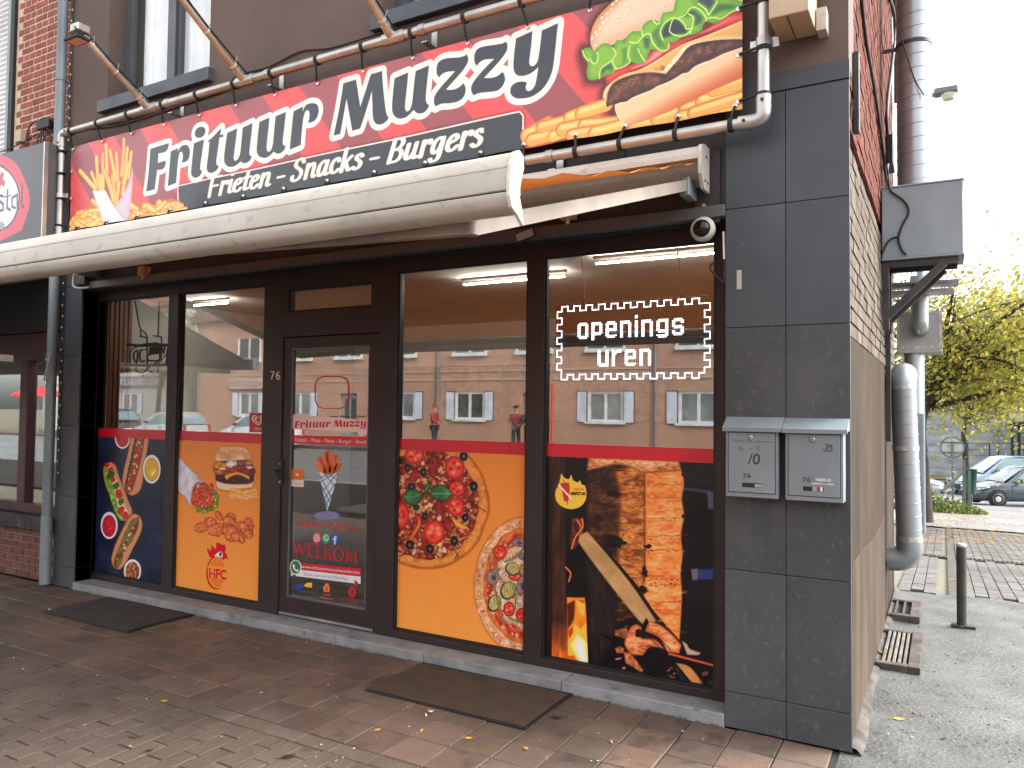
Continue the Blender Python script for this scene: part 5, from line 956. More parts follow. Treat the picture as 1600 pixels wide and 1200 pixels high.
# the shop's own title letters, set smaller on the door
T0 = at_y(222, 305, -.1); T1 = at_y(871, 35, -.1); tw = at_y(840/7.5+760, 36, -.1).x - at_y(225, 300, -.1).x
bx = at_y(228, 299, -.1); TL = at_y(871, 36, -.1)
def title_to_door(p):
    w = at_y(p[0], p[1], -.1); u = (w.x - bx.x) / (TL.x - bx.x); v = (w.z - bx.z) / 0.34; s = np.array((330, 1028)) * (1 - u) + np.array((940, 1052)) * u
    return (s[0], s[1] - v * 58)
for L_ in TITLE: cut_sheet('letter', [[title_to_door(p) for p in smooth_poly(q, 3)] for q in L_], DY - .001, M_red, t, o, k, smooth=False)
applied_text('small_lettering', 'meer dan een frituur', (628, 938), (935, 938), (4, -20), DY - .001, M_ink, t, o, k)
t = sticker('menu_strip', 'red strip lettered Kebab Pizza Pasta Burger Snack across the door', at=(516, 688))
cut_sheet('strip', [[(292, 1090), (970, 1105), (970, 1184), (292, 1160)]], DY, M_red, t, o, k, smooth=False); applied_text('lettering', 'Kebab - Pizza - Pasta - Burger - Snack', (335, 1144), (943, 1164), (0, -33), DY - .001, M_wht, t, o, k)
o, k = (420, 680), 7.5
t = sticker('fries_sticker', 'blue and white checked paper cone of orange fries on the door', at=(512, 760)); M_org = mat('orange_print', lin((222, 98, 44)), lin((190, 70, 34)), 40, .4); M_org2 = mat('orange_print_light', lin((236, 124, 62)), None, 30, .4)
rr = random.Random(5)
for i, (a, b_) in enumerate([((560,270),(640,450)),((600,250),(655,450)),((640,200),(670,440)),((690,180),(700,440)),((730,195),(715,440)),((790,230),(735,450)),((820,260),(750,450)),((850,330),(770,450)),((550,320),(630,460)),((670,200),(690,430)),((760,240),(725,440)),((620,300),(670,455)),((810,330),(750,455)),((700,300),(705,460))]):
    d_ = np.array(b_) - np.array(a); n = np.array((-d_[1], d_[0])) / np.linalg.norm(d_) * 15; q = [np.array(a) - n, np.array(a) + n, np.array(b_) + n, np.array(b_) - n]
    cut_sheet('fry', [q], DY - .0004 * (i % 3), M_org if i % 2 else M_org2, t, o, k, smooth=False)
cut_sheet('cone', [[(593,425),(640,450),(705,470),(760,455),(805,430),(790,530),(750,680),(715,800),(685,892),(665,800),(640,690),(610,540)]], DY - .0016, mat('cone_white', lin((220, 232, 240)), None, 2, .4), t, o, k); M_blue = mat('check_blue', lin((38, 128, 186)), None, 2, .4)
for a, b_ in (((600,470),(735,735)),((650,455),(775,595)),((720,470),(795,520)),((622,600),(715,790)),((645,720),(695,850)),((800,450),(635,655)),((750,460),(612,545)),((780,570),(650,740)),((745,690),(665,820)),((690,465),(600,505))):
    d_ = np.array(b_) - np.array(a); n = np.array((-d_[1], d_[0])) / np.linalg.norm(d_) * 5; cut_sheet('check_line', [[np.array(a) - n, np.array(a) + n, np.array(b_) + n, np.array(b_) - n]], DY - .0026, M_blue, t, o, k, smooth=False)
cut_sheet('base', [ellipse(682, 940, 150, 48)], DY - .0006, mat('base_blue', lin((128, 132, 178)), None, 2, .4), t, o, k, smooth=False)
o, k = (420, 800), 6.0
t = sticker('phone_number', 'red phone number 0485 67 83 76 on the door glass', 'lettering', at=(512, 822))
for ch, x, y in (('0485', 263, 130), ('67', 490, 145), ('83', 612, 162), ('76', 735, 172)): 
    w_ = {'0485': 205, '67': 98, '83': 100, '76': 102}[ch]; applied_text('digits', ch, (x, y), (x + w_, y + 12), (0, -52), DY, M_red, t, o, k); [applied_text('digits', ch, (x + q_, y + q2), (x + w_ + q_ - 5, y + 12 + q2), (0, -54), DY - .0012 * q3, M_red, t, o, k) for q_, q2, q3 in ((2, 0, 1),)]
def icon(label, x, c, cat='sticker'): 
    t = sticker('icon_sticker', label, cat, at=(420 + x / 6, 840)); cut_sheet('disc', [ellipse(x, 243 + (x - 450) * .06, 38, 50)], DY, c, t, o, k, smooth=False); return t
t = icon('round violet pink camera icon on the door, left of three icons', 450, mat('violet_pink', lin((196, 60, 140)), lin((236, 140, 90)), 30, .4)); cut_sheet('mark', [rrect(428, 213, 473, 272, 12), rrect(434, 220, 467, 265, 10)], DY - .001, M_wht, t, o, k); cut_sheet('mark', [ellipse(450, 242, 10, 14), ellipse(450, 242, 5, 8)], DY - .001, M_wht, t, o, k, smooth=False)
t = icon('round green telephone bubble icon on the door, middle of three icons', 535, mat('icon_green', lin((46, 160, 92)), None, 2, .4)); cut_sheet('mark', [ellipse(537, 243, 24, 31), ellipse(537, 243, 19, 25)], DY - .001, M_wht, t, o, k, smooth=False); cut_sheet('mark', [[(528,228),(533,228),(535,238),(532,242),(540,253),(545,250),(550,256),(545,262),(535,256),(527,242)]], DY - .001, M_wht, t, o, k)
t = icon('round blue icon with a white f on the door, right of three icons', 619, mat('icon_blue', lin((24, 92, 200)), None, 2, .4)); cut_sheet('mark', [[(612,304),(612,262),(600,262),(600,248),(612,248),(614,232),(622,224),(636,224),(636,237),(628,238),(625,248),(637,249),(634,263),(625,263),(625,306)]], DY - .001, M_wht, t, o, k, smooth=False)
t = sticker('welcome_lettering', 'tall red serif letters WELKOM across the door', 'lettering', at=(510, 863))
def strokes(name, S, par, m, y):
    for a, b_, w_ in S:
        d_ = np.array(b_, float) - np.array(a, float); n = np.array((-d_[1], d_[0])) / (np.linalg.norm(d_) + 1e-6) * w_ / 2; cut_sheet(name, [[np.array(a) - n, np.array(a) + n, np.array(b_) + n, np.array(b_) - n]], y, m, par, o, k, smooth=False)
def serif(ch, x, w, yb, h):
    L = []; s = .13 * w; X = lambda u: x + u * w
    Y = lambda v, u=0.5: yb + (X(u) - x) * .13 - v * h
    P = lambda u, v: (X(u), Y(v, u))
    if ch == 'W': L = [(P(.05, 1), P(.3, 0), 15), (P(.3, 0), P(.5, .95), 7), (P(.5, .95), P(.72, 0), 15), (P(.72, 0), P(.95, 1), 7), (P(-.06, 1), P(.18, 1), 6), (P(.8, 1), P(1.06, 1), 6), (P(.4, .97), P(.6, .97), 6)]
    if ch == 'E': L = [(P(.25, 0), P(.25, 1), 15), (P(.05, 1), P(.95, 1), 7), (P(.05, 0), P(1, 0), 7), (P(.3, .52), P(.72, .52), 7), (P(.95, 1.02), P(.95, .8), 7), (P(1, -.02), P(1, .22), 7), (P(.72, .4), P(.72, .63), 6)]
    if ch == 'L': L = [(P(.3, 0), P(.3, 1), 15), (P(.08, 1), P(.55, 1), 6), (P(.08, 0), P(1, 0), 7), (P(1, -.02), P(1, .25), 7)]
    if ch == 'K': L = [(P(.2, 0), P(.2, 1), 15), (P(.02, 1), P(.4, 1), 6), (P(.02, 0), P(.4, 0), 6), (P(.25, .42), P(.85, 1), 7), (P(.42, .56), P(.88, 0), 14), (P(.68, 1), P(1, 1), 6), (P(.7, 0), P(1.04, 0), 6)]
    if ch == 'M': L = [(P(.16, 0), P(.16, 1), 9), (P(.16, 1), P(.5, .08), 13), (P(.5, .08), P(.84, 1), 8), (P(.84, 1), P(.84, 0), 15), (P(.02, 1), P(.2, 1), 6), (P(.8, 1), P(1, 1), 6), (P(.02, 0), P(.32, 0), 6), (P(.68, 0), P(1, 0), 6)]
    return L
for ch, x, w_, yb_ in (('W', 232, 122, 403), ('E', 360, 78, 418), ('L', 440, 66, 428), ('K', 512, 88, 438), ('M', 712, 122, 468)): strokes('letter_stroke', serif(ch, x, w_, yb_, 124), t, M_red, DY)
cut_sheet('letter_stroke', [ellipse(656, 398, 48, 63), ellipse(656, 398, 33, 56)], DY, M_red, t, o, k, smooth=False)
t = sticker('web_address_sticker', 'red and white web address sticker with green telephone bubble on the door', at=(505, 895))
cut_sheet('red_band', [[(300, 478), (864, 530), (862, 606), (300, 540)]], DY, M_red, t, o, k, smooth=False); cut_sheet('white_band', [[(280, 540), (862, 607), (860, 676), (250, 600)]], DY, mat('sticker_white', lin((232, 234, 244)), None, 2, .4), t, o, k, smooth=False)
applied_text('lettering', 'www.frituurmuzzyheusden.be', (304, 524), (850, 582), (0, -32), DY - .001, M_wht, t, o, k); applied_text('lettering', '"Bestel supersnel via WhatsApp"', (318, 592), (750, 640), (0, -30), DY - .001, mat('grey_ink', lin((150, 150, 160)), None, 2, .5), t, o, k)
cut_sheet('bubble', [[(250,448),(285,462),(304,500),(304,540),(285,580),(250,590),(235,588),(205,606),(208,570),(197,530),(203,485),(222,458)]], DY - .001, M_wht, t, o, k); cut_sheet('bubble', [ellipse(251, 518, 44, 60)], DY - .002, mat('bubble_green', lin((20, 126, 92)), None, 2, .4), t, o, k, smooth=False)
cut_sheet('bubble', [[(225,492),(240,492),(246,514),(240,524),(258,542),(268,536),(280,546),(276,558),(262,560),(240,544),(226,518)]], DY - .003, M_wht, t, o, k); cut_sheet('arrow', [[(803,630),(842,668),(826,672),(838,698),(826,704),(815,680),(805,692)]], DY - .002, M_red, t, o, k, smooth=False)
t = sticker('payment_sticker', 'blue and yellow payment card mark low on the door', at=(475, 920)); cut_sheet('blue_wing', [[(252,684),(300,690),(330,700),(312,720),(285,735),(256,732)]], DY, mat('card_blue', lin((22, 66, 176)), None, 2, .4), t, o, k); cut_sheet('yellow_wing', [[(330,694),(350,668),(405,660),(405,710),(370,706)]], DY, mat('card_yellow', lin((246, 196, 66)), None, 2, .4), t, o, k); applied_text('lettering', 'Bancontact', (255, 766), (405, 780), (0, -18), DY, mat('card_blue_dark', lin((20, 40, 110)), None, 2, .4), t, o, k)
t = sticker('delivery_sticker', 'small orange house mark with fork and lettering low on the door', at=(510, 925)); M_lo = mat('delivery_orange', lin((240, 130, 60)), None, 2, .4); cut_sheet('house', [[(510,705),(540,664),(552,675),(552,668),(560,668),(560,686),(570,704),(566,752),(516,748)], [(534,700),(538,700),(538,745),(534,745)], [(546,702),(552,702),(552,746),(546,746)]], DY, M_lo, t, o, k, smooth=False); applied_text('lettering', 'IT EAT', (515, 782), (580, 788), (0, -18), DY, M_lo, t, o, k); applied_text('lettering', 'Takeaway.com', (475, 808), (600, 822), (0, -16), DY, M_lo, t, o, k)
t = sticker('menu_sticker', 'small red round mark with lettering at the lower right of the door', at=(550, 928)); cut_sheet('disc', [ellipse(781, 752, 36, 47), [(770,735),(790,728),(800,745),(785,752),(798,770),(775,775),(765,760),(780,752)]], DY, M_red, t, o, k, smooth=False); applied_text('lettering', 'menuonline', (664, 826), (836, 838), (0, -22), DY, M_red, t, o, k); applied_text('lettering', 'order now', (730, 854), (838, 862), (0, -13), DY, M_red, t, o, k)
o, k = (420, 680), 7.5
t = sticker('opening_sticker', 'small orange and white notice sticker beside the door handle', at=(465, 747)); cut_sheet('orange_half', [[(258, 400), (412, 402), (410, 523), (256, 518)]], DY, mat('notice_orange', lin((226, 120, 24)), None, 2, .4), t, o, k, smooth=False); cut_sheet('white_half', [[(256, 519), (410, 524), (410, 608), (258, 598)]], DY, M_wht, t, o, k, smooth=False)
cut_sheet('mark', [[(318,460),(333,440),(346,460),(346,475),(318,475)]], DY - .001, M_wht, t, o, k); applied_text('lettering', 'welkom', (280, 575), (385, 580), (0, -18), DY - .001, M_red, t, o, k)
p = at_y(403, 662, PY); t = thing('ice_cream_sticker', 'small red sticker with white double heart, lower corner of second window', 'sticker', p); o, k = (130, 440), 5.0
cut_sheet('red_square', [[(1298, 1024), (1438, 1026), (1438, 1180), (1298, 1176)]], PY, mat('heart_red', lin((190, 22, 50)), None, 2, .35), t, o, k, smooth=False)
heart = lambda s: [(1368, 1062 + 60 * 0 + 8 * (1 - s)), (1368 + 20 * s, 1045 + 20 * (1 - s)), (1368 + 45 * s, 1048 + 20 * (1 - s)), (1368 + 50 * s, 1075), (1368 + 36 * s, 1098), (1368 + 8 * s, 1090 + 28 * s), (1368 - 8 * s, 1090 + 28 * s), (1368 - 36 * s, 1098), (1368 - 50 * s, 1075), (1368 - 45 * s, 1048 + 20 * (1 - s)), (1368 - 20 * s, 1045 + 20 * (1 - s))]
cut_sheet('heart', [heart(1.0), heart(.76)], PY - .001, M_wht, t, o, k); cut_sheet('heart', [heart(.56), heart(.30)], PY - .001, M_wht, t, o, k); applied_text('lettering', 'OLA', (1338, 1160), (1396, 1162), (0, -24), PY - .001, M_wht, t, o, k)
hn = at_y(429, 586, FY0 - .003); t = thing('house_number', 'white house number 76 on the dark frame left of the door', 'house number', hn); o, k = (400, 480), 5.454
MB()  # numerals as raised plates
for ch, x in (('7', 122), ('6', 168)): applied_text('numeral', ch, (x, 615), (x + 36, 618), (0, -76), FY0 - .004, M_wht, t, o, k, thick=.003)

# ------------------------------------------------------------------ display board, neon frame
LY = 0.30
a_, b_, c_, d_ = at_y(868, 478, LY), at_y(1114, 461, LY), at_y(1114, 597, LY), at_y(868, 595, LY); lx0, lx1 = a_.x, b_.x; lz1 = (a_.z + b_.z) / 2 + .004; lz0 = (c_.z + d_.z) / 2
led = thing('display_board', 'black dot matrix display lit with the words openings uren, behind the right window', 'display', ((lx0 + lx1) / 2, LY, lz0))
MB().cbox(lx0, lx1, LY, LY + .05, lz0, lz1, .004).build('housing', M_black, led)
NX, NY = 96, 48; px_ = (lx1 - lx0) / NX; pz_ = (lz1 - lz0) / NY
on = set()
for i in range(4, NX - 4):      # square wave border
    ph = (i - 4) % 8; top = 1 if ph < 4 else 4
    on.add((i, top)); on.add((i, NY - 1 - top))
    if ph in (0, 4): [(on.add((i, v)), on.add((i, NY - 1 - v))) for v in (1, 2, 3, 4)]
for j in range(4, NY - 4):
    ph = (j - 4) % 8; s_ = 1 if ph < 4 else 4; on.add((s_, j)); on.add((NX - 1 - s_, j))
    if ph in (0, 4): [(on.add((v, j)), on.add((NX - 1 - v, j))) for v in (1, 2, 3, 4)]
G = {'o': ['.#####.','#######','##...##','##...##','##...##','##...##','##...##','##...##','#######','.#####.'], 'p': ['######.','#######','##...##','##...##','##...##','##...##','#######','######.','##.....','##.....','##.....'], 'e': ['.#####.','#######','##...##','##...##','#######','#######','##.....','##.....','#######','.#####.'], 'n': ['######.','#######','##...##','##...##','##...##','##...##','##...##','##...##','##...##','##...##'], 'i': ['##','##','##','##','##','##','##','##','##','##'], 'g': ['.######','#######','##...##','##...##','##...##','##...##','#######','.######','.....##','#######','.#####.'], 's': ['.#####.','#######','##...##','##.....','######.','.######','.....##','##...##','#######','.#####.'], 'u': ['##...##','##...##','##...##','##...##','##...##','##...##','##...##','##...##','#######','.######'], 'r': ['##.###','######','###...','##....','##....','##....','##....','##....','##....','##....']}
def led_text(t, x, y, desc=0):
    for ch in t:
        rows = G[ch]; oy = 0
        for j, row in enumerate(rows):
            for i, c in enumerate(row):
                if c == '#': on.add((x + i, y + j + oy))
        if ch == 'i': on.update({(x, y - 2), (x + 1, y - 2), (x, y - 3), (x + 1, y - 3)})
        x += len(rows[0]) + 2
led_text('openings', 15, 12); led_text('uren', 28, 29)
b = MB(); off = MB()
for i in range(NX):
    for j in range(NY):
        x, z = lx0 + (i + .5) * px_, lz1 - (j + .5) * pz_; s_ = px_ * .29
        if (i, j) in on: b.add([(x + s_ * math.cos(q), LY - .003, z + s_ * math.sin(q)) for q in [k2 * math.pi / 3 for k2 in range(6)]], [tuple(range(6))])
        elif j % 1 == 0: s2 = s_ * .45; off.add([(x - s2, LY - .0015, z - s2), (x + s2, LY - .0015, z - s2), (x + s2, LY - .0015, z + s2), (x - s2, LY - .0015, z + s2)], [(0, 1, 2, 3)])
tag(b.build('lit_diodes', emit_mat('lit_diode', (.80, .88, 1.0), 3.0), led), kind='stuff'); tag(off.build('dark_diodes', mat('grey_diode', lin((120, 116, 110)), None, 4, .4), led), kind='stuff')
for px, py in ((913, 440), (1066, 425)):
    q = at_y(px, py + 22, LY + .02); MB().tube(bez([(q.x - .06, LY + .1, 2.6), (q.x - .02, LY + .05, 2.4), (q.x, LY + .02, lz1)], 6), .004, 6).build('cable', mat('brown_cord', lin((120, 84, 62)), None, 6, .6), led); MB().box(q.x - .01, q.x + .01, LY + .01, LY + .03, lz1, lz1 + .03).build('hook', M_dark_steel, led)
NYY = .36; neon = thing('unlit_neon_sign', 'unlit black neon tube frame hanging by two wires in the left window', 'neon sign', at_y(233, 553, NYY)); o, k = (130, 440), 5.0; m = M_black
q = lambda x, y, dy=0: at_y(130 + x / 5, 440 + y / 5, NYY + dy)
for pts, w_ in (([(345,492),(420,500),(690,495)], .011), ([(330,650),(520,655),(690,652)], .011), ([(370,660),(370,545),(440,500),(500,485),(600,490),(605,600),(520,665),(470,710),(415,700),(420,640)], .005), ([(415,540),(395,560),(400,610),(420,628),(425,545),(415,540)], .007), ([(450,530),(440,580),(450,622),(480,620)], .007), ([(450,535),(500,530),(505,620)], .006), ([(500,575),(590,560),(590,615),(510,615)], .006), ([(640,490),(630,560),(615,500)], .006), ([(660,515),(650,650)], .007), ([(500,450),(500,690)], .006), ([(612,430),(612,560)], .005), ([(520,700),(580,715),(590,640),(660,560)], .004)):
    pts = [q(*p) for p in pts]; MB().tube(bez(pts, 4) if len(pts) > 3 else pts, w_ * 1.25, 6).build('tube', m, neon)
cb = MB(); 
for i in range(8): cb.box(q(505 + i * 11, 540).x, q(512 + i * 11, 540).x, NYY + .01, NYY + .03, q(500, 568).z, q(500, 512).z)
cb.build('transformer_fins', m, neon)
for pts in ([(405,150),(430,300),(450,370),(490,405),(500,450)], [(595,150),(590,300),(585,425)], [(440,425),(480,435),(505,440)], [(550,422),(612,433)], [(445,380),(455,430)]): MB().tube(bez([q(*p) for p in pts], 4), .0065, 5).build('wire', m, neon)
# ------------------------------------------------------------------ banner on its tube frame
BY = -0.10
cvb = art_banner()
ban = thing('shop_banner', 'long red vinyl banner lettered Frituur Muzzy with fries and burger pictures', 'banner', (-3.8, BY, 3.14))
# the vinyl: a grid with slight slack between the eyelets
def banner_mesh():
    nx, nz = 130, 18; vs = []; fs = []
    for j in range(nz + 1):
        for i in range(nx + 1):
            u, v = i / nx, j / nz; x = cvb.x0 + u * (cvb.x1 - cvb.x0); z = cvb.z0 + v * (cvb.z1 - cvb.z0); e = max(0, 1 - min(v, 1 - v) * 7)
            vs.append((x, BY + .004 * math.sin(x * 2 * math.pi / .42) * e + .006 * math.sin(x * 1.7) * math.sin(v * 3.1) - .004 * (1 - e) * math.sin(x * 5 + v * 4), z + (-.005 * (0.5 - .5 * math.cos((x - .1) * 2 * math.pi / .42)) if j == nz else (.006 * (.5 - .5 * math.cos(x * 2 * math.pi / .42)) if j == 0 else 0))))
    for j in range(nz):
        for i in range(nx): fs.append((j * (nx + 1) + i, j * (nx + 1) + i + 1, (j + 1) * (nx + 1) + i + 1, (j + 1) * (nx + 1) + i))
    me = bpy.data.meshes.new('vinyl'); o = Vector(ban.location); me.from_pydata([tuple(Vector(v) - o) for v in vs], [], fs); uv = me.uv_layers.new(name='print')
    for lp in me.loops: v = lp.vertex_index; uv.data[lp.index].uv = ((v % (nx + 1)) / nx, (v // (nx + 1)) / nz)
    for p in me.polygons: p.use_smooth = True
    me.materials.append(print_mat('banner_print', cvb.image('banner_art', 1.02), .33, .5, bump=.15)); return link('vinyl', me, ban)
banner_mesh()
RZT, RZB, RXL, RXR, RY, RR = 4.01, 3.055, -6.79, -0.766, -0.13, 0.03
rail = thing('tube_frame', 'galvanised tube frame round the red banner with corner fittings and clamps', 'frame', (-3.8, RY, RZB))
MB().tube([(RXL + .06, RY, RZT), (RXR - .06, RY, RZT)], RR, 14).build('top_tube', M_alu, rail); MB().tube([(RXL + .06, RY, RZB), (RXR - .06, RY, RZB)], RR, 14).build('bottom_tube', M_alu, rail)
for x in (RXL, RXR): MB().tube([(x, RY, RZB + .06), (x, RY, RZT - .06)], RR, 14).build('side_tube', M_alu, rail)
for x, sx in ((RXL, 1), (RXR, -1)):
    for z, sz in ((RZT, -1), (RZB, 1)):
        e = MB(); e.tube(elbow((x + sx * .12, RY, z), (x, RY, z), (x, RY, z + sz * .12), .05), RR + .008, 14); e.build('corner_fitting', M_alu, rail)
        [MB().lathe([(.009, -.004), (.009, .004)], c_, 10, 'y').build('grub_screw', M_dark_steel, rail) for c_ in ((x + sx * .09, RY - RR - .009, z), (x, RY - RR - .009, z + sz * .09))]
def clamp(x, z, vert=False):
    c = MB(); c.tube([(x - .022, RY, z), (x + .022, RY, z)] if not vert else [(x, RY, z - .022), (x, RY, z + .022)], RR + .007, 14)
    if vert: c.box(x - .07, x + .07, RY + .02, RY + .028, z - .025, z + .025)
    else: c.box(x - .022, x + .022, RY + .012, .0, z - .075, z - .068).box(x - .022, x + .022, -.006, -.001, z - .12, z + .04)
    c.build('clamp', M_alu, rail)
AX_ = [at_y(233, 178, RY).x, at_y(383, 136, RY).x, at_y(614, 66, RY).x, at_y(614, 66, RY).x + 1.35]
for x in AX_: clamp(x + .24, RZT)
clamp(at_y(860, 245, RY).x, RZB); clamp(-4.2, RZB); clamp(RXR, at_y(1197, 65, RY).z, True); clamp(RXL, 3.45, True)
# eyelets and rubber straps
def eyelet(x, z):
    e = MB(); e.lathe([(.007, -.003), (.013, -.004), (.015, 0), (.013, .003), (.007, .003)], (x, BY - .004, z), 12, 'y'); e.build('eyelet', mat('eyelet_brass', lin((206, 204, 196)), None, 4, .3, metal=.8), ban)
    MB().lathe([(.0075, -.006), (.0075, -.0045)], (x, BY - .004, z), 10, 'y').build('eyelet_hole', M_black, ban)
def strap(p, rail_pt, axis):
    s = MB()
    if axis == 'x': s.tube([(rail_pt[0] - .012, RY, rail_pt[2]), (rail_pt[0] + .012, RY, rail_pt[2])], RR + .006, 14); sg = 1 if p[2] < rail_pt[2] else -1; pts = [(rail_pt[0], RY - RR - .004, rail_pt[2]), (rail_pt[0] + .004, RY - RR * .7, rail_pt[2] - sg * RR * .9), (p[0], BY - .012, p[2] + sg * .006)]
    else: s.tube([(RXR if p[0] > -3 else RXL, RY, rail_pt[2] - .012), (RXR if p[0] > -3 else RXL, RY, rail_pt[2] + .012)], RR + .006, 14); sg = 1 if p[0] < rail_pt[0] else -1; pts = [(rail_pt[0], RY - RR - .004, rail_pt[2]), (rail_pt[0] - sg * RR * .9, RY - RR * .7, rail_pt[2]), (p[0] + sg * .006, BY - .012, p[2])]
    s.tube(pts, .0075, 7); s.build('strap', M_black, ban)
r = random.Random(12)
ex = [-6.66 + i * .4124 for i in range(15)]
for x in ex[:-1]:
    x2 = x + r.uniform(-.01, .01); eyelet(x2, 3.862); strap((x2, 0, 3.862), (x2 + r.uniform(-.03, .03), 0, RZT), 'x')
for px, py in ((819, 228), (900, 208), (977, 193), (1060, 175), (1149, 158)): q = at_y(px, py, BY); eyelet(q.x, 3.162); strap((q.x, 0, 3.162), (q.x + r.uniform(-.02, .02), 0, RZB), 'x')
for x in ex[:-4]: eyelet(x + .1, 3.162); strap((x + .1, 0, 3.162), (x + .1, 0, RZB), 'x')
for z in (3.18, 3.42, 3.66, 3.85): eyelet(-.895, z); strap((-.895, 0, z), (RXR, 0, z + r.uniform(-.01, .02)), 'z'); eyelet(-6.683, z); strap((-6.683, 0, z), (RXL, 0, z + r.uniform(-.02, .02)), 'z')
# lamp arms rising from the top tube
hx = at_y(125, 50, -0.70)
def lamp_arm(x, label, q=1.0):
    t = thing('banner_floodlight', label, 'floodlight', (x, RY, RZT), 0, 'floodlight arms over the banner')
    dx, dy, dz = (hx.x - AX_[0]) * q, (-0.70 - RY) * q, (hx.z - RZT) * q
    P = lambda u, off=(0, 0, 0): (x + dx * u + off[0], RY + dy * u + off[1], RZT + dz * u + off[2])
    MB().tube([P(.05), P(.97)], .024, 12).build('arm', M_alu, t)
    MB().tube([(x - .07, RY, RZT), (x + .10, RY, RZT)], RR + .009, 14).tube([P(-.01), P(.12)], .033, 12).build('tee_fitting', M_alu, t)
    for u in (.16, .5, .84): MB().tube([P(u - .006), P(u + .006)], .028, 10).tube([P(u, (.02, 0, .01)), P(u, (.05, -.01, .05))], .003, 5).build('cable_tie', M_cream, t)
    MB().tube(bez([P(.02, (.03, .03, .03)), P(.1, (.02, .015, .035)), P(.5, (.024, .0, .02)), P(.9, (.024, 0, .02)), P(.99, (.05, -.03, -.03)), P(1.02, (.03, -.05, .0))], 5), .006, 6).build('cable', M_black, t)
    e = P(1.0); MB().cbox(e[0] - .05, e[0] + .05, e[1] - .05, e[1] + .05, e[2] - .01, e[2] + .05, .01).tube([P(.9), P(1.02)], .03, 12).build('knuckle', M_alu, t)
    h = MB(); c = Vector((e[0], e[1] - .02, e[2] - .07))
    h.cbox(c.x - .085, c.x + .085, c.y - .055, c.y + .055, c.z - .012, c.z + .012, .008); [h.box(c.x - .06 + i * .03, c.x - .05 + i * .03, c.y - .04, c.y + .04, c.z + .012, c.z + .022) for i in range(5)]; h.build('lamp_head', M_black, t)
    MB().quad((c.x - .07, c.y - .042, c.z - .0128), (c.x + .07, c.y - .042, c.z - .0128), (c.x + .07, c.y + .042, c.z - .0128), (c.x - .07, c.y + .042, c.z - .0128)).build('lamp_glass', mat('floodlight_glass', lin((206, 186, 160)), None, 5, .2), t)
    return t
lamp_arm(AX_[0], 'galvanised lamp arm with small black floodlight beside the brown wall, leftmost'); lamp_arm(AX_[1], 'galvanised lamp arm crossing the upper window, second along the banner', 1.18); lamp_arm(AX_[2], 'galvanised lamp arm over the word Muzzy, third along the banner', 1.18); 
# brown cables along the wall
M_cab = mat('brown_cable', lin((70, 52, 46)), None, 6, .6)
def wall_cable(name, label, pts, rr_=.007, y=-.012, m=M_cab, group=None):
    t = MB().tube(bez([at_y(px, py, y) for px, py in pts], 7), rr_, 7).build(name, m); return tag(t, label, 'cable', group)
wall_cable('wall_cable', 'brown cable sagging under the upper window sill, upper of three', [(108, 200), (190, 190), (250, 170), (330, 148), (372, 118), (420, 104), (470, 80), (520, 74), (600, 50), (700, 24), (800, 0), (900, -28)])
wall_cable('wall_cable', 'brown cable running level close above the banner tube, lowest of three', [(108, 208), (230, 172), (330, 142), (420, 112), (520, 80), (600, 55), (700, 26), (800, -6), (900, -36)], .011)
wall_cable('wall_cable', 'brown cable between two others above the banner, middle of three', [(108, 203), (180, 196), (260, 172), (350, 142), (440, 112), (540, 78), (650, 42), (760, 8), (860, -24)], .006)

# ------------------------------------------------------------------ awning
CY, CZ0, CZ1 = -0.15, 2.765, 2.985; AXR, AXL = -1.085, -6.55; FYB, FZB = -1.985, 2.31; FZA = 2.89
aw = thing('shop_awning', 'half open awning with white front bar and orange canvas over the shopfront', 'awning', (-3.8, -.1, CZ0))
MB().prism([(-.01, CZ0 + .03), (-.01, CZ1), (-.10, CZ1), (CY + .012, CZ1 - .012), (CY - .004, CZ1 - .05), (CY - .004, FZA + .018), (-.10, FZA + .012), (-.06, CZ0 + .06)], AXL, AXR, 'x').build('cassette', M_white, aw)
for x in (AXR, AXL - .018): MB().prism([(-.01, CZ0 - .01), (-.01, CZ1 + .008), (-.10, CZ1 + .008), (CY - .002, CZ1 - .008), (CY - .014, CZ1 - .05), (CY - .014, CZ0 + .06), (CY + .04, CZ0 - .01)], x, x + .018, 'x').build('cassette_cap', M_white, aw)
MB().lathe([(.008, 0), (.008, .004)], (AXR + .018, -.08, 2.93), 8, 'x').lathe([(.008, 0), (.008, .004)], (AXR + .018, -.05, 2.80), 8, 'x').lathe([(.008, 0), (.008, .004)], (AXR + .018, -.10, 2.80), 8, 'x').build('cap_screws', M_dark_steel, aw)
f = MB(); nx, ny = 90, 14; vs = []
for j in range(ny + 1):
    for i in range(nx + 1):
        u, v = i / nx, j / ny; x = AXL + .03 + u * (AXR - AXL - .05); sag = -.028 * math.sin(math.pi * v) * (1 - .5 * math.exp(-((1 - u) * 5))) + .004 * math.sin(u * 70) * v * (1 - v) * 4 + (.010 * math.sin(v * 60) if i == nx else 0)
        vs.append((x, CY + .01 + (FYB - CY) * v, FZA + (FZB - FZA) * v + sag))
f.add(vs, [(j * (nx + 1) + i, j * (nx + 1) + i + 1, (j + 1) * (nx + 1) + i + 1, (j + 1) * (nx + 1) + i) for j in range(ny) for i in range(nx)], True); f.build('canvas', M_canvas, aw)
bar_up = [(-1.985, 2.330), (-1.99, 2.366), (-2.012, 2.376), (-2.034, 2.368), (-2.058, 2.325), (-2.066, 2.28), (-2.067, 2.250), (-1.985, 2.250)]
bar_lo = [(-1.985, 2.244), (-2.067, 2.244), (-2.064, 2.225), (-2.05, 2.203), (-2.02, 2.190), (-1.995, 2.192), (-1.985, 2.21)]
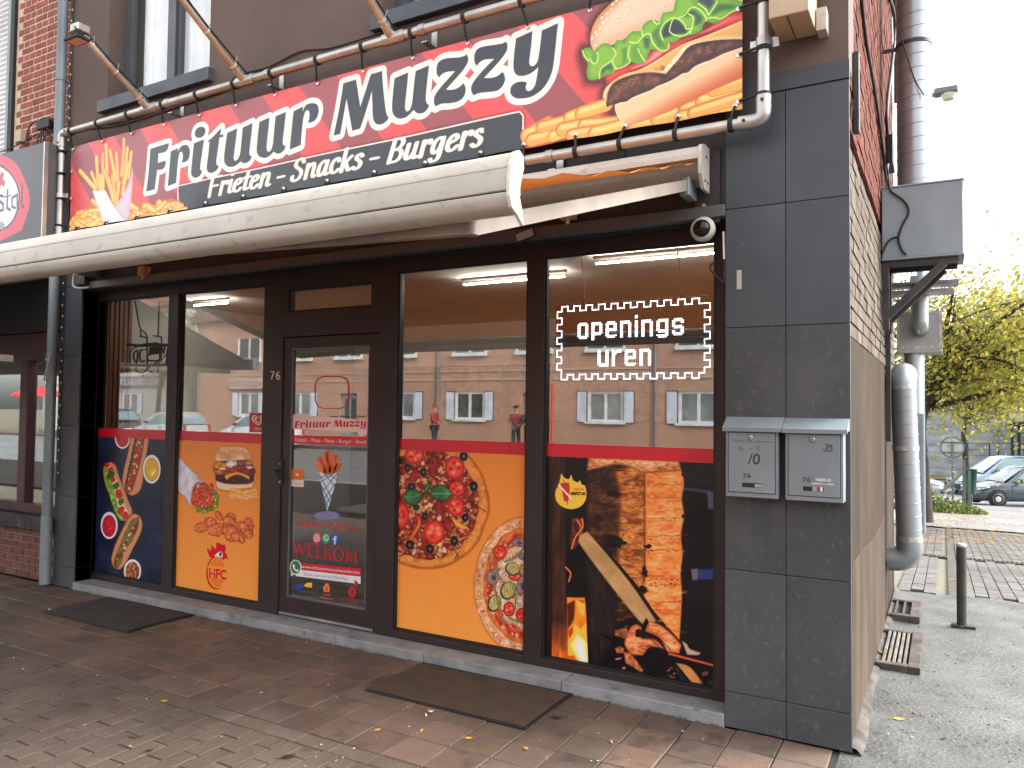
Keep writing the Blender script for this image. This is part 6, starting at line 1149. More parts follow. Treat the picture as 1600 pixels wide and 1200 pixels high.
bar_up = [(p.x, p.y) for p in bez([(a, c, 0) for a, c in bar_up[1:7]], 5)] + [(-1.985, 2.25)]; bar_lo = [(-1.985, 2.244)] + [(p.x, p.y) for p in bez([(a, c, 0) for a, c in bar_lo[1:6]], 5)] + [(-1.985, 2.21)]
MB().prism(bar_up, AXL, AXR - .03, 'x', True).build('front_bar', M_white, aw); MB().prism(bar_lo, AXL, AXR - .03, 'x', True).build('front_bar', M_white, aw); MB().prism([(-1.99, 2.2), (-2.060, 2.235), (-2.060, 2.27), (-1.99, 2.27)], AXL, AXR - .035, 'x').build('bar_groove', M_black, aw)
MB().prism([(-2.0575, 2.3265), (-2.0590, 2.3205), (-2.0610, 2.3205), (-2.0600, 2.3265)], AXL, AXR - .03, 'x').build('bar_rib', M_white, aw)
MB().prism([(-1.985, 2.160), (-1.995, 2.205), (-2.012, 2.240), (-2.020, 2.262), (-2.008, 2.272), (-2.0, 2.30), (-1.985, 2.335), (-1.99, 2.37), (-2.014, 2.382), (-2.038, 2.372), (-2.063, 2.327), (-2.071, 2.28), (-2.070, 2.232), (-2.055, 2.20), (-2.02, 2.184)], AXR - .03, AXR - .018, 'x').build('end_cap', M_cream, aw)
def arm(xs, sgn, label=None):
    S = Vector((xs, CY - .02, 2.80)); pl = lambda y: FZA - .116 + (FZB - FZA + .02) * (y - CY) / (FYB - CY)
    S.z = pl(S.y) + .0
    if sgn < 0:      # right arm: elbow read off the survey
        best = None
        for i in range(400):
            y = CY - .2 - i * .004; p = at_y(737, 355, y)
            if best is None or abs(p.z - pl(y)) < best[0]: best = (abs(p.z - pl(y)), p)
        E = best[1]; arm.d = E - S
    else: E = S + Vector((-arm.d.x, arm.d.y, arm.d.z))
    L = (E - S).length; dy = FYB + .03 - E.y; dx = math.sqrt(max(0.01, (L * 1.0) ** 2 - dy * dy)); Wp = Vector((E.x + sgn * dx * .9, FYB + .02, pl(FYB + .02) + .03))
    def beam(a, b, w, h, nm):
        d = (b - a); side = d.cross(Vector((0, 0, 1))).normalized() * w / 2; up = Vector((0, 0, h / 2)); vs = [a - side - up, a + side - up, a + side + up, a - side + up, b - side - up, b + side - up, b + side + up, b - side + up]
        m_ = MB(); m_.add(vs, [(0, 3, 2, 1), (4, 5, 6, 7), (0, 1, 5, 4), (1, 2, 6, 5), (2, 3, 7, 6), (3, 0, 4, 7)]); return m_.build(nm, mat('shade_toned_arm', lin((150, 138, 126)), lin((128, 118, 108)), 5, .5, .65), aw)  # arm coat darkened in its colour to offset the sun falling on it
    beam(S, E, .042, .058, 'arm'); beam(E, Wp, .036, .05, 'forearm')
    MB().lathe([(.024, -.027), (.024, .03)], tuple(E), 12, 'z').build('elbow_joint', mat('shade_toned_arm', (0, 0, 0)), aw); MB().cbox(S.x - .02, S.x + .03, S.y + .0, -.02, S.z - .05, S.z + .045, .006).build('shoulder_bracket', M_zinc, aw)
arm(AXR - .075, -1); arm(AXL + .12, 1)
MB().cbox(PRX - .16, PRX - .03, -.004, .02, 2.60, 2.99, .003).build('wall_bracket', M_fascia, aw); MB().cbox(PLX - .03, PLX + .12, -.06, .02, 2.66, 2.80, .006).build('wall_bracket', M_dark_steel, aw)
MB().tube(bez([(PLX - .03, -.03, 2.78), (PLX - .07, -.04, 2.76), (PLX - .06, -.05, 2.66), (PLX + .05, -.05, 2.63), (PLX + .14, -.03, 2.635)], 6), .008, 7).build('power_cable', M_cream, aw)

# ------------------------------------------------------------------ small fittings under the awning
p = at_y(1098, 358, -.03); t = thing('security_camera', 'white dome security camera with black ball on the right pier edge', 'security camera', p)
MB().lathe([(.03, -.03), (.062, -.028), (.066, .0), (.06, .018), (.046, .022)], tuple(p), 22, 'y').build('housing', M_white, t); MB().lathe([(.047, .020), (.045, .03), (.036, .044), (.02, .052), (.003, .055)], tuple(p), 20, 'y').build('dome', mat('black_gloss', lin((12, 12, 14)), None, 2, .06), t); MB().tube([(p.x, p.y + .03, p.z + .05), (p.x, p.y + .02, p.z + .12)], .012, 8).build('bracket', M_dark_steel, t); MB().lathe([(.01, 0), (.01, .008)], (p.x, -.006, p.z + .13), 10, 'y').build('bolt', M_alu, t)
p = at_y(823, 370, -.10); t = thing('floodlight', 'small black floodlight tilted down over the pizza window', 'floodlight', p); b = MB(); b.cbox(p.x - .06, p.x + .06, p.y - .05, p.y - .02, p.z - .03, p.z + .03, .006); hd = b.build('lamp_head', M_black, t); MB().quad((p.x - .052, p.y - .0508, p.z - .022), (p.x + .052, p.y - .0508, p.z - .022), (p.x + .052, p.y - .0508, p.z + .022), (p.x - .052, p.y - .0508, p.z + .022)).build('lamp_glass', mat('grey_lens', lin((150, 154, 156)), None, 4, .2), t); MB().tube([(p.x + .0, p.y - .02, p.z), (p.x + .0, .03, p.z + .06)], .012, 8).build('bracket', M_black, t)
for c in t.children: c.rotation_euler = (0, math.radians(-18), math.radians(14))
def jbox(px, py, y, w, h, d, label):
    p = at_y(px, py, y); t = thing('junction_box', label, 'junction box', p, 0, 'beige junction boxes on the fascia'); MB().cbox(p.x - w, p.x + w, y - d, y + .02, p.z - h, p.z + h, .004).build('box_body', mat('beige_plastic', lin((196, 152, 110)), None, 4, .6), t); MB().cbox(p.x - w + .008, p.x + w - .008, y - d - .006, y - d, p.z - h + .008, p.z + h - .008, .002).build('box_lid', mat('beige_plastic', (0, 0, 0)), t); MB().tube([(p.x, y - d / 2, p.z - h), (p.x, y - d / 2, p.z - h - .025)], .012, 8).build('gland', M_cream, t)
jbox(890, 333, .0, .04, .045, .05, 'beige junction box under the right awning arm'); jbox(228, 425, .0, .04, .04, .05, 'beige junction box over the hot dog window')
wall_cable('loose_cable', 'thin black cable hanging down beside the right window frame', [(1132, 362), (1133, 395), (1130, 440), (1126, 438), (1113, 425), (1110, 415), (1118, 410), (1130, 409)], .005, -.004, M_black)
tag(MB().tube([at_y(1130, 362, -.01), at_y(1131, 405, -.01)], .006, 6).build('white_cable', M_white), 'short white cable hanging from the dome camera', 'cable')
q = at_y(1155, 437, -.007); tag(MB().box(q.x - .012, q.x + .012, -.009, -.0065, q.z - .05, q.z + .05).build('tape_strip', M_white), 'white strip of tape on the charcoal pier panel', 'tape')
p = at_y(1240, 10, -.15); a0, a1 = at_y(1206, 40, -.22).x, at_y(1268, 22, -.22).x; z0 = at_y(1240, 34, -.22).z; t = thing('wall_box', 'beige metal box fixed high on the wall above the banner corner', 'wall unit', (p.x, -.15, z0))
MB().cbox(a0, a1, -.30, -.03, z0, z0 + .45, .006).build('casing', mat('beige_metal', lin((188, 168, 140)), lin((170, 150, 122)), 3, .5, spots=(lin((120, 100, 80)), 9, .66, .4)), t); MB().box(a0 + .08, a0 + .084, -.295, -.04, z0 - .002, z0 + .001).build('seam', M_joint, t); MB().box(a1 + .004, a1 + .05, -.1, -.002, z0 - .01, z0 + .1).build('bracket', M_white, t)

# ------------------------------------------------------------------ letterboxes
def letterbox(xa, xb, ztop, zbot, label, n):
    D_ = .105; t = thing('letterbox', label, 'letterbox', ((xa + xb) / 2, 0, zbot), 0, 'grey letterboxes on the pier'); b = MB(); b.cbox(xa, xb, -D_, -.008, zbot, ztop - .055, .004); b.build('box_body', M_letterbox, t)
    MB().box(xa + .012, xb - .012, -D_ - .0012, -D_ + .0005, zbot + .022, ztop - .074).build('door_gap', M_joint, t); MB().cbox(xa + .015, xb - .015, -D_ - .005, -D_ - .0005, zbot + .025, ztop - .077, .002).build('box_door', M_letterbox, t)
    MB().prism([(-.008, ztop - .06), (-.008, ztop), (-.03, ztop), (-.128, ztop - .052), (-.128, ztop - .072), (-.122, ztop - .072), (-.10, ztop - .06)], xa - .012, xb + .018, 'x').build('lid', M_letterbox, t)
    c = ((xa + xb) / 2 - .005, -D_ - .006, ztop - .1); l = MB().lathe([(.013, -.002), (.013, .004), (.007, .006)], c, 14, 'y').build('lock', M_alu, t); MB().lathe([(.004, .0055), (.004, .0075)], c, 8, 'y').build('keyhole', M_black, l); return t
q = lambda px, py, y=-.105: at_y(px, py, y)
M_num = mat('black_number', lin((20, 20, 22)), None, 2, .5); o, k = (1060, 560), 4.616
x0 = q(1134, 700).x; x1 = q(1216, 700).x; z1 = q(1135, 651, -.01).z; z0 = q(1134, 775).z
LB1 = letterbox(x0, x1, z1, z0, 'grey letterbox numbered 76 with a scratched 10, left of two', 1); ly = -.1112
applied_text('number', '/0', (500, 760), (584, 766), (8, -80), ly, M_num, LB1, o, k); applied_text('number', '76', (464, 862), (524, 860), (0, -34), ly, M_num, LB1, o, k)
for pts in ([(390,600),(395,585),(410,582),(400,600),(412,606)], [(420,605),(425,585),(435,584),(430,606)], [(445,606),(450,586),(456,598),(466,584),(470,606)], [(480,600),(485,590),(492,598)], [(510,606),(514,584),(528,590),(516,598),(536,608)], [(545,600),(556,592),(552,606),(566,602),(580,590),(575,606),(600,598),(620,604),(650,600),(684,606)], [(434,668),(450,638),(462,664)], [(440,656),(474,654)], [(512,655),(540,652)], [(565,660),(572,636),(592,642),(574,652),(596,662),(570,668)]):
    MB().tube([at_y(1060 + a / 4.616, 560 + b_ / 4.616, ly) for a, b_ in pts], .0009, 4).build('scribble', mat('pencil_grey', lin((86, 92, 98)), None, 2, .6), LB1)
a = at_y(1060 + 460 / 4.616, 560 + 895 / 4.616, ly); b_ = at_y(1060 + 598 / 4.616, 560 + 935 / 4.616, ly); MB().box(a.x, b_.x, ly, ly + .0015, b_.z, a.z).build('name_slot', M_num, LB1); MB().box(a.x + (b_.x - a.x) * .66, b_.x, ly - .0008, ly, b_.z + .002, a.z - .004).build('name_card', mat('name_card', lin((150, 152, 152)), None, 2, .5), LB1)
x0 = q(1227, 700).x; x1 = q(1318, 700).x; z1 = q(1235, 653, -.01).z; z0 = q(1227, 781).z
LB2 = letterbox(x0, x1, z1, z0, 'grey letterbox numbered 76 A with crown scribble, right of two', 2)
applied_text('number', '76', (894, 892), (954, 892), (0, -36), ly, M_num, LB2, o, k); applied_text('number', 'A', (962, 866), (976, 866), (0, -12), ly, M_num, LB2, o, k)
for pts in ([(1040,655),(1075,655),(1065,612),(1085,650),(1085,614),(1100,640),(1106,622),(1108,664)], [(1050,668),(1105,668)]): MB().tube([at_y(1060 + a / 4.616, 560 + b2 / 4.616, ly) for a, b2 in pts], .0016, 4).build('scribble', M_num, LB2)
def rect_on(o_, k_, xa, ya, xb, yb, nm, m, par, y): a = at_y(o_[0] + xa / k_, o_[1] + ya / k_, y); b2 = at_y(o_[0] + xb / k_, o_[1] + yb / k_, y); return MB().box(a.x, b2.x, y, y + .001, b2.z, a.z).build(nm, m, par)
rect_on(o, k, 990, 864, 1098, 890, 'worn_label', mat('worn_paper', lin((206, 208, 204)), lin((150, 156, 158)), 40, .7), LB2, ly); rect_on(o, k, 960, 896, 1120, 915, 'worn_label', mat('worn_paper', (0, 0, 0)), LB2, ly); rect_on(o, k, 900, 922, 1048, 962, 'name_slot', M_num, LB2, ly)
rect_on(o, k, 965, 926, 1000, 960, 'name_card', mat('name_card', (0, 0, 0)), LB2, ly - .001); rect_on(o, k, 1006, 928, 1018, 960, 'name_card', mat('red_card', lin((186, 84, 84)), None, 2, .6), LB2, ly - .001); rect_on(o, k, 1024, 928, 1040, 960, 'name_card', M_wht, LB2, ly - .001)

# ------------------------------------------------------------------ drainpipe, mats, things in the alley
DX, DYY = at_y(80, 600, -.07).x, -.07
t = thing('drainpipe', 'grey zinc drainpipe between the shop and the brick house', 'drainpipe', (DX, DYY, 0)); 
MB().tube([(DX, DYY, .02), (DX, DYY, .62)], .047, 16).build('lower_pipe', M_zinc, t); MB().tube([(DX, DYY, .60), (DX, DYY, 7.2)], .043, 16).build('pipe', M_zinc, t)
for z in (.25, 2.05, 3.32, 4.55, 5.32): MB().tube([(DX, DYY, z - .012), (DX, DYY, z + .012)], .049, 16).box(DX - .015, DX + .015, DYY, .0, z - .01, z + .01).build('pipe_clip', M_zinc, t)
MB().tube(bez([(DX - .045, DYY - .03, 2.02), (DX + .02, DYY - .055, 2.0), (DX + .05, DYY - .05, 2.03), (DX + .05, DYY - .06, 1.97), (DX + .02, DYY - .07, 1.86), (DX + .0, DYY - .06, 1.82)], 6), .007, 6).build('tied_rag', M_white, t)
lt = thing('light_string', 'thin string of tiny bulbs hanging down behind the drainpipe', 'light string', (DX + .065, -.02, 0)); MB().tube([(DX + .065, -.02, .9), (DX + .068, -.018, 5.4)], .004, 5).build('wire', M_black, lt); bb = MB()
for i in range(44): bb.lathe([(.002, -.01), (.007, 0), (.002, .012)], (DX + .065 + .006 * (-1) ** i, -.026, 1.0 + i * .1), 6, 'z')
tag(bb.build('bulbs', M_cream, lt), kind='stuff')
def doormat(x0, x1, y0, y1, label, m1, nr):
    t = thing('doormat', label, 'doormat', ((x0 + x1) / 2, (y0 + y1) / 2, 0), 0, 'doormats on the pavement'); MB().cbox(x0, x1, y0, y1, .0, .012, .004).build('backing', M_black, t); b = MB(); n = int((y1 - y0 - .03) / nr)
    for i in range(n): y = y0 + .015 + i * nr; b.add([(x0 + .012, y, .012), (x1 - .012, y, .012), (x1 - .012, y + nr * .3, .018), (x0 + .012, y + nr * .3, .018), (x0 + .012, y + nr * .62, .018), (x1 - .012, y + nr * .62, .018), (x1 - .012, y + nr * .9, .012), (x0 + .012, y + nr * .9, .012)], [(0, 1, 2, 3), (3, 2, 5, 4), (4, 5, 6, 7)])
    tag(b.build('ribs', m1, t), kind='stuff'); return t
doormat(-2.87, -1.83, -.575, -.02, 'brown ribbed doormat on the pavement below the pizza window', mat('brown_mat', lin((72, 54, 38)), lin((56, 44, 34)), 7, .8, None, bump=.8, bscale=120, spots=(lin((106, 88, 66)), 12, .62, .5)), .016)
doormat(-6.06, -5.02, -.58, -.03, 'black ribbed doormat on the pavement below the hot dog window', mat('black_mat', lin((48, 42, 38)), lin((36, 33, 31)), 5, .55, .8, bump=.6, bscale=120, spots=(lin((84, 72, 64)), 9, .62, .5)), .03)
def grate(x0, x1, y0, y1, nb, label):
    t = thing('cellar_grate', label, 'grate', ((x0 + x1) / 2, (y0 + y1) / 2, 0), 0, 'light well grates along the side wall'); w = .07; f = MB(); f.cbox(x1 - w, x1, y0, y1, -.03, .045, .006).cbox(x0, x1 - w, y0, y0 + .06, -.03, .045, .006).cbox(x0, x1 - w, y1 - .05, y1, -.03, .045, .006); f.build('concrete_rim', M_cement, t)
    MB().box(x0, x1 - w, y0 + .06, y1 - .05, .008, .012).build('well_shade_sheet', mat('well_shade_black', lin((16, 16, 16)), None, 3, .9), t)  # black sheet close under the bars stands in for the pit's deep shade
    for i in range(nb): x = x0 + .03 + i * (x1 - w - x0 - .03) / nb; MB().cbox(x, x + .018, y0 + .05, y1 - .04, .022, .04, .003).build('bar', M_dark_steel if nb < 3 else mat('worn_bar', lin((132, 124, 116)), lin((96, 88, 82)), 9, .6, metal=.3), t)
    return t
grate(XR + .005, -.135, 1.38, 2.27, 5, 'barred light well grate with concrete rim by the side wall, nearest'); grate(XR + .005, -.17, 2.72, 3.3, 2, 'open light well rim farther along the side wall')
bp = at_z(1503, 978); t = thing('bollard', 'short dark weathered bollard with pale top in the alley', 'bollard', bp); MB().tube([(bp.x, bp.y, -.02), (bp.x, bp.y, .60)], .034, 14).build('post', mat('mossy_post', lin((70, 72, 58)), lin((46, 48, 40)), 9, .6, .8, bump=.3, bscale=60), t); MB().lathe([(.034, .60), (.036, .605), (.036, .618), (.02, .626), (.002, .628)], (bp.x, bp.y, 0), 14).build('cap', M_white, t); MB().cbox(bp.x - .07, bp.x + .09, bp.y - .04, bp.y + .04, -.01, .012, .004).build('base_plate', M_dark_steel, t)

# ducts on the side wall
BYF = 2.2; bx0 = XR + .005; bx1 = at_y(1505, 340, BYF).x; bz1 = at_y(1440, 288, BYF).z; bz0 = at_y(1440, 400, BYF).z
t = thing('fan_housing', 'grey sheet metal fan box on brackets high on the side wall', 'fan box', (bx0, BYF, bz0)); MB().cbox(bx0, bx1, BYF, BYF + .42, bz0, bz1, .006).build('casing', M_box, t)
for z in (bz0 - .012, bz1): MB().cbox(bx0 - .002, bx1 + .008, BYF - .006, BYF + .43, z, z + .012, .003).build('flange', M_box, t)
Q = lambda px, py, y=BYF - .012: at_y(px, py, y)
MB().tube(bez([Q(1388, 280), Q(1392, 298), Q(1408, 310), Q(1418, 322), Q(1419, 335), Q(1410, 352), Q(1404, 372), Q(1409, 390), Q(1416, 398)], 6), .008, 7).tube(bez([Q(1404, 372), Q(1398, 371), Q(1389, 376), Q(1383, 386), Q(1379, 396)], 6), .007, 7).build('cable', M_black, t)
for y in (BYF + .05, BYF + .36):
    s_ = MB(); s_.cbox(bx0 - .001, bx0 + .045, y - .02, y + .02, bz0 - .52, bz0 - .012, .003); s_.box(bx0 + .045, bx1 - .03, y - .02, y + .02, bz0 - .05, bz0 - .013); a = Vector((bx0 + .03, y, bz0 - .42)); c = Vector((bx0 + .40, y, bz0 - .05)); d = Vector((0, .018, 0)); n = Vector((.018, 0, -.018))
    s_.add([a - d - n, a + d - n, a + d + n, a - d + n, c - d - n, c + d - n, c + d + n, c - d + n], [(0, 3, 2, 1), (4, 5, 6, 7), (0, 1, 5, 4), (1, 2, 6, 5), (2, 3, 7, 6), (3, 0, 4, 7)]); s_.build('bracket', M_dark_steel, t)
def duct(b, path, r_, n=20): b.tube(path, r_, n); return b
def seams(path_a, path_b, r_, step, par):
    a, c = Vector(path_a), Vector(path_b); d = c - a; L = d.length; d.normalize(); u = d.orthogonal().normalized(); w = d.cross(u); N = int(L / step * 24); pts = [a + d * (L * i / N) + (u * math.cos(2 * math.pi * i / 24) + w * math.sin(2 * math.pi * i / 24)) * (r_ + .0005) for i in range(N + 1)]
    MB().tube(pts, .0035, 5).build('spiral_seam', M_duct, par)
vd = at_y(1428, 150, 2.46); r1 = .118
t = thing('chimney_duct', 'tall spiral steel duct rising above the fan box', 'duct', (vd.x, 2.46, bz1)); MB().tube([(vd.x, 2.46, bz1), (vd.x, 2.46, 7.6)], r1, 28).build('duct_tube', M_duct, t); seams((vd.x, 2.46, bz1 + .02), (vd.x, 2.46, 7.6), r1, .105, t); zc = at_y(1428, 72, 2.46).z
MB().tube([(vd.x, 2.46, zc - .014), (vd.x, 2.46, zc + .014)], r1 + .006, 28).box(XR, vd.x - r1, 2.45, 2.47, zc - .012, zc + .012).build('duct_clamp', M_dark_steel, t); MB().tube(bez([at_y(1409, 62, 2.33), at_y(1420, 95, 2.325), at_y(1430, 125, 2.325), at_y(1444, 149, 2.33)], 5), .005, 6).build('cable', M_black, t)
y2 = 3.1; c2 = [at_y(1401, 488, y2), at_y(1472, 488, y2), at_y(1401, 552, y2)]
t = thing('duct_box', 'small galvanised duct box with taped edges below the fan box', 'duct box', (c2[0].x, y2, c2[2].z)); MB().cbox(c2[0].x, c2[1].x, y2, y2 + .32, c2[2].z, c2[0].z, .004).build('casing', mat('bright_sheet', lin((176, 178, 178)), lin((150, 152, 152)), 3, .4, .55, metal=.5), t); fb = MB(); w = .022
for a, b_, e, g in ((c2[0].x, c2[1].x, c2[0].z - w, c2[0].z), (c2[0].x, c2[1].x, c2[2].z + .035, c2[2].z + .035 + w)): fb.box(a, b_, y2 - .004, y2, e, g)
fb.box(c2[0].x, c2[0].x + w, y2 - .004, y2, c2[2].z + .06, c2[0].z - w).box(c2[1].x - w, c2[1].x, y2 - .004, y2, c2[2].z + .06, c2[0].z - w); fb.build('tape', mat('foil_tape', lin((206, 206, 204)), lin((160, 160, 158)), 30, .3, .5, metal=.7, bump=.5, bscale=60), t)
sx_ = at_y(1437, 500, 2.98); MB().tube(elbow((sx_.x, 2.98, bz0 - .02), (sx_.x, 2.98, at_y(1437, 512, 2.98).z), (sx_.x, 3.12, at_y(1437, 512, 2.98).z), .05), .064, 20).build('inlet_pipe', M_duct, t)
sh = MB(); 
for px0, px1, py_, th in ((1384, 1498, 447, .02), (1392, 1490, 459, .02)): a, b_ = at_y(px0, py_, 2.85), at_y(px1, py_ - 6, 2.85); sh.cbox(XR + .004, b_.x, 2.7, 2.98, a.z - th, a.z + .0, .003)
sh.build('support_rail', mat('bright_sheet', (0, 0, 0)), t); MB().tube([(c2[0].x + .12, 3.2, c2[2].z - .5), (c2[0].x + .12, 3.2, c2[2].z)], .07, 18).build('outlet_pipe', M_duct, t)
q0 = at_y(1412, 640, 2.85); q1 = at_y(1421, 845, 2.85); r2_ = .092; top = at_y(1411, 604, 2.85)
t = thing('bent_duct', 'leaning spiral steel duct with elbow entering the rendered side wall', 'duct', (q0.x, 2.85, q1.z)); tp = Vector((top.x, 2.85, top.z)); bt = Vector((q1.x, 2.85, q1.z))
MB().tube([tp, bt], r2_, 26).build('duct_tube', M_duct, t); seams(tuple(tp), tuple(bt), r2_, .105, t)
MB().tube(elbow(tp - Vector((0, 0, .01)), tp + Vector((0, 0, .10)), tp + Vector((0, .34, .10)), .092, 9), r2_ + .004, 26).build('top_elbow', mat('matt_duct', lin((170, 180, 184)), lin((150, 160, 164)), 3, .45, metal=.6), t)
MB().tube(elbow(bt + Vector((0, 0, .02)), bt + Vector((.0, 0, -.14)), Vector((XR - .01, 2.85, bt.z - .155)), .10, 9), r2_ + .004, 26).build('wall_elbow', M_duct, t)
tp_ = MB()
for pz in (bt.z + .02, tp.z - .005, at_y(1415, 700, 2.85).z): c = tp.lerp(bt, (tp.z - pz) / (tp.z - bt.z)); tp_.tube([c + Vector((0, 0, .018)), c - Vector((0, 0, .018))], r2_ + .005, 26)
tp_.build('foil_tape', mat('foil_tape', (0, 0, 0)), t)
dp = at_y(1388, 520, 2.62); tag(MB().cbox(XR, XR + .035, 2.64, 2.68, at_y(1388, 690, 2.64).z, 3.0, .003).build('wall_rail', M_dark_steel), 'dark vertical steel rail on the side wall behind the leaning duct', 'rail')
# cables and conduits on the upper side wall
def side_cable(name, label, pts, rr_, m=M_black): return tag(MB().tube(bez([at_x(px, py, XR + .012) for px, py in pts], 6), rr_, 6).build(name, m), label, 'cable', 'cables on the side wall')
side_cable('side_cable', 'black clipped cable slanting down the side wall, nearest the street', [(1343, -30), (1353, 60), (1365, 130), (1376, 205), (1384, 275), (1387, 292)], .011)
side_cable('side_cable', 'black cable looping down the side wall to the fan box, farther from the street', [(1383, -20), (1396, 15), (1398, 60), (1393, 110), (1387, 160), (1386, 200), (1390, 215), (1392, 230), (1386, 262), (1388, 283)], .014)
side_cable('side_cable', 'dark cable hanging beside the steel duct on the side wall', [(1396, -20), (1399, 50), (1400, 100), (1400, 160)], .02)
a, b_ = at_x(1335, 80, XR + .01), at_x(1335, 203, XR + .01); tag(MB().cbox(XR + .002, XR + .03, a.y, a.y + .06, b_.z, a.z, .003).build('wall_channel', M_dark_steel), 'dark upright steel channel on the side wall near the street corner', 'bracket')
a, b_ = at_x(1386, 210, XR + .01), at_x(1390, 270, XR + .01); tag(MB().cbox(XR + .002, XR + .05, a.y, a.y + .35, b_.z, a.z, .004).build('cable_box', M_black), 'black cable box on the side wall above the fan housing', 'junction box')

# ------------------------------------------------------------------ neighbouring brick house with the bar
nb = thing('brick_house', 'red brick house with cream joints and a bar front left of the shop', 'building', (-9.0, .1, 0)); NX0 = -14.0; NR = XL - .005
bw = MB(); wxr = at_y(27, 60, .03).x
bw.box(wxr, NR, .03, .24, 2.95, TOPZ).box(NX0, wxr, .03, .24, 2.95, 3.62).box(NX0, -9.6, .03, .24, 3.62, TOPZ); bw.build('wall', M_mortar, nb)
r = random.Random(21); meS = None
def brick_box(x0, x1, z0, z1, y, m): return None
mb_s = MB().cbox(-.098, .098, -.011, .011, -.0265, .0265, .003).mesh('brick', M_brick); mb_h = MB().cbox(-.0435, .0435, -.011, .011, -.0265, .0265, .003).mesh('brick', M_brick); mb_q = MB().cbox(-.0675, .0675, -.011, .011, -.0275, .0275, .003).mesh('brick', M_brick)
nbk = 0; j = 0; z = 3.02
while z < 6.6:
    x = NR - (.05 if j % 2 else .10) - .005
    hd = j % 2
    while x > wxr + .005:
        if nbk < 298 and (3.4 < z < 5.6): o_ = link('brick', mb_h if hd else mb_s, nb, Vector((x, .037 + r.uniform(-.002, .002), z)) - Vector(nb.location)); o_.rotation_euler = (r.uniform(-.01, .01), r.uniform(-.01, .01), r.uniform(-.01, .01)); nbk += 1
        x -= .10 if hd else .21
    z += .067; j += 1
# rolled-down shutter window
sw = MB(); 
for i in range(60): z = 3.66 + i * .05; sw.prism([(.03, z), (.012, z + .02), (.012, z + .035), (.03, z + .0485)], -9.55, wxr - .12, 'x')
tag(sw.build('roller_shutter', mat('white_shutter', lin((226, 228, 228)), None, 3, .5), nb), kind='stuff'); MB().box(wxr - .115, wxr - .07, .0, .1, 3.62, TOPZ).build('shutter_guide', M_box, nb); MB().box(wxr - .07, wxr - .002, .0, .1, 3.62, TOPZ).build('dark_reveal', M_black, nb); MB().cbox(-9.6, wxr - .02, -.05, .1, 3.55, 3.655, .004).build('window_sill', M_sill, nb)
# bar front below
MB().box(NX0, NR, .03, .24, 0, .46).build('wall_below', M_mortar2, nb); mp_ = MB().cbox(-.095, .095, -.009, .009, -.027, .027, .003).mesh('brick', M_plinth)
for j in range(7):
    x = NR - .1 - (.1 if j % 2 else 0)
    while x > -9.6: o_ = link('brick', mp_, nb, Vector((x, .024, .033 + j * .066)) - Vector(nb.location)); x -= .205
MB().cbox(NX0, NR, -.04, .15, .462, .585, .006).build('stone_sill', mat('black_sill', lin((48, 48, 52)), lin((34, 34, 38)), 7, .5, .8, spots=(lin((150, 150, 150)), 15, .6, .6)), nb)
M_wine = mat('wine_red_frame', lin((72, 30, 32)), lin((56, 24, 27)), 4, .4, .55); a = at_y(46, 560, .08).x
f = MB(); zt = 2.02
f.cbox(NX0, NR, .06, .14, .59, .68, .004).cbox(NX0, NR, .06, .14, zt, zt + .26, .004).cbox(NR - .09, NR, .06, .14, .68, zt, .004)
for x in (a, a - 1.25, a - 2.5): f.cbox(x - .10, x + .03, .055, .14, .68, zt, .006)
f.build('bar_window_frame', M_wine, nb)
for x0, x1 in ((a + .03, NR - .09), (a - 1.22, a - .10), (a - 2.47, a - 1.35)): MB().box(x0, x1, .1, .104, .68, zt).build('pane', glass_mat('bar_glass', .26), nb)
MB().box(NX0, NR, 1.6, 1.7, .0, 2.7).box(NX0, NR, .24, 1.7, .0, .4).build('dark_room', mat('dark_bar', lin((34, 32, 34)), None, 1, .8), nb); MB().cbox(NX0, NR, .02, .24, zt + .265, 2.95, .004).build('shade_board', M_black, nb)  # black board stands in for the shade under awning and pelmet
# lightbox of the brewery
SYF = -.26; zt_, zb_ = at_y(67, 222, SYF).z, at_y(71, 371, SYF).z; xs1 = at_y(68, 300, SYF).x; xs0 = xs1 - 1.75
t = thing('brewery_sign', 'dark lightbox with red ringed white shield and blackletter Cristal on the brick house', 'sign', ((xs0 + xs1) / 2, SYF, zb_)); MB().cbox(xs0, xs1, SYF + .002, -.03, zb_, zt_, .006).build('casing', mat('sign_grey', lin((96, 98, 102)), lin((84, 86, 90)), 4, .45, .6), t)
cv = art_beer(xs0 + .004, xs1 - .004, zb_ + .004, zt_ - .004, SYF); cv.sheet('sign_face', print_mat('beer_print', cv.image('beer_art', .95), .3), t)
MB().box(xs1 - .012, xs1 + .004, SYF - .004, SYF + .03, zb_, zt_).build('sign_trim', M_alu, t)
t = thing('wire_junction', 'tangle of black wires on insulators at the brick wall beside the drainpipe', 'wiring', at_y(68, 195, -.02)); Q = lambda px, py, y=-.05: at_y(px, py, y)
MB().cbox(Q(58, 195).x, Q(78, 195).x, -.06, .0, Q(70, 200).z, Q(70, 186).z, .006).build('insulator_block', M_black, t)
for pts in ([(40, 222), (45, 200), (55, 190), (62, 192)], [(68, 200), (60, 215), (58, 232), (66, 245), (78, 246)], [(66, 200), (70, 220), (78, 225), (80, 214), (72, 212), (68, 220), (76, 232)], [(0, 238), (20, 230), (40, 220), (60, 208)], [(62, 188), (72, 184), (86, 190)], [(70, 198), (80, 205), (86, 200)], [(65, 200), (64, 225), (72, 228)]): MB().tube(bez([Q(*p) for p in pts], 6), .006, 6).build('wire', M_black, t)
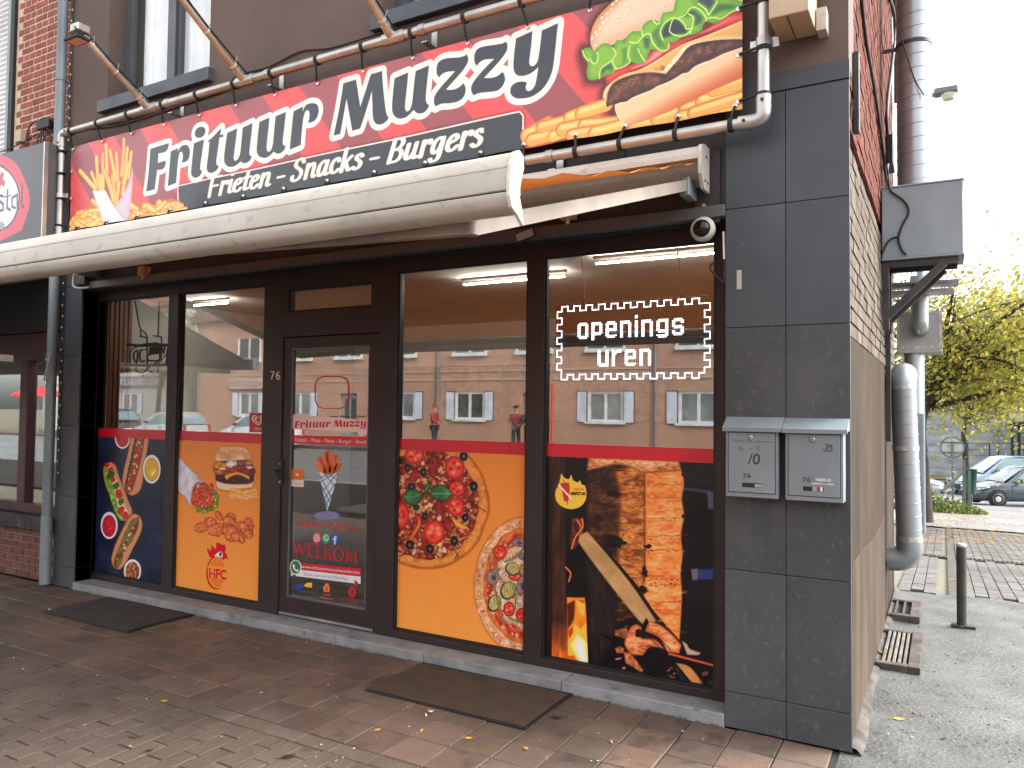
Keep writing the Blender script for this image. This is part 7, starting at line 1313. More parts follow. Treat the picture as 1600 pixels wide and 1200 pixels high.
a = Q(34, 214, -.02); tag(MB().cbox(a.x - .05, a.x + .05, -.06, .01, a.z - .06, a.z + .06, .006).build('wall_socket', mat('beige_metal', (0, 0, 0))), 'small beige junction box on the brick wall above the lightbox', 'junction box')
# the bar's own awning, grey
t = thing('bar_awning', 'taupe awning of the bar reaching out left of the shop', 'awning', (-10, -.1, 2.7)); f = MB(); f.add([(NX0, -.12, 2.84), (-7.15, -.12, 2.84), (-7.15, -2.0, 2.13), (NX0, -2.0, 2.13)], [(0, 1, 2, 3)]); f.build('canvas', M_taupe_canvas, t); MB().prism([(-1.98, 2.06), (-1.98, 2.17), (-2.02, 2.19), (-2.07, 2.16), (-2.08, 2.09), (-2.04, 2.05)], NX0, -7.1, 'x').build('front_bar', M_box, t); MB().cbox(NX0, -7.1, -.13, -.01, 2.76, 2.9, .01).build('cassette', M_box, t)
for x in (-7.5, -10.5): MB().box(x - .02, x + .02, -1.98, -.12, 2.0, 2.06).build('arm', M_white, t)
# ------------------------------------------------------------------ trees, shrub
def leaf_mat(name, c1, c2, c3):
    m = bpy.data.materials.new(name); m.use_nodes = True; N = m.node_tree.nodes; L = m.node_tree.links; p = N['Principled BSDF']; p.inputs['Roughness'].default_value = .6
    g = N.new('ShaderNodeNewGeometry'); cr = N.new('ShaderNodeValToRGB'); e = cr.color_ramp.elements; e[0].color = (*c1, 1); e[1].color = (*c3, 1); n = e.new(.45); n.color = (*c2, 1)
    L.new(g.outputs['Random Per Island'], cr.inputs[0]); L.new(cr.outputs[0], p.inputs['Base Color']); t = N.new('ShaderNodeBsdfTranslucent'); L.new(cr.outputs[0], t.inputs[0]); mx = N.new('ShaderNodeMixShader'); mx.inputs[0].default_value = .5
    L.new(p.outputs[0], mx.inputs[1]); L.new(t.outputs[0], mx.inputs[2]); L.new(mx.outputs[0], N['Material Output'].inputs[0]); return m
ML_y = leaf_mat('autumn_leaf', lin((90, 106, 48)), lin((144, 142, 58)), lin((188, 168, 76))); ML_g = leaf_mat('green_leaf', lin((44, 66, 36)), lin((74, 100, 46)), lin((140, 130, 52))); ML_f = leaf_mat('fallen_leaf_mix', lin((150, 104, 44)), lin((206, 150, 66)), lin((120, 84, 46)))
M_bark = mat('dark_bark', lin((64, 56, 48)), lin((46, 40, 36)), 9, .9, None, bump=.8, bscale=30, stretch=(1, 1, .3))
def leaves(b, pts, s0, s1, r):
    for p in pts:
        s = r.uniform(s0, s1); n = Vector((r.gauss(0, 1), r.gauss(0, 1), r.gauss(0, 1))).normalized(); u = n.orthogonal().normalized(); w = n.cross(u); p = Vector(p)
        b.add([p - u * s, p + w * s * .55, p + u * s, p - w * s * .55], [(0, 1, 2, 3)])
def tree(base, h, tr, crown_c, crown_r, nl, ls, label, seed, m=ML_y, nb=9, low=.35, cname='broad_tree'):
    r = random.Random(seed); t = thing(cname, label, 'tree', base); base = Vector(base); cc = Vector(crown_c); top = Vector((cc.x, cc.y, cc.z + crown_r[2] * .55))
    fork = Vector((base.x, base.y, base.z + (top.z - base.z) * low)); MB().tube(bez([base + Vector((0, 0, -.1)), base.lerp(fork, .5) + Vector((r.uniform(-.06, .06), 0, 0)), fork, fork.lerp(top, .5) + Vector((r.uniform(-.2, .2), r.uniform(-.2, .2), 0)), top], 5), [tr * (1 - .9 * (i / 20)) for i in range(21)], 10).build('trunk', M_bark, t)
    ends = []; bb = MB()
    for i in range(nb):
        u = r.uniform(low * .85, .9); s = fork.lerp(top, max(0, (u - low) / (1 - low))); a = 2.4 * i + r.uniform(-.5, .5); q = r.uniform(.55, .98); e = Vector((cc.x + crown_r[0] * q * math.cos(a), cc.y + crown_r[1] * q * math.sin(a), cc.z + crown_r[2] * r.uniform(-.55, .75))); mid = s.lerp(e, .5) + Vector((0, 0, r.uniform(.0, .35))); P = bez([s, mid, e], 6)
        bb.tube(P, [tr * .34 * (1 - .85 * k / 12) for k in range(13)], 6); ends += P[4:]
        for k in range(7):
            s2 = P[r.randrange(3, 12)]; e2 = s2 + Vector((r.gauss(0, 1), r.gauss(0, 1), r.gauss(.15, .6))).normalized() * crown_r[0] * r.uniform(.18, .5); bb.tube(bez([s2, s2.lerp(e2, .5) + Vector((0, 0, .06)), e2], 3), [.022 - .002 * v for v in range(7)], 4); ends += [e2, s2.lerp(e2, .6), s2.lerp(e2, .8)]
    bb.build('branches', M_bark, t); L = MB(); pts = []
    for i in range(nl):
        c = r.choice(ends) if r.random() < .8 else Vector((cc.x + crown_r[0] * r.gauss(0, .45), cc.y + crown_r[1] * r.gauss(0, .45), cc.z + crown_r[2] * r.gauss(0, .5))); g = crown_r[0] * .13; pts.append((c.x + r.gauss(0, g), c.y + r.gauss(0, g), c.z + r.gauss(0, g * .75)))
    leaves(L, pts, ls * .6, ls * 1.2, r); tag(L.build('crown', m, t), kind='stuff'); return t
def bgp(px, py, y): return at_y(px, py, y)
tb = at_y(1441, 800, 15.5); gb = gz(15.5); c = at_y(1540, 545, 15.5)
tree((tb.x, 15.5, gb), 6, .24, (c.x, 15.5, c.z), (2.9, 2.3, 1.85), 13000, .062, 'spreading yellow green autumn tree behind the steel ducts', 3, nb=20, low=.5)
tb2 = at_y(1509, 760, 27); c = at_y(1580, 560, 27)
tree((tb2.x, 27, gz(27)), 6, .13, (c.x, 27, c.z), (3.4, 2.5, 2.6), 14000, .08, 'slender yellow tree behind the parked cars', 5, nb=12, low=.45)
c = at_y(1660, 520, 40); tree((c.x, 44, gz(40)), 8, .25, (c.x, 44, c.z), (5, 4, 4.2), 9000, .13, 'tall pale green tree far behind at the right edge', 8, m=ML_y, nb=12)
sb = at_g(1450, 800); t = thing('ivy_shrub', 'low dark green ivy shrub at the foot of the autumn tree', 'shrub', (sb.x, sb.y, gz(sb.y))); r = random.Random(2); L = MB(); pts = []
for i in range(2600):
    a = r.uniform(0, 6.28); q = r.random() ** .5; x = sb.x + .15 + 1.35 * q * math.cos(a); y = sb.y + .6 + .9 * q * math.sin(a); hgt = (.62 if x < sb.x + .2 else .40) * (1 - q * q) + .05; pts.append((x, y, gz(y) + r.uniform(0, hgt)))
leaves(L, pts, .03, .07, r); tag(L.build('foliage', ML_g, t), kind='stuff'); b = MB()
for i in range(10): a = r.uniform(0, 6.28); b.tube(bez([(sb.x + .3, sb.y + .6, gz(sb.y)), (sb.x + .3 + .4 * math.cos(a), sb.y + .6 + .3 * math.sin(a), gz(sb.y) + .3), (sb.x + .3 + .9 * math.cos(a), sb.y + .6 + .6 * math.sin(a), gz(sb.y) + r.uniform(.3, .7))], 4), .012, 5)
b.build('stems', M_bark, t)
L = MB(); pts = []
for i in range(900):
    px, py = r.gauss(1480, 45), r.gauss(806, 9)
    if 1400 < px < 1600: g_ = at_g(px, py); pts.append((g_.x, g_.y, g_.z + .012))
for i in range(700): px, py = r.uniform(1415, 1600), r.uniform(790, 850); g_ = at_g(px, py); pts.append((g_.x, g_.y, g_.z + .012))
for p in pts: s = r.uniform(.02, .045); a = r.uniform(0, 6.28); u = Vector((math.cos(a), math.sin(a), -.05)) * s; w = Vector((-math.sin(a), math.cos(a), .2)) * s * .6; p = Vector(p); L.add([p - u, p + w, p + u, p - w], [(0, 1, 2, 3)])
tag(L.build('leaf_litter', ML_f), 'brown autumn leaves scattered round the ivy shrub and alley', 'leaves', kind='stuff')

# ------------------------------------------------------------------ sign, rail, bin, lamp, far wall
sp = at_g(1488, 795); yS = sp.y; t = thing('round_sign', 'grey back of a round traffic sign on a green post', 'traffic sign', (sp.x, yS, gz(yS))); c = at_y(1488, 699, yS); rs = abs(at_y(1506, 699, yS).x - c.x)
MB().lathe([(rs, -.006), (rs + .012, -.012), (rs + .012, .012), (rs, .01)], tuple(c), 28, 'y').build('sign_plate', mat('sign_back_grey', lin((178, 184, 184)), lin((160, 166, 166)), 2, .5), t); mg = mat('green_grey_post', lin((86, 100, 92)), None, 5, .6); b = MB(); b.box(c.x - rs, c.x + rs, yS - .035, yS - .012, c.z + rs * .42, c.z + rs * .56).box(c.x - rs * .95, c.x + rs * .95, yS - .035, yS - .012, c.z - rs * .6, c.z - rs * .46); b.build('sign_rail', mg, t)
MB().tube([(c.x + (rs + .004) * math.cos(i * .2618), yS - .005, c.z + (rs + .004) * math.sin(i * .2618)) for i in range(25)], .022, 6).build('sign_rim', mg, t); MB().tube([(c.x, yS - .06, gz(yS) - .1), (c.x, yS - .06, c.z + rs * .6)], .032, 10).build('post', mg, t)
f = thing('timber_rail', 'weathered timber post with slanting rail beside the round sign', 'fence', (sp.x + .2, yS, gz(yS))); a = at_y(1507, 797, yS); b_ = at_y(1507, 718, yS); MB().cbox(a.x - .045, a.x + .045, yS - .05, yS + .05, gz(yS) - .1, b_.z, .008).build('post', mg, f); a = at_y(1472, 768, yS - .1); b_ = at_y(1504, 738, yS - .1); MB().tube([a, b_], .055, 8).build('rail', mat('old_timber', lin((120, 118, 108)), None, 6, .8), f); a = at_y(1515, 797, yS); MB().cbox(a.x - .04, a.x + .04, yS - .04, yS + .04, gz(yS) - .1, at_y(1515, 735, yS).z, .008).build('post', mg, f)
yb_ = yS + .8; a = at_y(1518, 770, yb_); t = thing('litter_bin', 'green litter bin behind the timber post', 'bin', (a.x, yb_, gz(yb_))); zt2 = at_y(1518, 734, yb_).z; zb2 = at_y(1518, 772, yb_).z; MB().lathe([(.13, zb2), (.17, zt2), (.18, zt2), (.18, zt2 + .03), (.15, zt2 + .03)], (a.x, yb_, 0), 14).build('bin_body', mat('bin_green', lin((38, 72, 62)), None, 4, .5), t); MB().tube([(a.x, yb_ + .2, gz(yb_) - .1), (a.x, yb_ + .2, zt2)], .03, 8).build('post', mg, t)
yl = 12.0; a = at_y(1436, 150, yl); hd = at_y(1478, 148, yl); t = thing('street_lamp', 'street lamp with grey head beside the tall steel duct', 'street lamp', (a.x, yl, gz(yl))); MB().tube([(a.x, yl, gz(yl) - .1), (a.x, yl, a.z - .2)], .06, 12).build('pole', M_zinc, t); MB().tube(bez([(a.x, yl, a.z - .25), (a.x + .02, yl, a.z - .02), (hd.x - .12, yl, hd.z + .02)], 6), .04, 10).build('arm', M_zinc, t); w = abs(at_y(1494, 148, yl).x - at_y(1456, 148, yl).x); MB().cbox(hd.x - w / 2, hd.x + w / 2, yl - .13, yl + .13, hd.z, hd.z + .12, .03).build('lamp_head', mat('lamp_grey', lin((98, 106, 108)), None, 4, .5), t); MB().lathe([(.09, -.1), (.12, -.04), (.13, 0)], (hd.x + .04, yl, hd.z), 14).build('lamp_glass', mat('lamp_cover', lin((206, 206, 190)), None, 4, .25), t)
yw = 46.0; a = at_y(1420, 600, yw); b_ = at_y(1700, 640, yw); t = thing('stone_building', 'long pale grey stone building far behind the parked cars', 'building', (a.x, yw, gz(yw))); MB().prism([(a.x - 6, gz(yw) - .5), (a.x - 6, at_y(1430, 618, yw).z), (at_y(1500, 640, yw).x, at_y(1500, 640, yw).z), (at_y(1590, 668, yw).x, at_y(1590, 672, yw).z), (b_.x + 14, at_y(1600, 672, yw).z), (b_.x + 14, gz(yw) - .5)], yw, yw + 8, 'y').build('wall', mat('grey_slate_wall', lin((168, 174, 184)), lin((128, 134, 144)), 2.6, .7, None, bump=.5, bscale=8, spots=(lin((206, 210, 214)), 5, .6, .6), stretch=(.6, 1, 1.6)), t)
yg = 44; a = at_y(1583, 662, yg); t = thing('carport', 'black steel framed carport at the right edge behind the cars', 'carport', (a.x, yg, gz(yg))); z1_ = at_y(1583, 666, yg).z
for px in (1582, 1592, 1604, 1640): x = at_y(px, 690, yg).x; MB().box(x - .07, x + .07, yg - .07, yg + .07, gz(yg), z1_).build('post', M_black, t)
MB().box(a.x - .2, a.x + 6, yg - .3, yg + 3, z1_, z1_ + .25).build('roof', M_black, t)
yf = 42; t = thing('wire_fence', 'dark thin wire fence in front of the stone building', 'fence', (at_y(1510, 700, yf).x, yf, gz(yf)))
for px in (1512, 1546, 1560, 1580, 1600, 1630): x = at_y(px, 690, yf).x; MB().tube([(x, yf, gz(yf)), (x, yf, at_y(px, 692, yf).z)], .03, 6).build('post', M_black, t)
for py in (693, 702, 712): MB().tube([at_y(1510, py, yf), at_y(1640, py, yf)], .014, 5).build('wire', M_black, t)

# ------------------------------------------------------------------ cars
M_tyre = mat('tyre', lin((30, 30, 32)), None, 8, .8); M_cglass = mat('car_glass', lin((96, 120, 126)), lin((120, 146, 150)), 1.5, .08); M_chrome = mat('wheel_silver', lin((190, 192, 196)), None, 5, .35, metal=.6); M_trim = mat('dark_bumper', lin((48, 52, 56)), None, 4, .6); M_lens = mat('headlight_lens', lin((214, 224, 226)), None, 6, .1); M_tail = mat('tail_red', lin((160, 26, 30)), None, 5, .2)
def car(label, paint, L=3.9, W=1.68, H=1.5, bel=.93, ws=(1.0, 1.75), rr=(3.25, 3.75), group='parked cars'):
    t = thing('parked_car', label, 'car', (0, 0, 0), 0, group); hw = W / 2
    st = [(0, .50, .55), (.05, .62, .74), (.18, .70, .88), (.45, .77, .96), (.8, .85, .99), (ws[0] + .1, bel - .02, 1), (2.0, bel, 1), (2.9, bel + .01, 1), (L - .5, bel, .98), (L - .2, bel - .02, .93), (L - .05, .78, .86), (L, .55, .78)]
    b = MB(); n = 13; vs = []
    for x, zt, wf in st:
        w = hw * wf; half = [(0, .20), (w * .8, .20), (w * .95, .27), (w, .42), (w * 1.0, zt * .72), (w * .955, zt - .03), (w * .80, zt + .01)]; ring = [(x, y, z) for y, z in half] + [(x, -y, z) for y, z in half[:0:-1]]; ring.insert(7, (x, 0, zt + .025)); vs += ring
    n = len(vs) // len(st)
    for i in range(len(st) - 1):
        for k in range(n): b.f.append((i * n + k, i * n + (k + 1) % n, (i + 1) * n + (k + 1) % n, (i + 1) * n + k)); b.sm.append(True)
    b.v = vs; b.f += [tuple(range(n))[::-1], tuple(range((len(st) - 1) * n, len(st) * n))]; b.sm += [False, False]
    # cabin shell
    wb, wr = hw * .94, hw * .74; rz = H
    C = [(ws[0], bel - .01, wb * .9), (ws[1], rz - .06, wr * .96), (ws[1] + .35, rz, wr), ((ws[1] + rr[0]) / 2 + .2, rz + .005, wr), (rr[0], rz - .05, wr * .97), (rr[1], bel + .02, wb * .93)]
    v2 = [];
    for x, z, w in C: v2 += [(x, w, z), (x, w * .5, z + .02), (x, -w * .5, z + .02), (x, -w, z)]
    f2 = [(i * 4 + k, i * 4 + k + 1, (i + 1) * 4 + k + 1, (i + 1) * 4 + k) for i in range(5) for k in range(3)]; b.add(v2, f2, True)
    for s in (1, -1): b.add([(ws[0] + .05, s * wb, bel - .02), (ws[1], s * wr * .985, rz - .07), (ws[1] + .35, s * wr, rz - .01), (rr[0], s * wr * .985, rz - .06), (rr[1], s * wb, bel - .0)], [(0, 1, 2, 3, 4)], False)
    b.build('body', paint, t)
    e = .012; MB().add([(ws[0] + .06 - e, -wb * .86, bel + .03 + e), (ws[0] + .06 - e, wb * .86, bel + .03 + e), (ws[1] - .03 - e, wr * .9, rz - .09 + e), (ws[1] - .03 - e, -wr * .9, rz - .09 + e)], [(0, 1, 2, 3)]).build('windscreen', M_cglass, t); MB().add([(rr[1] - .04 + e, -wb * .85, bel + .08), (rr[1] - .04 + e, wb * .85, bel + .08), (rr[0] + .05 + e, wr * .88, rz - .10), (rr[0] + .05 + e, -wr * .88, rz - .10)], [(0, 1, 2, 3)]).build('rear_window', M_cglass, t)
    xm = (ws[1] + rr[0]) / 2 - .05
    def side(u, zf): return u
    for s in (1, -1):
        def pt(x, f): w = wb + (wr - wb) * f; return (x, s * (w + .012), bel + (rz - .07 - bel) * f)
        for q in ([(ws[0] + .28, .06), (ws[0] + .28 + (ws[1] - ws[0]) * .80, .90), (xm - .04, .96), (xm - .04, .04)], [(xm + .04, .04), (xm + .04, .96), (rr[0] - .08, .90), (rr[1] - .30, .10)]): MB().add([pt(*p) for p in q], [(0, 1, 2, 3)]).build('side_window', M_cglass, t)
        dl = MB(); [dl.box(x - .006, x + .006, s * hw - .004 if s > 0 else s * hw - .004, s * hw + .004, .32, bel - .05) for x in (ws[0] + .25, xm, rr[0] + .05)]; dl.build('door_gap', M_black, t); MB().cbox(ws[0] + .3, L - .9, s * hw - .005, s * hw + .018, .50, .545, .006).build('side_moulding', M_trim, t)
        for x in (xm - .12, xm + .85): MB().cbox(x - .08, x + .08, s * hw * .985 - .01, s * hw * .985 + .025, bel - .15, bel - .12, .006).build('door_handle', M_trim, t)
        MB().cbox(ws[0] + .42, ws[0] + .55, s * (hw + .08) - .09, s * (hw + .08) + .09, bel + .03, bel + .15, .03).build('mirror', M_trim, t); MB().add([(.10, s * hw * .40, .66), (.08, s * hw * .86, .64), (.46, s * hw * .985, .74), (.40, s * hw * .66, .80)], [(0, 1, 2, 3)] ).build('headlight', M_lens, t); MB().cbox(L - .10, L + .01, s * hw * .78 - .06, s * hw * .78 + .06, .60, .9, .02).build('tail_light', M_tail, t)
        for x in (.72, L - .72):
            y = s * (hw - .06); w = MB().lathe([(.20, -.10), (.285, -.09), (.30, -.05), (.30, .05), (.285, .09), (.20, .10)], (x, y, .30), 22, 'y').build('wheel', M_tyre, t); rm = MB(); rm.lathe([(.195, .088), (.20, .102), (.17, .096), (.05, .104), (.002, .108)] if s < 0 else [(.002, -.108), (.05, -.104), (.17, -.096), (.20, -.102), (.195, -.088)], (x, y, .30), 18, 'y'); rm.build('rim', M_chrome, w)
            MB().lathe([(.345, -.06), (.345, .01)] if s < 0 else [(.345, -.01), (.345, .06)], (x, s * hw, .32), 22, 'y').build('wheel_arch', M_black, t)
    MB().cbox(-.04, .12, -hw * .80, hw * .80, .28, .50, .04).build('bumper', M_trim, t); MB().cbox(-.055, -.035, -.26, .26, .36, .46, .004).build('number_plate', M_wht, t); MB().cbox(.0, .05, -hw * .4, hw * .4, .53, .60, .01).build('grille', M_black, t); MB().cbox(L - .1, L + .04, -hw * .8, hw * .8, .28, .52, .04).build('bumper', M_trim, t); MB().cbox(L + .035, L + .05, -.26, .26, .56, .66, .004).build('number_plate', M_wht, t)
    return t
def paint(name, c): return mat(name, lin(c), None, 2, .25, coat=.8, metal=.25)
def place(o, x, y, rz, zb=None): o.location = (x, y, gz(y) if zb is None else zb); o.rotation_euler = (0, 0, math.radians(rz))
c1 = at_g(1514, 770); c1y = 31.0; a = at_y(1511, 760, c1y); place(car('blue grey hatchback parked beyond the alley, nearest of the cars', paint('car_blue_grey', (62, 72, 84))), a.x, c1y, 24)
c2y = 36.0; a = at_y(1486, 760, c2y); place(car('pale blue estate car parked behind the hatchback', paint('car_pale_blue', (126, 148, 166)), 4.6, 1.8, 1.72, 1.02, (1.0, 1.9), (4.1, 4.5)), a.x, c2y, 22)
c3y = 33.0; a = at_y(1476, 760, c3y); o = car('silver grey car half hidden behind the tree trunk', paint('car_silver', (176, 182, 186))); place(o, a.x, c3y, 176)
# across the street, seen only in the shop glass
o = car('silver hatchback parked across the street, nearest the bar', paint('car_silver', (0, 0, 0)), group='cars across the street'); place(o, -33.5, -19.0, 0, -.13)
o = car('dark grey estate parked across the street, behind the silver hatchback', paint('car_dark', (74, 78, 82)), 4.5, 1.78, 1.6, 1.0, (1.0, 1.9), (4.0, 4.4), group='cars across the street'); place(o, -39.2, -19.0, 0, -.13)
o = car('white small car parked across the street by the brick terrace', paint('car_white', (220, 222, 222)), group='cars across the street'); place(o, -27.6, -19.0, 0, -.13)

# ------------------------------------------------------------------ houses across the street
M_ob = mat('opposite_brick', lin((196, 142, 114)), lin((172, 120, 96)), .8, .9)
def brickify(m):
    nt = m.node_tree; N = nt.nodes; L = nt.links; p = N['Principled BSDF']; src = p.inputs['Base Color'].links[0].from_socket; tc = N.new('ShaderNodeTexCoord'); mp = N.new('ShaderNodeMapping'); mp.inputs['Rotation'].default_value = (math.radians(90), 0, 0); b = N.new('ShaderNodeTexBrick'); b.inputs['Scale'].default_value = 1.0
    b.inputs['Brick Width'].default_value = .21; b.inputs['Row Height'].default_value = .065; b.inputs['Mortar Size'].default_value = .006; b.inputs['Mortar'].default_value = (*lin((206, 190, 172)), 1); L.new(tc.outputs['Object'], mp.inputs[0]); L.new(mp.outputs[0], b.inputs['Vector']); h = N.new('ShaderNodeHueSaturation'); h.inputs['Value'].default_value = .86
    L.new(src, b.inputs['Color1']); L.new(src, h.inputs['Color']); L.new(h.outputs[0], b.inputs['Color2']); L.new(b.outputs[0], p.inputs['Base Color'])
brickify(M_ob); OY = -24.4
def house(xc, w, hgt, label, wins, doorx, m=M_ob, upper=True, group='brick terrace across the street'):
    t = thing('terraced_house', label, 'house', (xc, OY, 0), 0, group); y0, y1 = -7.0, 0.0; x0, x1 = -w / 2, w / 2; b = MB(); holes = sorted([(c - .78, c + .78, 1.18, 2.40) for c in wins] + ([(doorx - .55, doorx + .55, 0, 2.35)] if doorx is not None else [])); X = x0
    def wb(a, c, z0, z1): b.box(a, c, -.3, y1, z0, z1)
    for a, c, z0, z1 in holes: wb(X, a, 0, hgt); wb(a, c, z1, hgt); (wb(a, c, 0, z0) if z0 > 0 else None); X = c
    wb(X, x1, 0, hgt); b.box(x0, x0 + .3, y0, -.3, 0, hgt).box(x1 - .3, x1, y0, -.3, 0, hgt); wl = MB(); wl.v, wl.f, wl.sm = b.v, b.f, b.sm; wl.build('wall', m, t, world=False)
    MB().prism([(.25, hgt), (-3.5, hgt + 2.6), (-7.2, hgt), (-7.2, hgt - .1), (.25, hgt - .1)], x0, x1, 'x').build('roof', mat('roof_tiles', lin((120, 74, 60)), lin((96, 60, 52)), 3, .8), t, world=False)
    mw = mat('white_window_frame', lin((230, 232, 234)), None, 3, .4); md = mat('dark_pane', lin((84, 92, 92)), lin((60, 68, 68)), .7, .12); ms = mat('white_shutter_board', lin((214, 220, 232)), None, 3, .5)
    def win(c, z0, z1, shut):
        f = MB(); t_ = .09; f.box(c - .78, c + .78, -.12, -.04, z0, z0 + t_).box(c - .78, c + .78, -.12, -.04, z1 - t_, z1); [f.box(c + s - .06, c + s + .06, -.12, -.04, z0 + t_, z1 - t_) for s in (-.72, 0, .72)]; fr_ = f.build('window', mw, t, world=False); MB().box(c - .7, c + .7, -.11, -.08, z0 + t_, z1 - t_).build('pane', md if RNG.random() < .5 else mat('curtained_pane', lin((150, 156, 154)), lin((104, 110, 110)), 1.1, .3), fr_, world=False); MB().box(c - .88, c + .88, -.05, .09, z0 - .09, z0).build('sill', mw, fr_, world=False)
        for s in (-1, 1):
            if shut: MB().box(c + s * 1.02 - .2, c + s * 1.02 + .2, .0, .05, z0 - .02, z1).build('shutter', ms, t, world=False); MB().box(c + s * 1.02 - .24, c + s * 1.02 + .24, -.002, .012, z0 - .06, z1 + .04).build('shutter_back', M_black, t, world=False)
    for c in wins: win(c, 1.18, 2.40, True)
    if upper:
        for c in list(wins) + ([doorx] if doorx is not None else []): MB().box(c - .82, c + .82, -.02, .02, 4.1, 5.3).build('upper_pane', md, t, world=False); MB().box(c - .9, c + .9, .021, .13, 4.0, 4.16).box(c - .86, c - .78, .02, .06, 4.16, 5.3).box(c + .78, c + .86, .02, .06, 4.16, 5.3).box(c - .04, c + .04, .02, .06, 4.16, 5.3).build('window', mw, t, world=False)
    if doorx is not None: MB().box(doorx - .5, doorx + .5, -.2, -.12, 0, 2.3).build('door', mat('grey_green_door', lin((150, 156, 148)), None, 3, .5), t, world=False); MB().box(doorx - .3, doorx - .02, -.12, -.11, .9, 2.1).box(doorx + .1, doorx + .4, -.12, -.11, .9, 2.1).build('door_pane', md, t, world=False)
    MB().box(x0, x1, 0, .03, 2.92, 2.97).box(x0, x1, 0, .03, 3.3, 3.34).build('string_course', mat('pale_mortar_band', lin((196, 180, 164)), None, 3, .8), t, world=False); MB().tube([(x0 + .2, .06, 0), (x0 + .2, .06, hgt)], .05, 8).build('downpipe', M_zinc, t, world=False); return t
xs = [(-15.15, 'brick terrace house across the street facing the pizza window'), (-25.45, 'brick terrace house across the street facing the glass door'), (-4.85, 'brick terrace house across the street facing the display board'), (5.45, 'brick terrace house across the street, one house right of the corner'), (15.75, 'brick terrace house across the street, right end of the row')]
for x, l in xs: house(x, 10.28, 6.6, l, (-3.25, 3.25), 0.0)
hs_ = house(-33.6, 5.9, 6.4, 'brown brick corner house with a white red lettered shop sign across the street', (1.2,), None, M_ob, group='shop houses across the street')
sg = thing('shop_sign', 'white shop sign with red letters on the house across the street', 'sign', (-32.3, OY, 2.86)); MB().box(-33.75, -30.85, OY + .0, OY + .12, 2.6, 3.15).build('sign_board', M_white, sg)
S, w_, V, T = text_segments('CIGKOFTEM'); b = MB(); b.add([(-31.0 - 2.6 * x / w_, OY + .125, 2.72 + .3 * h) for x, h in V], T); b.build('lettering', M_red, sg)
t = house(-45.2, 12.5, 7.5, 'pale rendered shop house across the street, left end', (-3.2, 2.6), -.3, mat('pale_render', lin((206, 204, 196)), lin((190, 188, 180)), .5, .9), group='shop houses across the street')
sg = thing('shop_sign', 'pale shop sign with white letters on the pale house across the street', 'sign', (-42, OY, 2.9)); MB().box(-43.9, -39.4, OY + .0, OY + .14, 2.75, 3.4).build('sign_board', mat('grey_sign', lin((120, 128, 134)), None, 3, .5), sg); S, w_, V, T = text_segments('BROOD SALON'); b = MB(); b.add([(-39.7 - 3.9 * x / w_, OY + .145, 2.88 + .36 * h) for x, h in V], T); b.build('lettering', M_wht, sg)
tree((-38.2, -23.2, 0), 8, .2, (-37.6, -23.2, 5.3), (2.3, 2.0, 2.4), 3500, .13, 'thin leaved street tree across the street before the shop houses', 31, m=ML_g, nb=12, cname='street_tree')
tree((-29.6, -31.5, 0), 9, .3, (-29.6, -33, 8), (4, 3.5, 3.6), 2500, .2, 'tall tree behind the brown corner house across the street', 33, m=ML_g, nb=10, cname='street_tree')
t = thing('parasol', 'red parasol on the pavement across the street', 'parasol', (-46.5, -21.4, 0)); MB().lathe([(.02, 2.75), (.5, 2.62), (1.5, 2.22), (1.52, 2.12)], (-46.5, -21.4, 0), 8).build('canopy', mat('red_cloth', lin((206, 50, 56)), None, 3, .8), t); MB().tube([(-46.5, -21.4, 0), (-46.5, -21.4, 2.75)], .025, 8).build('pole', M_alu, t)
b = thing('marker_pole', 'red and white marker pole standing in the street, mirrored below the display board', 'marker pole', at_y(0, 0, 0)); b.location = (-11.0, -17.8, -.13); MB().tube([(0, 0, 0), (0, 0, 2.6)], .05, 8).build('pole', mat('marker_red', lin((216, 70, 60)), None, 3, .6), b, world=False)

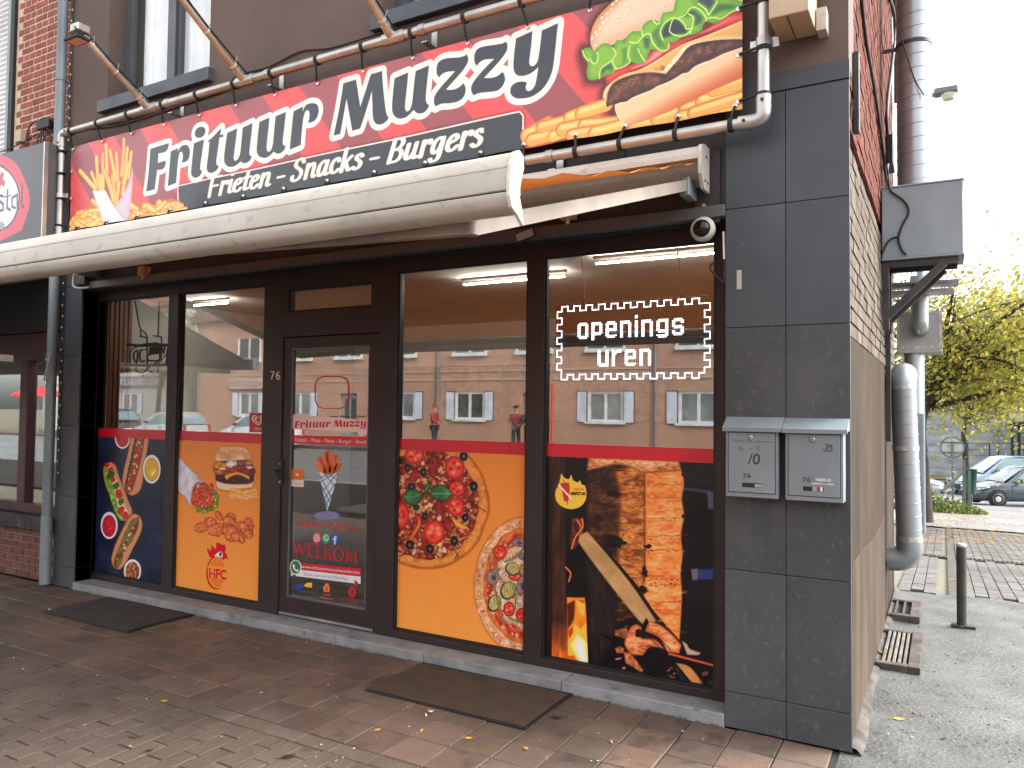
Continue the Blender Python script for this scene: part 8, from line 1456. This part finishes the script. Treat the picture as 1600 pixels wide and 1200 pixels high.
# ------------------------------------------------------------------ people across the street (mirrored in the glass)
def person(label, x, y, z, rz, jacket, trousers, cap, arm_out=True):
    t = thing('person', label, 'person', (0, 0, 0), 0, 'workers across the street')
    def skin(verts, edges, radii, name, m, sub=2):
        me = bpy.data.meshes.new(name); me.from_pydata(verts, edges, []); o = bpy.data.objects.new(name, me); COL.objects.link(o); md = o.modifiers.new('skin', 'SKIN'); me.skin_vertices[0].data[0].use_root = True
        for v, r_ in zip(me.skin_vertices[0].data, radii): v.radius = r_ if isinstance(r_, tuple) else (r_, r_)
        o.modifiers.new('sub', 'SUBSURF').levels = sub; bpy.context.view_layer.update(); m2 = bpy.data.meshes.new_from_object(o.evaluated_get(bpy.context.evaluated_depsgraph_get())); bpy.data.objects.remove(o); bpy.data.meshes.remove(me); m2.materials.clear(); m2.materials.append(m)
        for p in m2.polygons: p.use_smooth = True
        return link(name, m2, t)
    sk = mat('skin', lin((196, 150, 126)), None, 3, .6)
    skin([(0, 0, .95), (0, .01, 1.15), (0, .01, 1.38), (0, .0, 1.48), (0, -.02, 1.56), (0, -.03, 1.66), (0, -.02, 1.74), (.19, 0, 1.40), (.26, -.06, 1.14), (.24, -.30, 1.06), (.23, -.38, 1.05), (-.19, 0, 1.40), (-.27, -.03, 1.14), (-.20, -.26, 1.0), (-.17, -.34, 1.0), (.09, 0, .90), (.10, -.02, .50), (.11, .02, .08), (.11, -.13, .04), (-.09, 0, .90), (-.11, .02, .50), (-.12, .05, .08), (-.12, -.10, .04)],
         [(0, 1), (1, 2), (2, 3), (3, 4), (4, 5), (5, 6), (2, 7), (7, 8), (8, 9), (9, 10), (2, 11), (11, 12), (12, 13), (13, 14), (0, 15), (15, 16), (16, 17), (17, 18), (0, 19), (19, 20), (20, 21), (21, 22)],
         [(.15, .11), (.16, .11), (.17, .12), .07, .06, (.085, .10), (.07, .085), .07, .05, .04, .035, .07, .05, .04, .035, .09, .065, .045, .035, .09, .065, .045, .035], 'body', sk)
    jm = skin([(0, 0, .88), (0, .01, 1.15), (0, .01, 1.40), (0, 0, 1.47), (.2, 0, 1.41), (.275, -.06, 1.14), (.25, -.28, 1.065), (-.2, 0, 1.41), (-.285, -.03, 1.14), (-.21, -.24, 1.01)], [(0, 1), (1, 2), (2, 3), (2, 4), (4, 5), (5, 6), (2, 7), (7, 8), (8, 9)], [(.185, .135), (.185, .135), (.185, .14), .09, .085, .068, .058, .085, .068, .058], 'jacket', jacket)
    skin([(0, 0, .93), (.095, 0, .88), (.10, -.02, .50), (.11, .02, .11), (-.095, 0, .88), (-.11, .02, .50), (-.12, .05, .11)], [(0, 1), (1, 2), (2, 3), (0, 4), (4, 5), (5, 6)], [(.165, .125), .105, .082, .07, .105, .082, .07], 'trousers', trousers)
    MB().lathe([(.098, 1.70), (.098, 1.74), (.085, 1.79), (.05, 1.82), (.002, 1.83)], (0, -.02, 0), 16).cbox(-.07, .07, -.20, -.10, 1.70, 1.715, .006).build('cap', cap, t, world=False)
    t.location = (x, y, z); t.rotation_euler = (0, 0, rz); return t
rj = mat('red_jacket', lin((158, 52, 52)), None, 6, .8); dt = mat('dark_trousers', lin((50, 52, 56)), None, 6, .8)
person('worker in red jacket and red cap, mirrored in the pizza window', -18.3, -21.6, 0, 1.4, rj, dt, rj); person('person in faded red jacket and grey trousers by the door across the street', -14.9, -22.4, 0, 2.9, mat('faded_red_jacket', lin((140, 66, 66)), None, 6, .8), mat('grey_trousers', lin((74, 76, 84)), None, 6, .8), mat('dark_hair', lin((40, 34, 30)), None, 4, .8)); person('person in dark jacket beside the red jacket across the street', -14.2, -22.2, 0, 2.4, mat('dark_jacket', lin((44, 46, 50)), None, 6, .8), dt, mat('dark_hair', (0, 0, 0)))

# ------------------------------------------------------------------ fallen leaves, litter, weeds on the pavement
def leaf(px, py, s, c, label, rz):
    s *= .68; p = at_z(px, py, .004); b = MB(); q = [(-1, 0, .0), (-.5, .35, .10), (.1, .42, .06), (.6, .25, .02), (1.1, 0, .12), (.6, -.28, .05), (.0, -.45, .0), (-.5, -.3, .08)]; b.add([(x * s, y * s, z * s) for x, y, z in q] + [(0, 0, .12 * s)], [(i, (i + 1) % 8, 8) for i in range(8)], True); b.tube([(-s, 0, 0), (-1.7 * s, .1 * s, .03 * s)], .05 * s, 4)
    o = link('fallen_leaf', b.mesh('fallen_leaf', c), None, p + Vector((0, 0, .003))); o.rotation_euler = (.1, -.05, rz); return tag(o, label, 'leaf', 'fallen leaves on the ground')
ly_ = mat('yellow_leaf', lin((214, 178, 60)), lin((190, 140, 50)), 30, .6); lb_ = mat('brown_leaf', lin((92, 58, 44)), lin((66, 44, 36)), 30, .7); lo_ = mat('ochre_leaf', lin((206, 150, 60)), None, 30, .6)
leaf(1404, 1124, .045, ly_, 'yellow leaf lying on the wet asphalt near the building corner', .2); leaf(257, 1096, .030, lo_, 'small yellow leaf on the paver joint, centre left of the pavement', .6); leaf(590, 1141, .028, lo_, 'small ochre leaf on the tiles left below the brown doormat', 1.0); leaf(659, 1142, .024, ly_, 'small yellow leaf in front of the brown doormat', 1.9); leaf(732, 1154, .030, ly_, 'yellow leaf below the front edge of the brown doormat', .3); leaf(822, 1170, .030, lo_, 'ochre leaf below the right corner of the brown doormat', -.5); leaf(911, 1085, .028, lo_, 'ochre leaf against the sill right of the brown doormat', .1)
leaf(214, 1152, .045, lb_, 'dark brown leaf on the pavers at lower left', .4); leaf(233, 1174, .032, mat('black_leaf', lin((36, 32, 30)), None, 20, .6), 'curled black leaf on the pavers near the bottom edge', 1.2); leaf(88, 1041, .03, mat('black_leaf', (0, 0, 0)), 'dark leaf on the pavers at far left', .2); leaf(870, 1122, .045, mat('black_leaf', (0, 0, 0)), 'long dark leaf beside the right edge of the brown doormat', .1); leaf(450, 1183, .05, mat('black_leaf', (0, 0, 0)), 'thin dark leaf on the pavers at bottom centre', .9); leaf(1440, 1118, .025, lb_, 'brown leaf on the wet asphalt beyond the yellow one', 1.5)
b = MB(); r = random.Random(77)
def crumb(b, p, s): 
    vs = [Vector((r.uniform(-1, 1), r.uniform(-1, 1), r.uniform(0, .9))) * s + p for _ in range(5)]; b.add(vs, [(0, 1, 2), (0, 2, 3), (0, 3, 4), (1, 2, 4), (2, 3, 4), (0, 1, 4)])
for i in range(190): px, py = r.uniform(0, 1330), r.uniform(930, 1200); p = at_z(px, py, .002); (crumb(b, p, r.uniform(.003, .008)) if -8 < p.x < -.45 and p.y < -.03 else None)
for px, py, s in ((112, 920, .02), (75, 955, .022), (258, 946, .018), (325, 960, .02), (354, 1029, .014), (674, 1114, .018), (665, 1120, .02), (1315, 1172, .01), (955, 1160, .02), (1065, 1145, .018), (935, 1093, .02), (980, 1100, .012), (420, 983, .016)): crumb(b, at_z(px, py, .003), s)
tag(b.build('litter', M_cream), 'small pale scraps scattered over the pavement', 'litter', kind='stuff')
b = MB()
for i in range(420):
    px, py = r.uniform(1350, 1600), r.uniform(930, 1200); p = at_z(px, py, .002)
    if p.x > -.28 and p.y > -.9: crumb(b, p, r.uniform(.003, .012))
tag(b.build('grit', mat('dark_grit', lin((64, 60, 54)), lin((150, 140, 120)), 60, .9)), 'dark grit and leaf crumbs on the wet asphalt', 'grit', kind='stuff')
def weed(px, py, s, label):
    p = at_z(px, py, .0); t = thing('weed', label, 'weed', p, 0, 'weeds along the sill'); b = MB(); rr2 = random.Random(int(px))
    for i in range(26): a = rr2.uniform(0, 6.28); l = s * rr2.uniform(.5, 1.2); d = Vector((math.cos(a), math.sin(a) * .6, rr2.uniform(.4, 1.2))).normalized() * l; w = Vector((-math.sin(a), math.cos(a), 0)) * .006; q = Vector(p) + Vector((rr2.gauss(0, .012), rr2.gauss(0, .008), 0)); b.add([q - w, q + w, q + d * .6 + w * 1.6, q + d, q + d * .6 - w * 1.6], [(0, 1, 2, 3, 4)])
    b.build('leaves', ML_g, t)
weed(608, 1019, .06, 'small green weed at the foot of the sill left of the brown doormat'); weed(951, 1094, .05, 'small green weed at the foot of the sill under the kebab window'); weed(1383, 1027, .06, 'small weed at the wall beside the cellar grate')
b = MB()
for i in range(700):
    x = r.uniform(-6.6, -1.0); a = r.uniform(0, 6.28); q = Vector((x, -.014 + r.uniform(-.02, .004), 0)); s = r.uniform(.004, .02); d = Vector((math.cos(a) * .5, -abs(math.sin(a)) * .5, 1)).normalized() * s; w = Vector((.003, 0, 0)); b.add([q - w, q + w, q + d], [(0, 1, 2)])
tag(b.build('moss_line', ML_g), 'thin line of moss and grass along the foot of the stone sill', 'moss', kind='stuff')
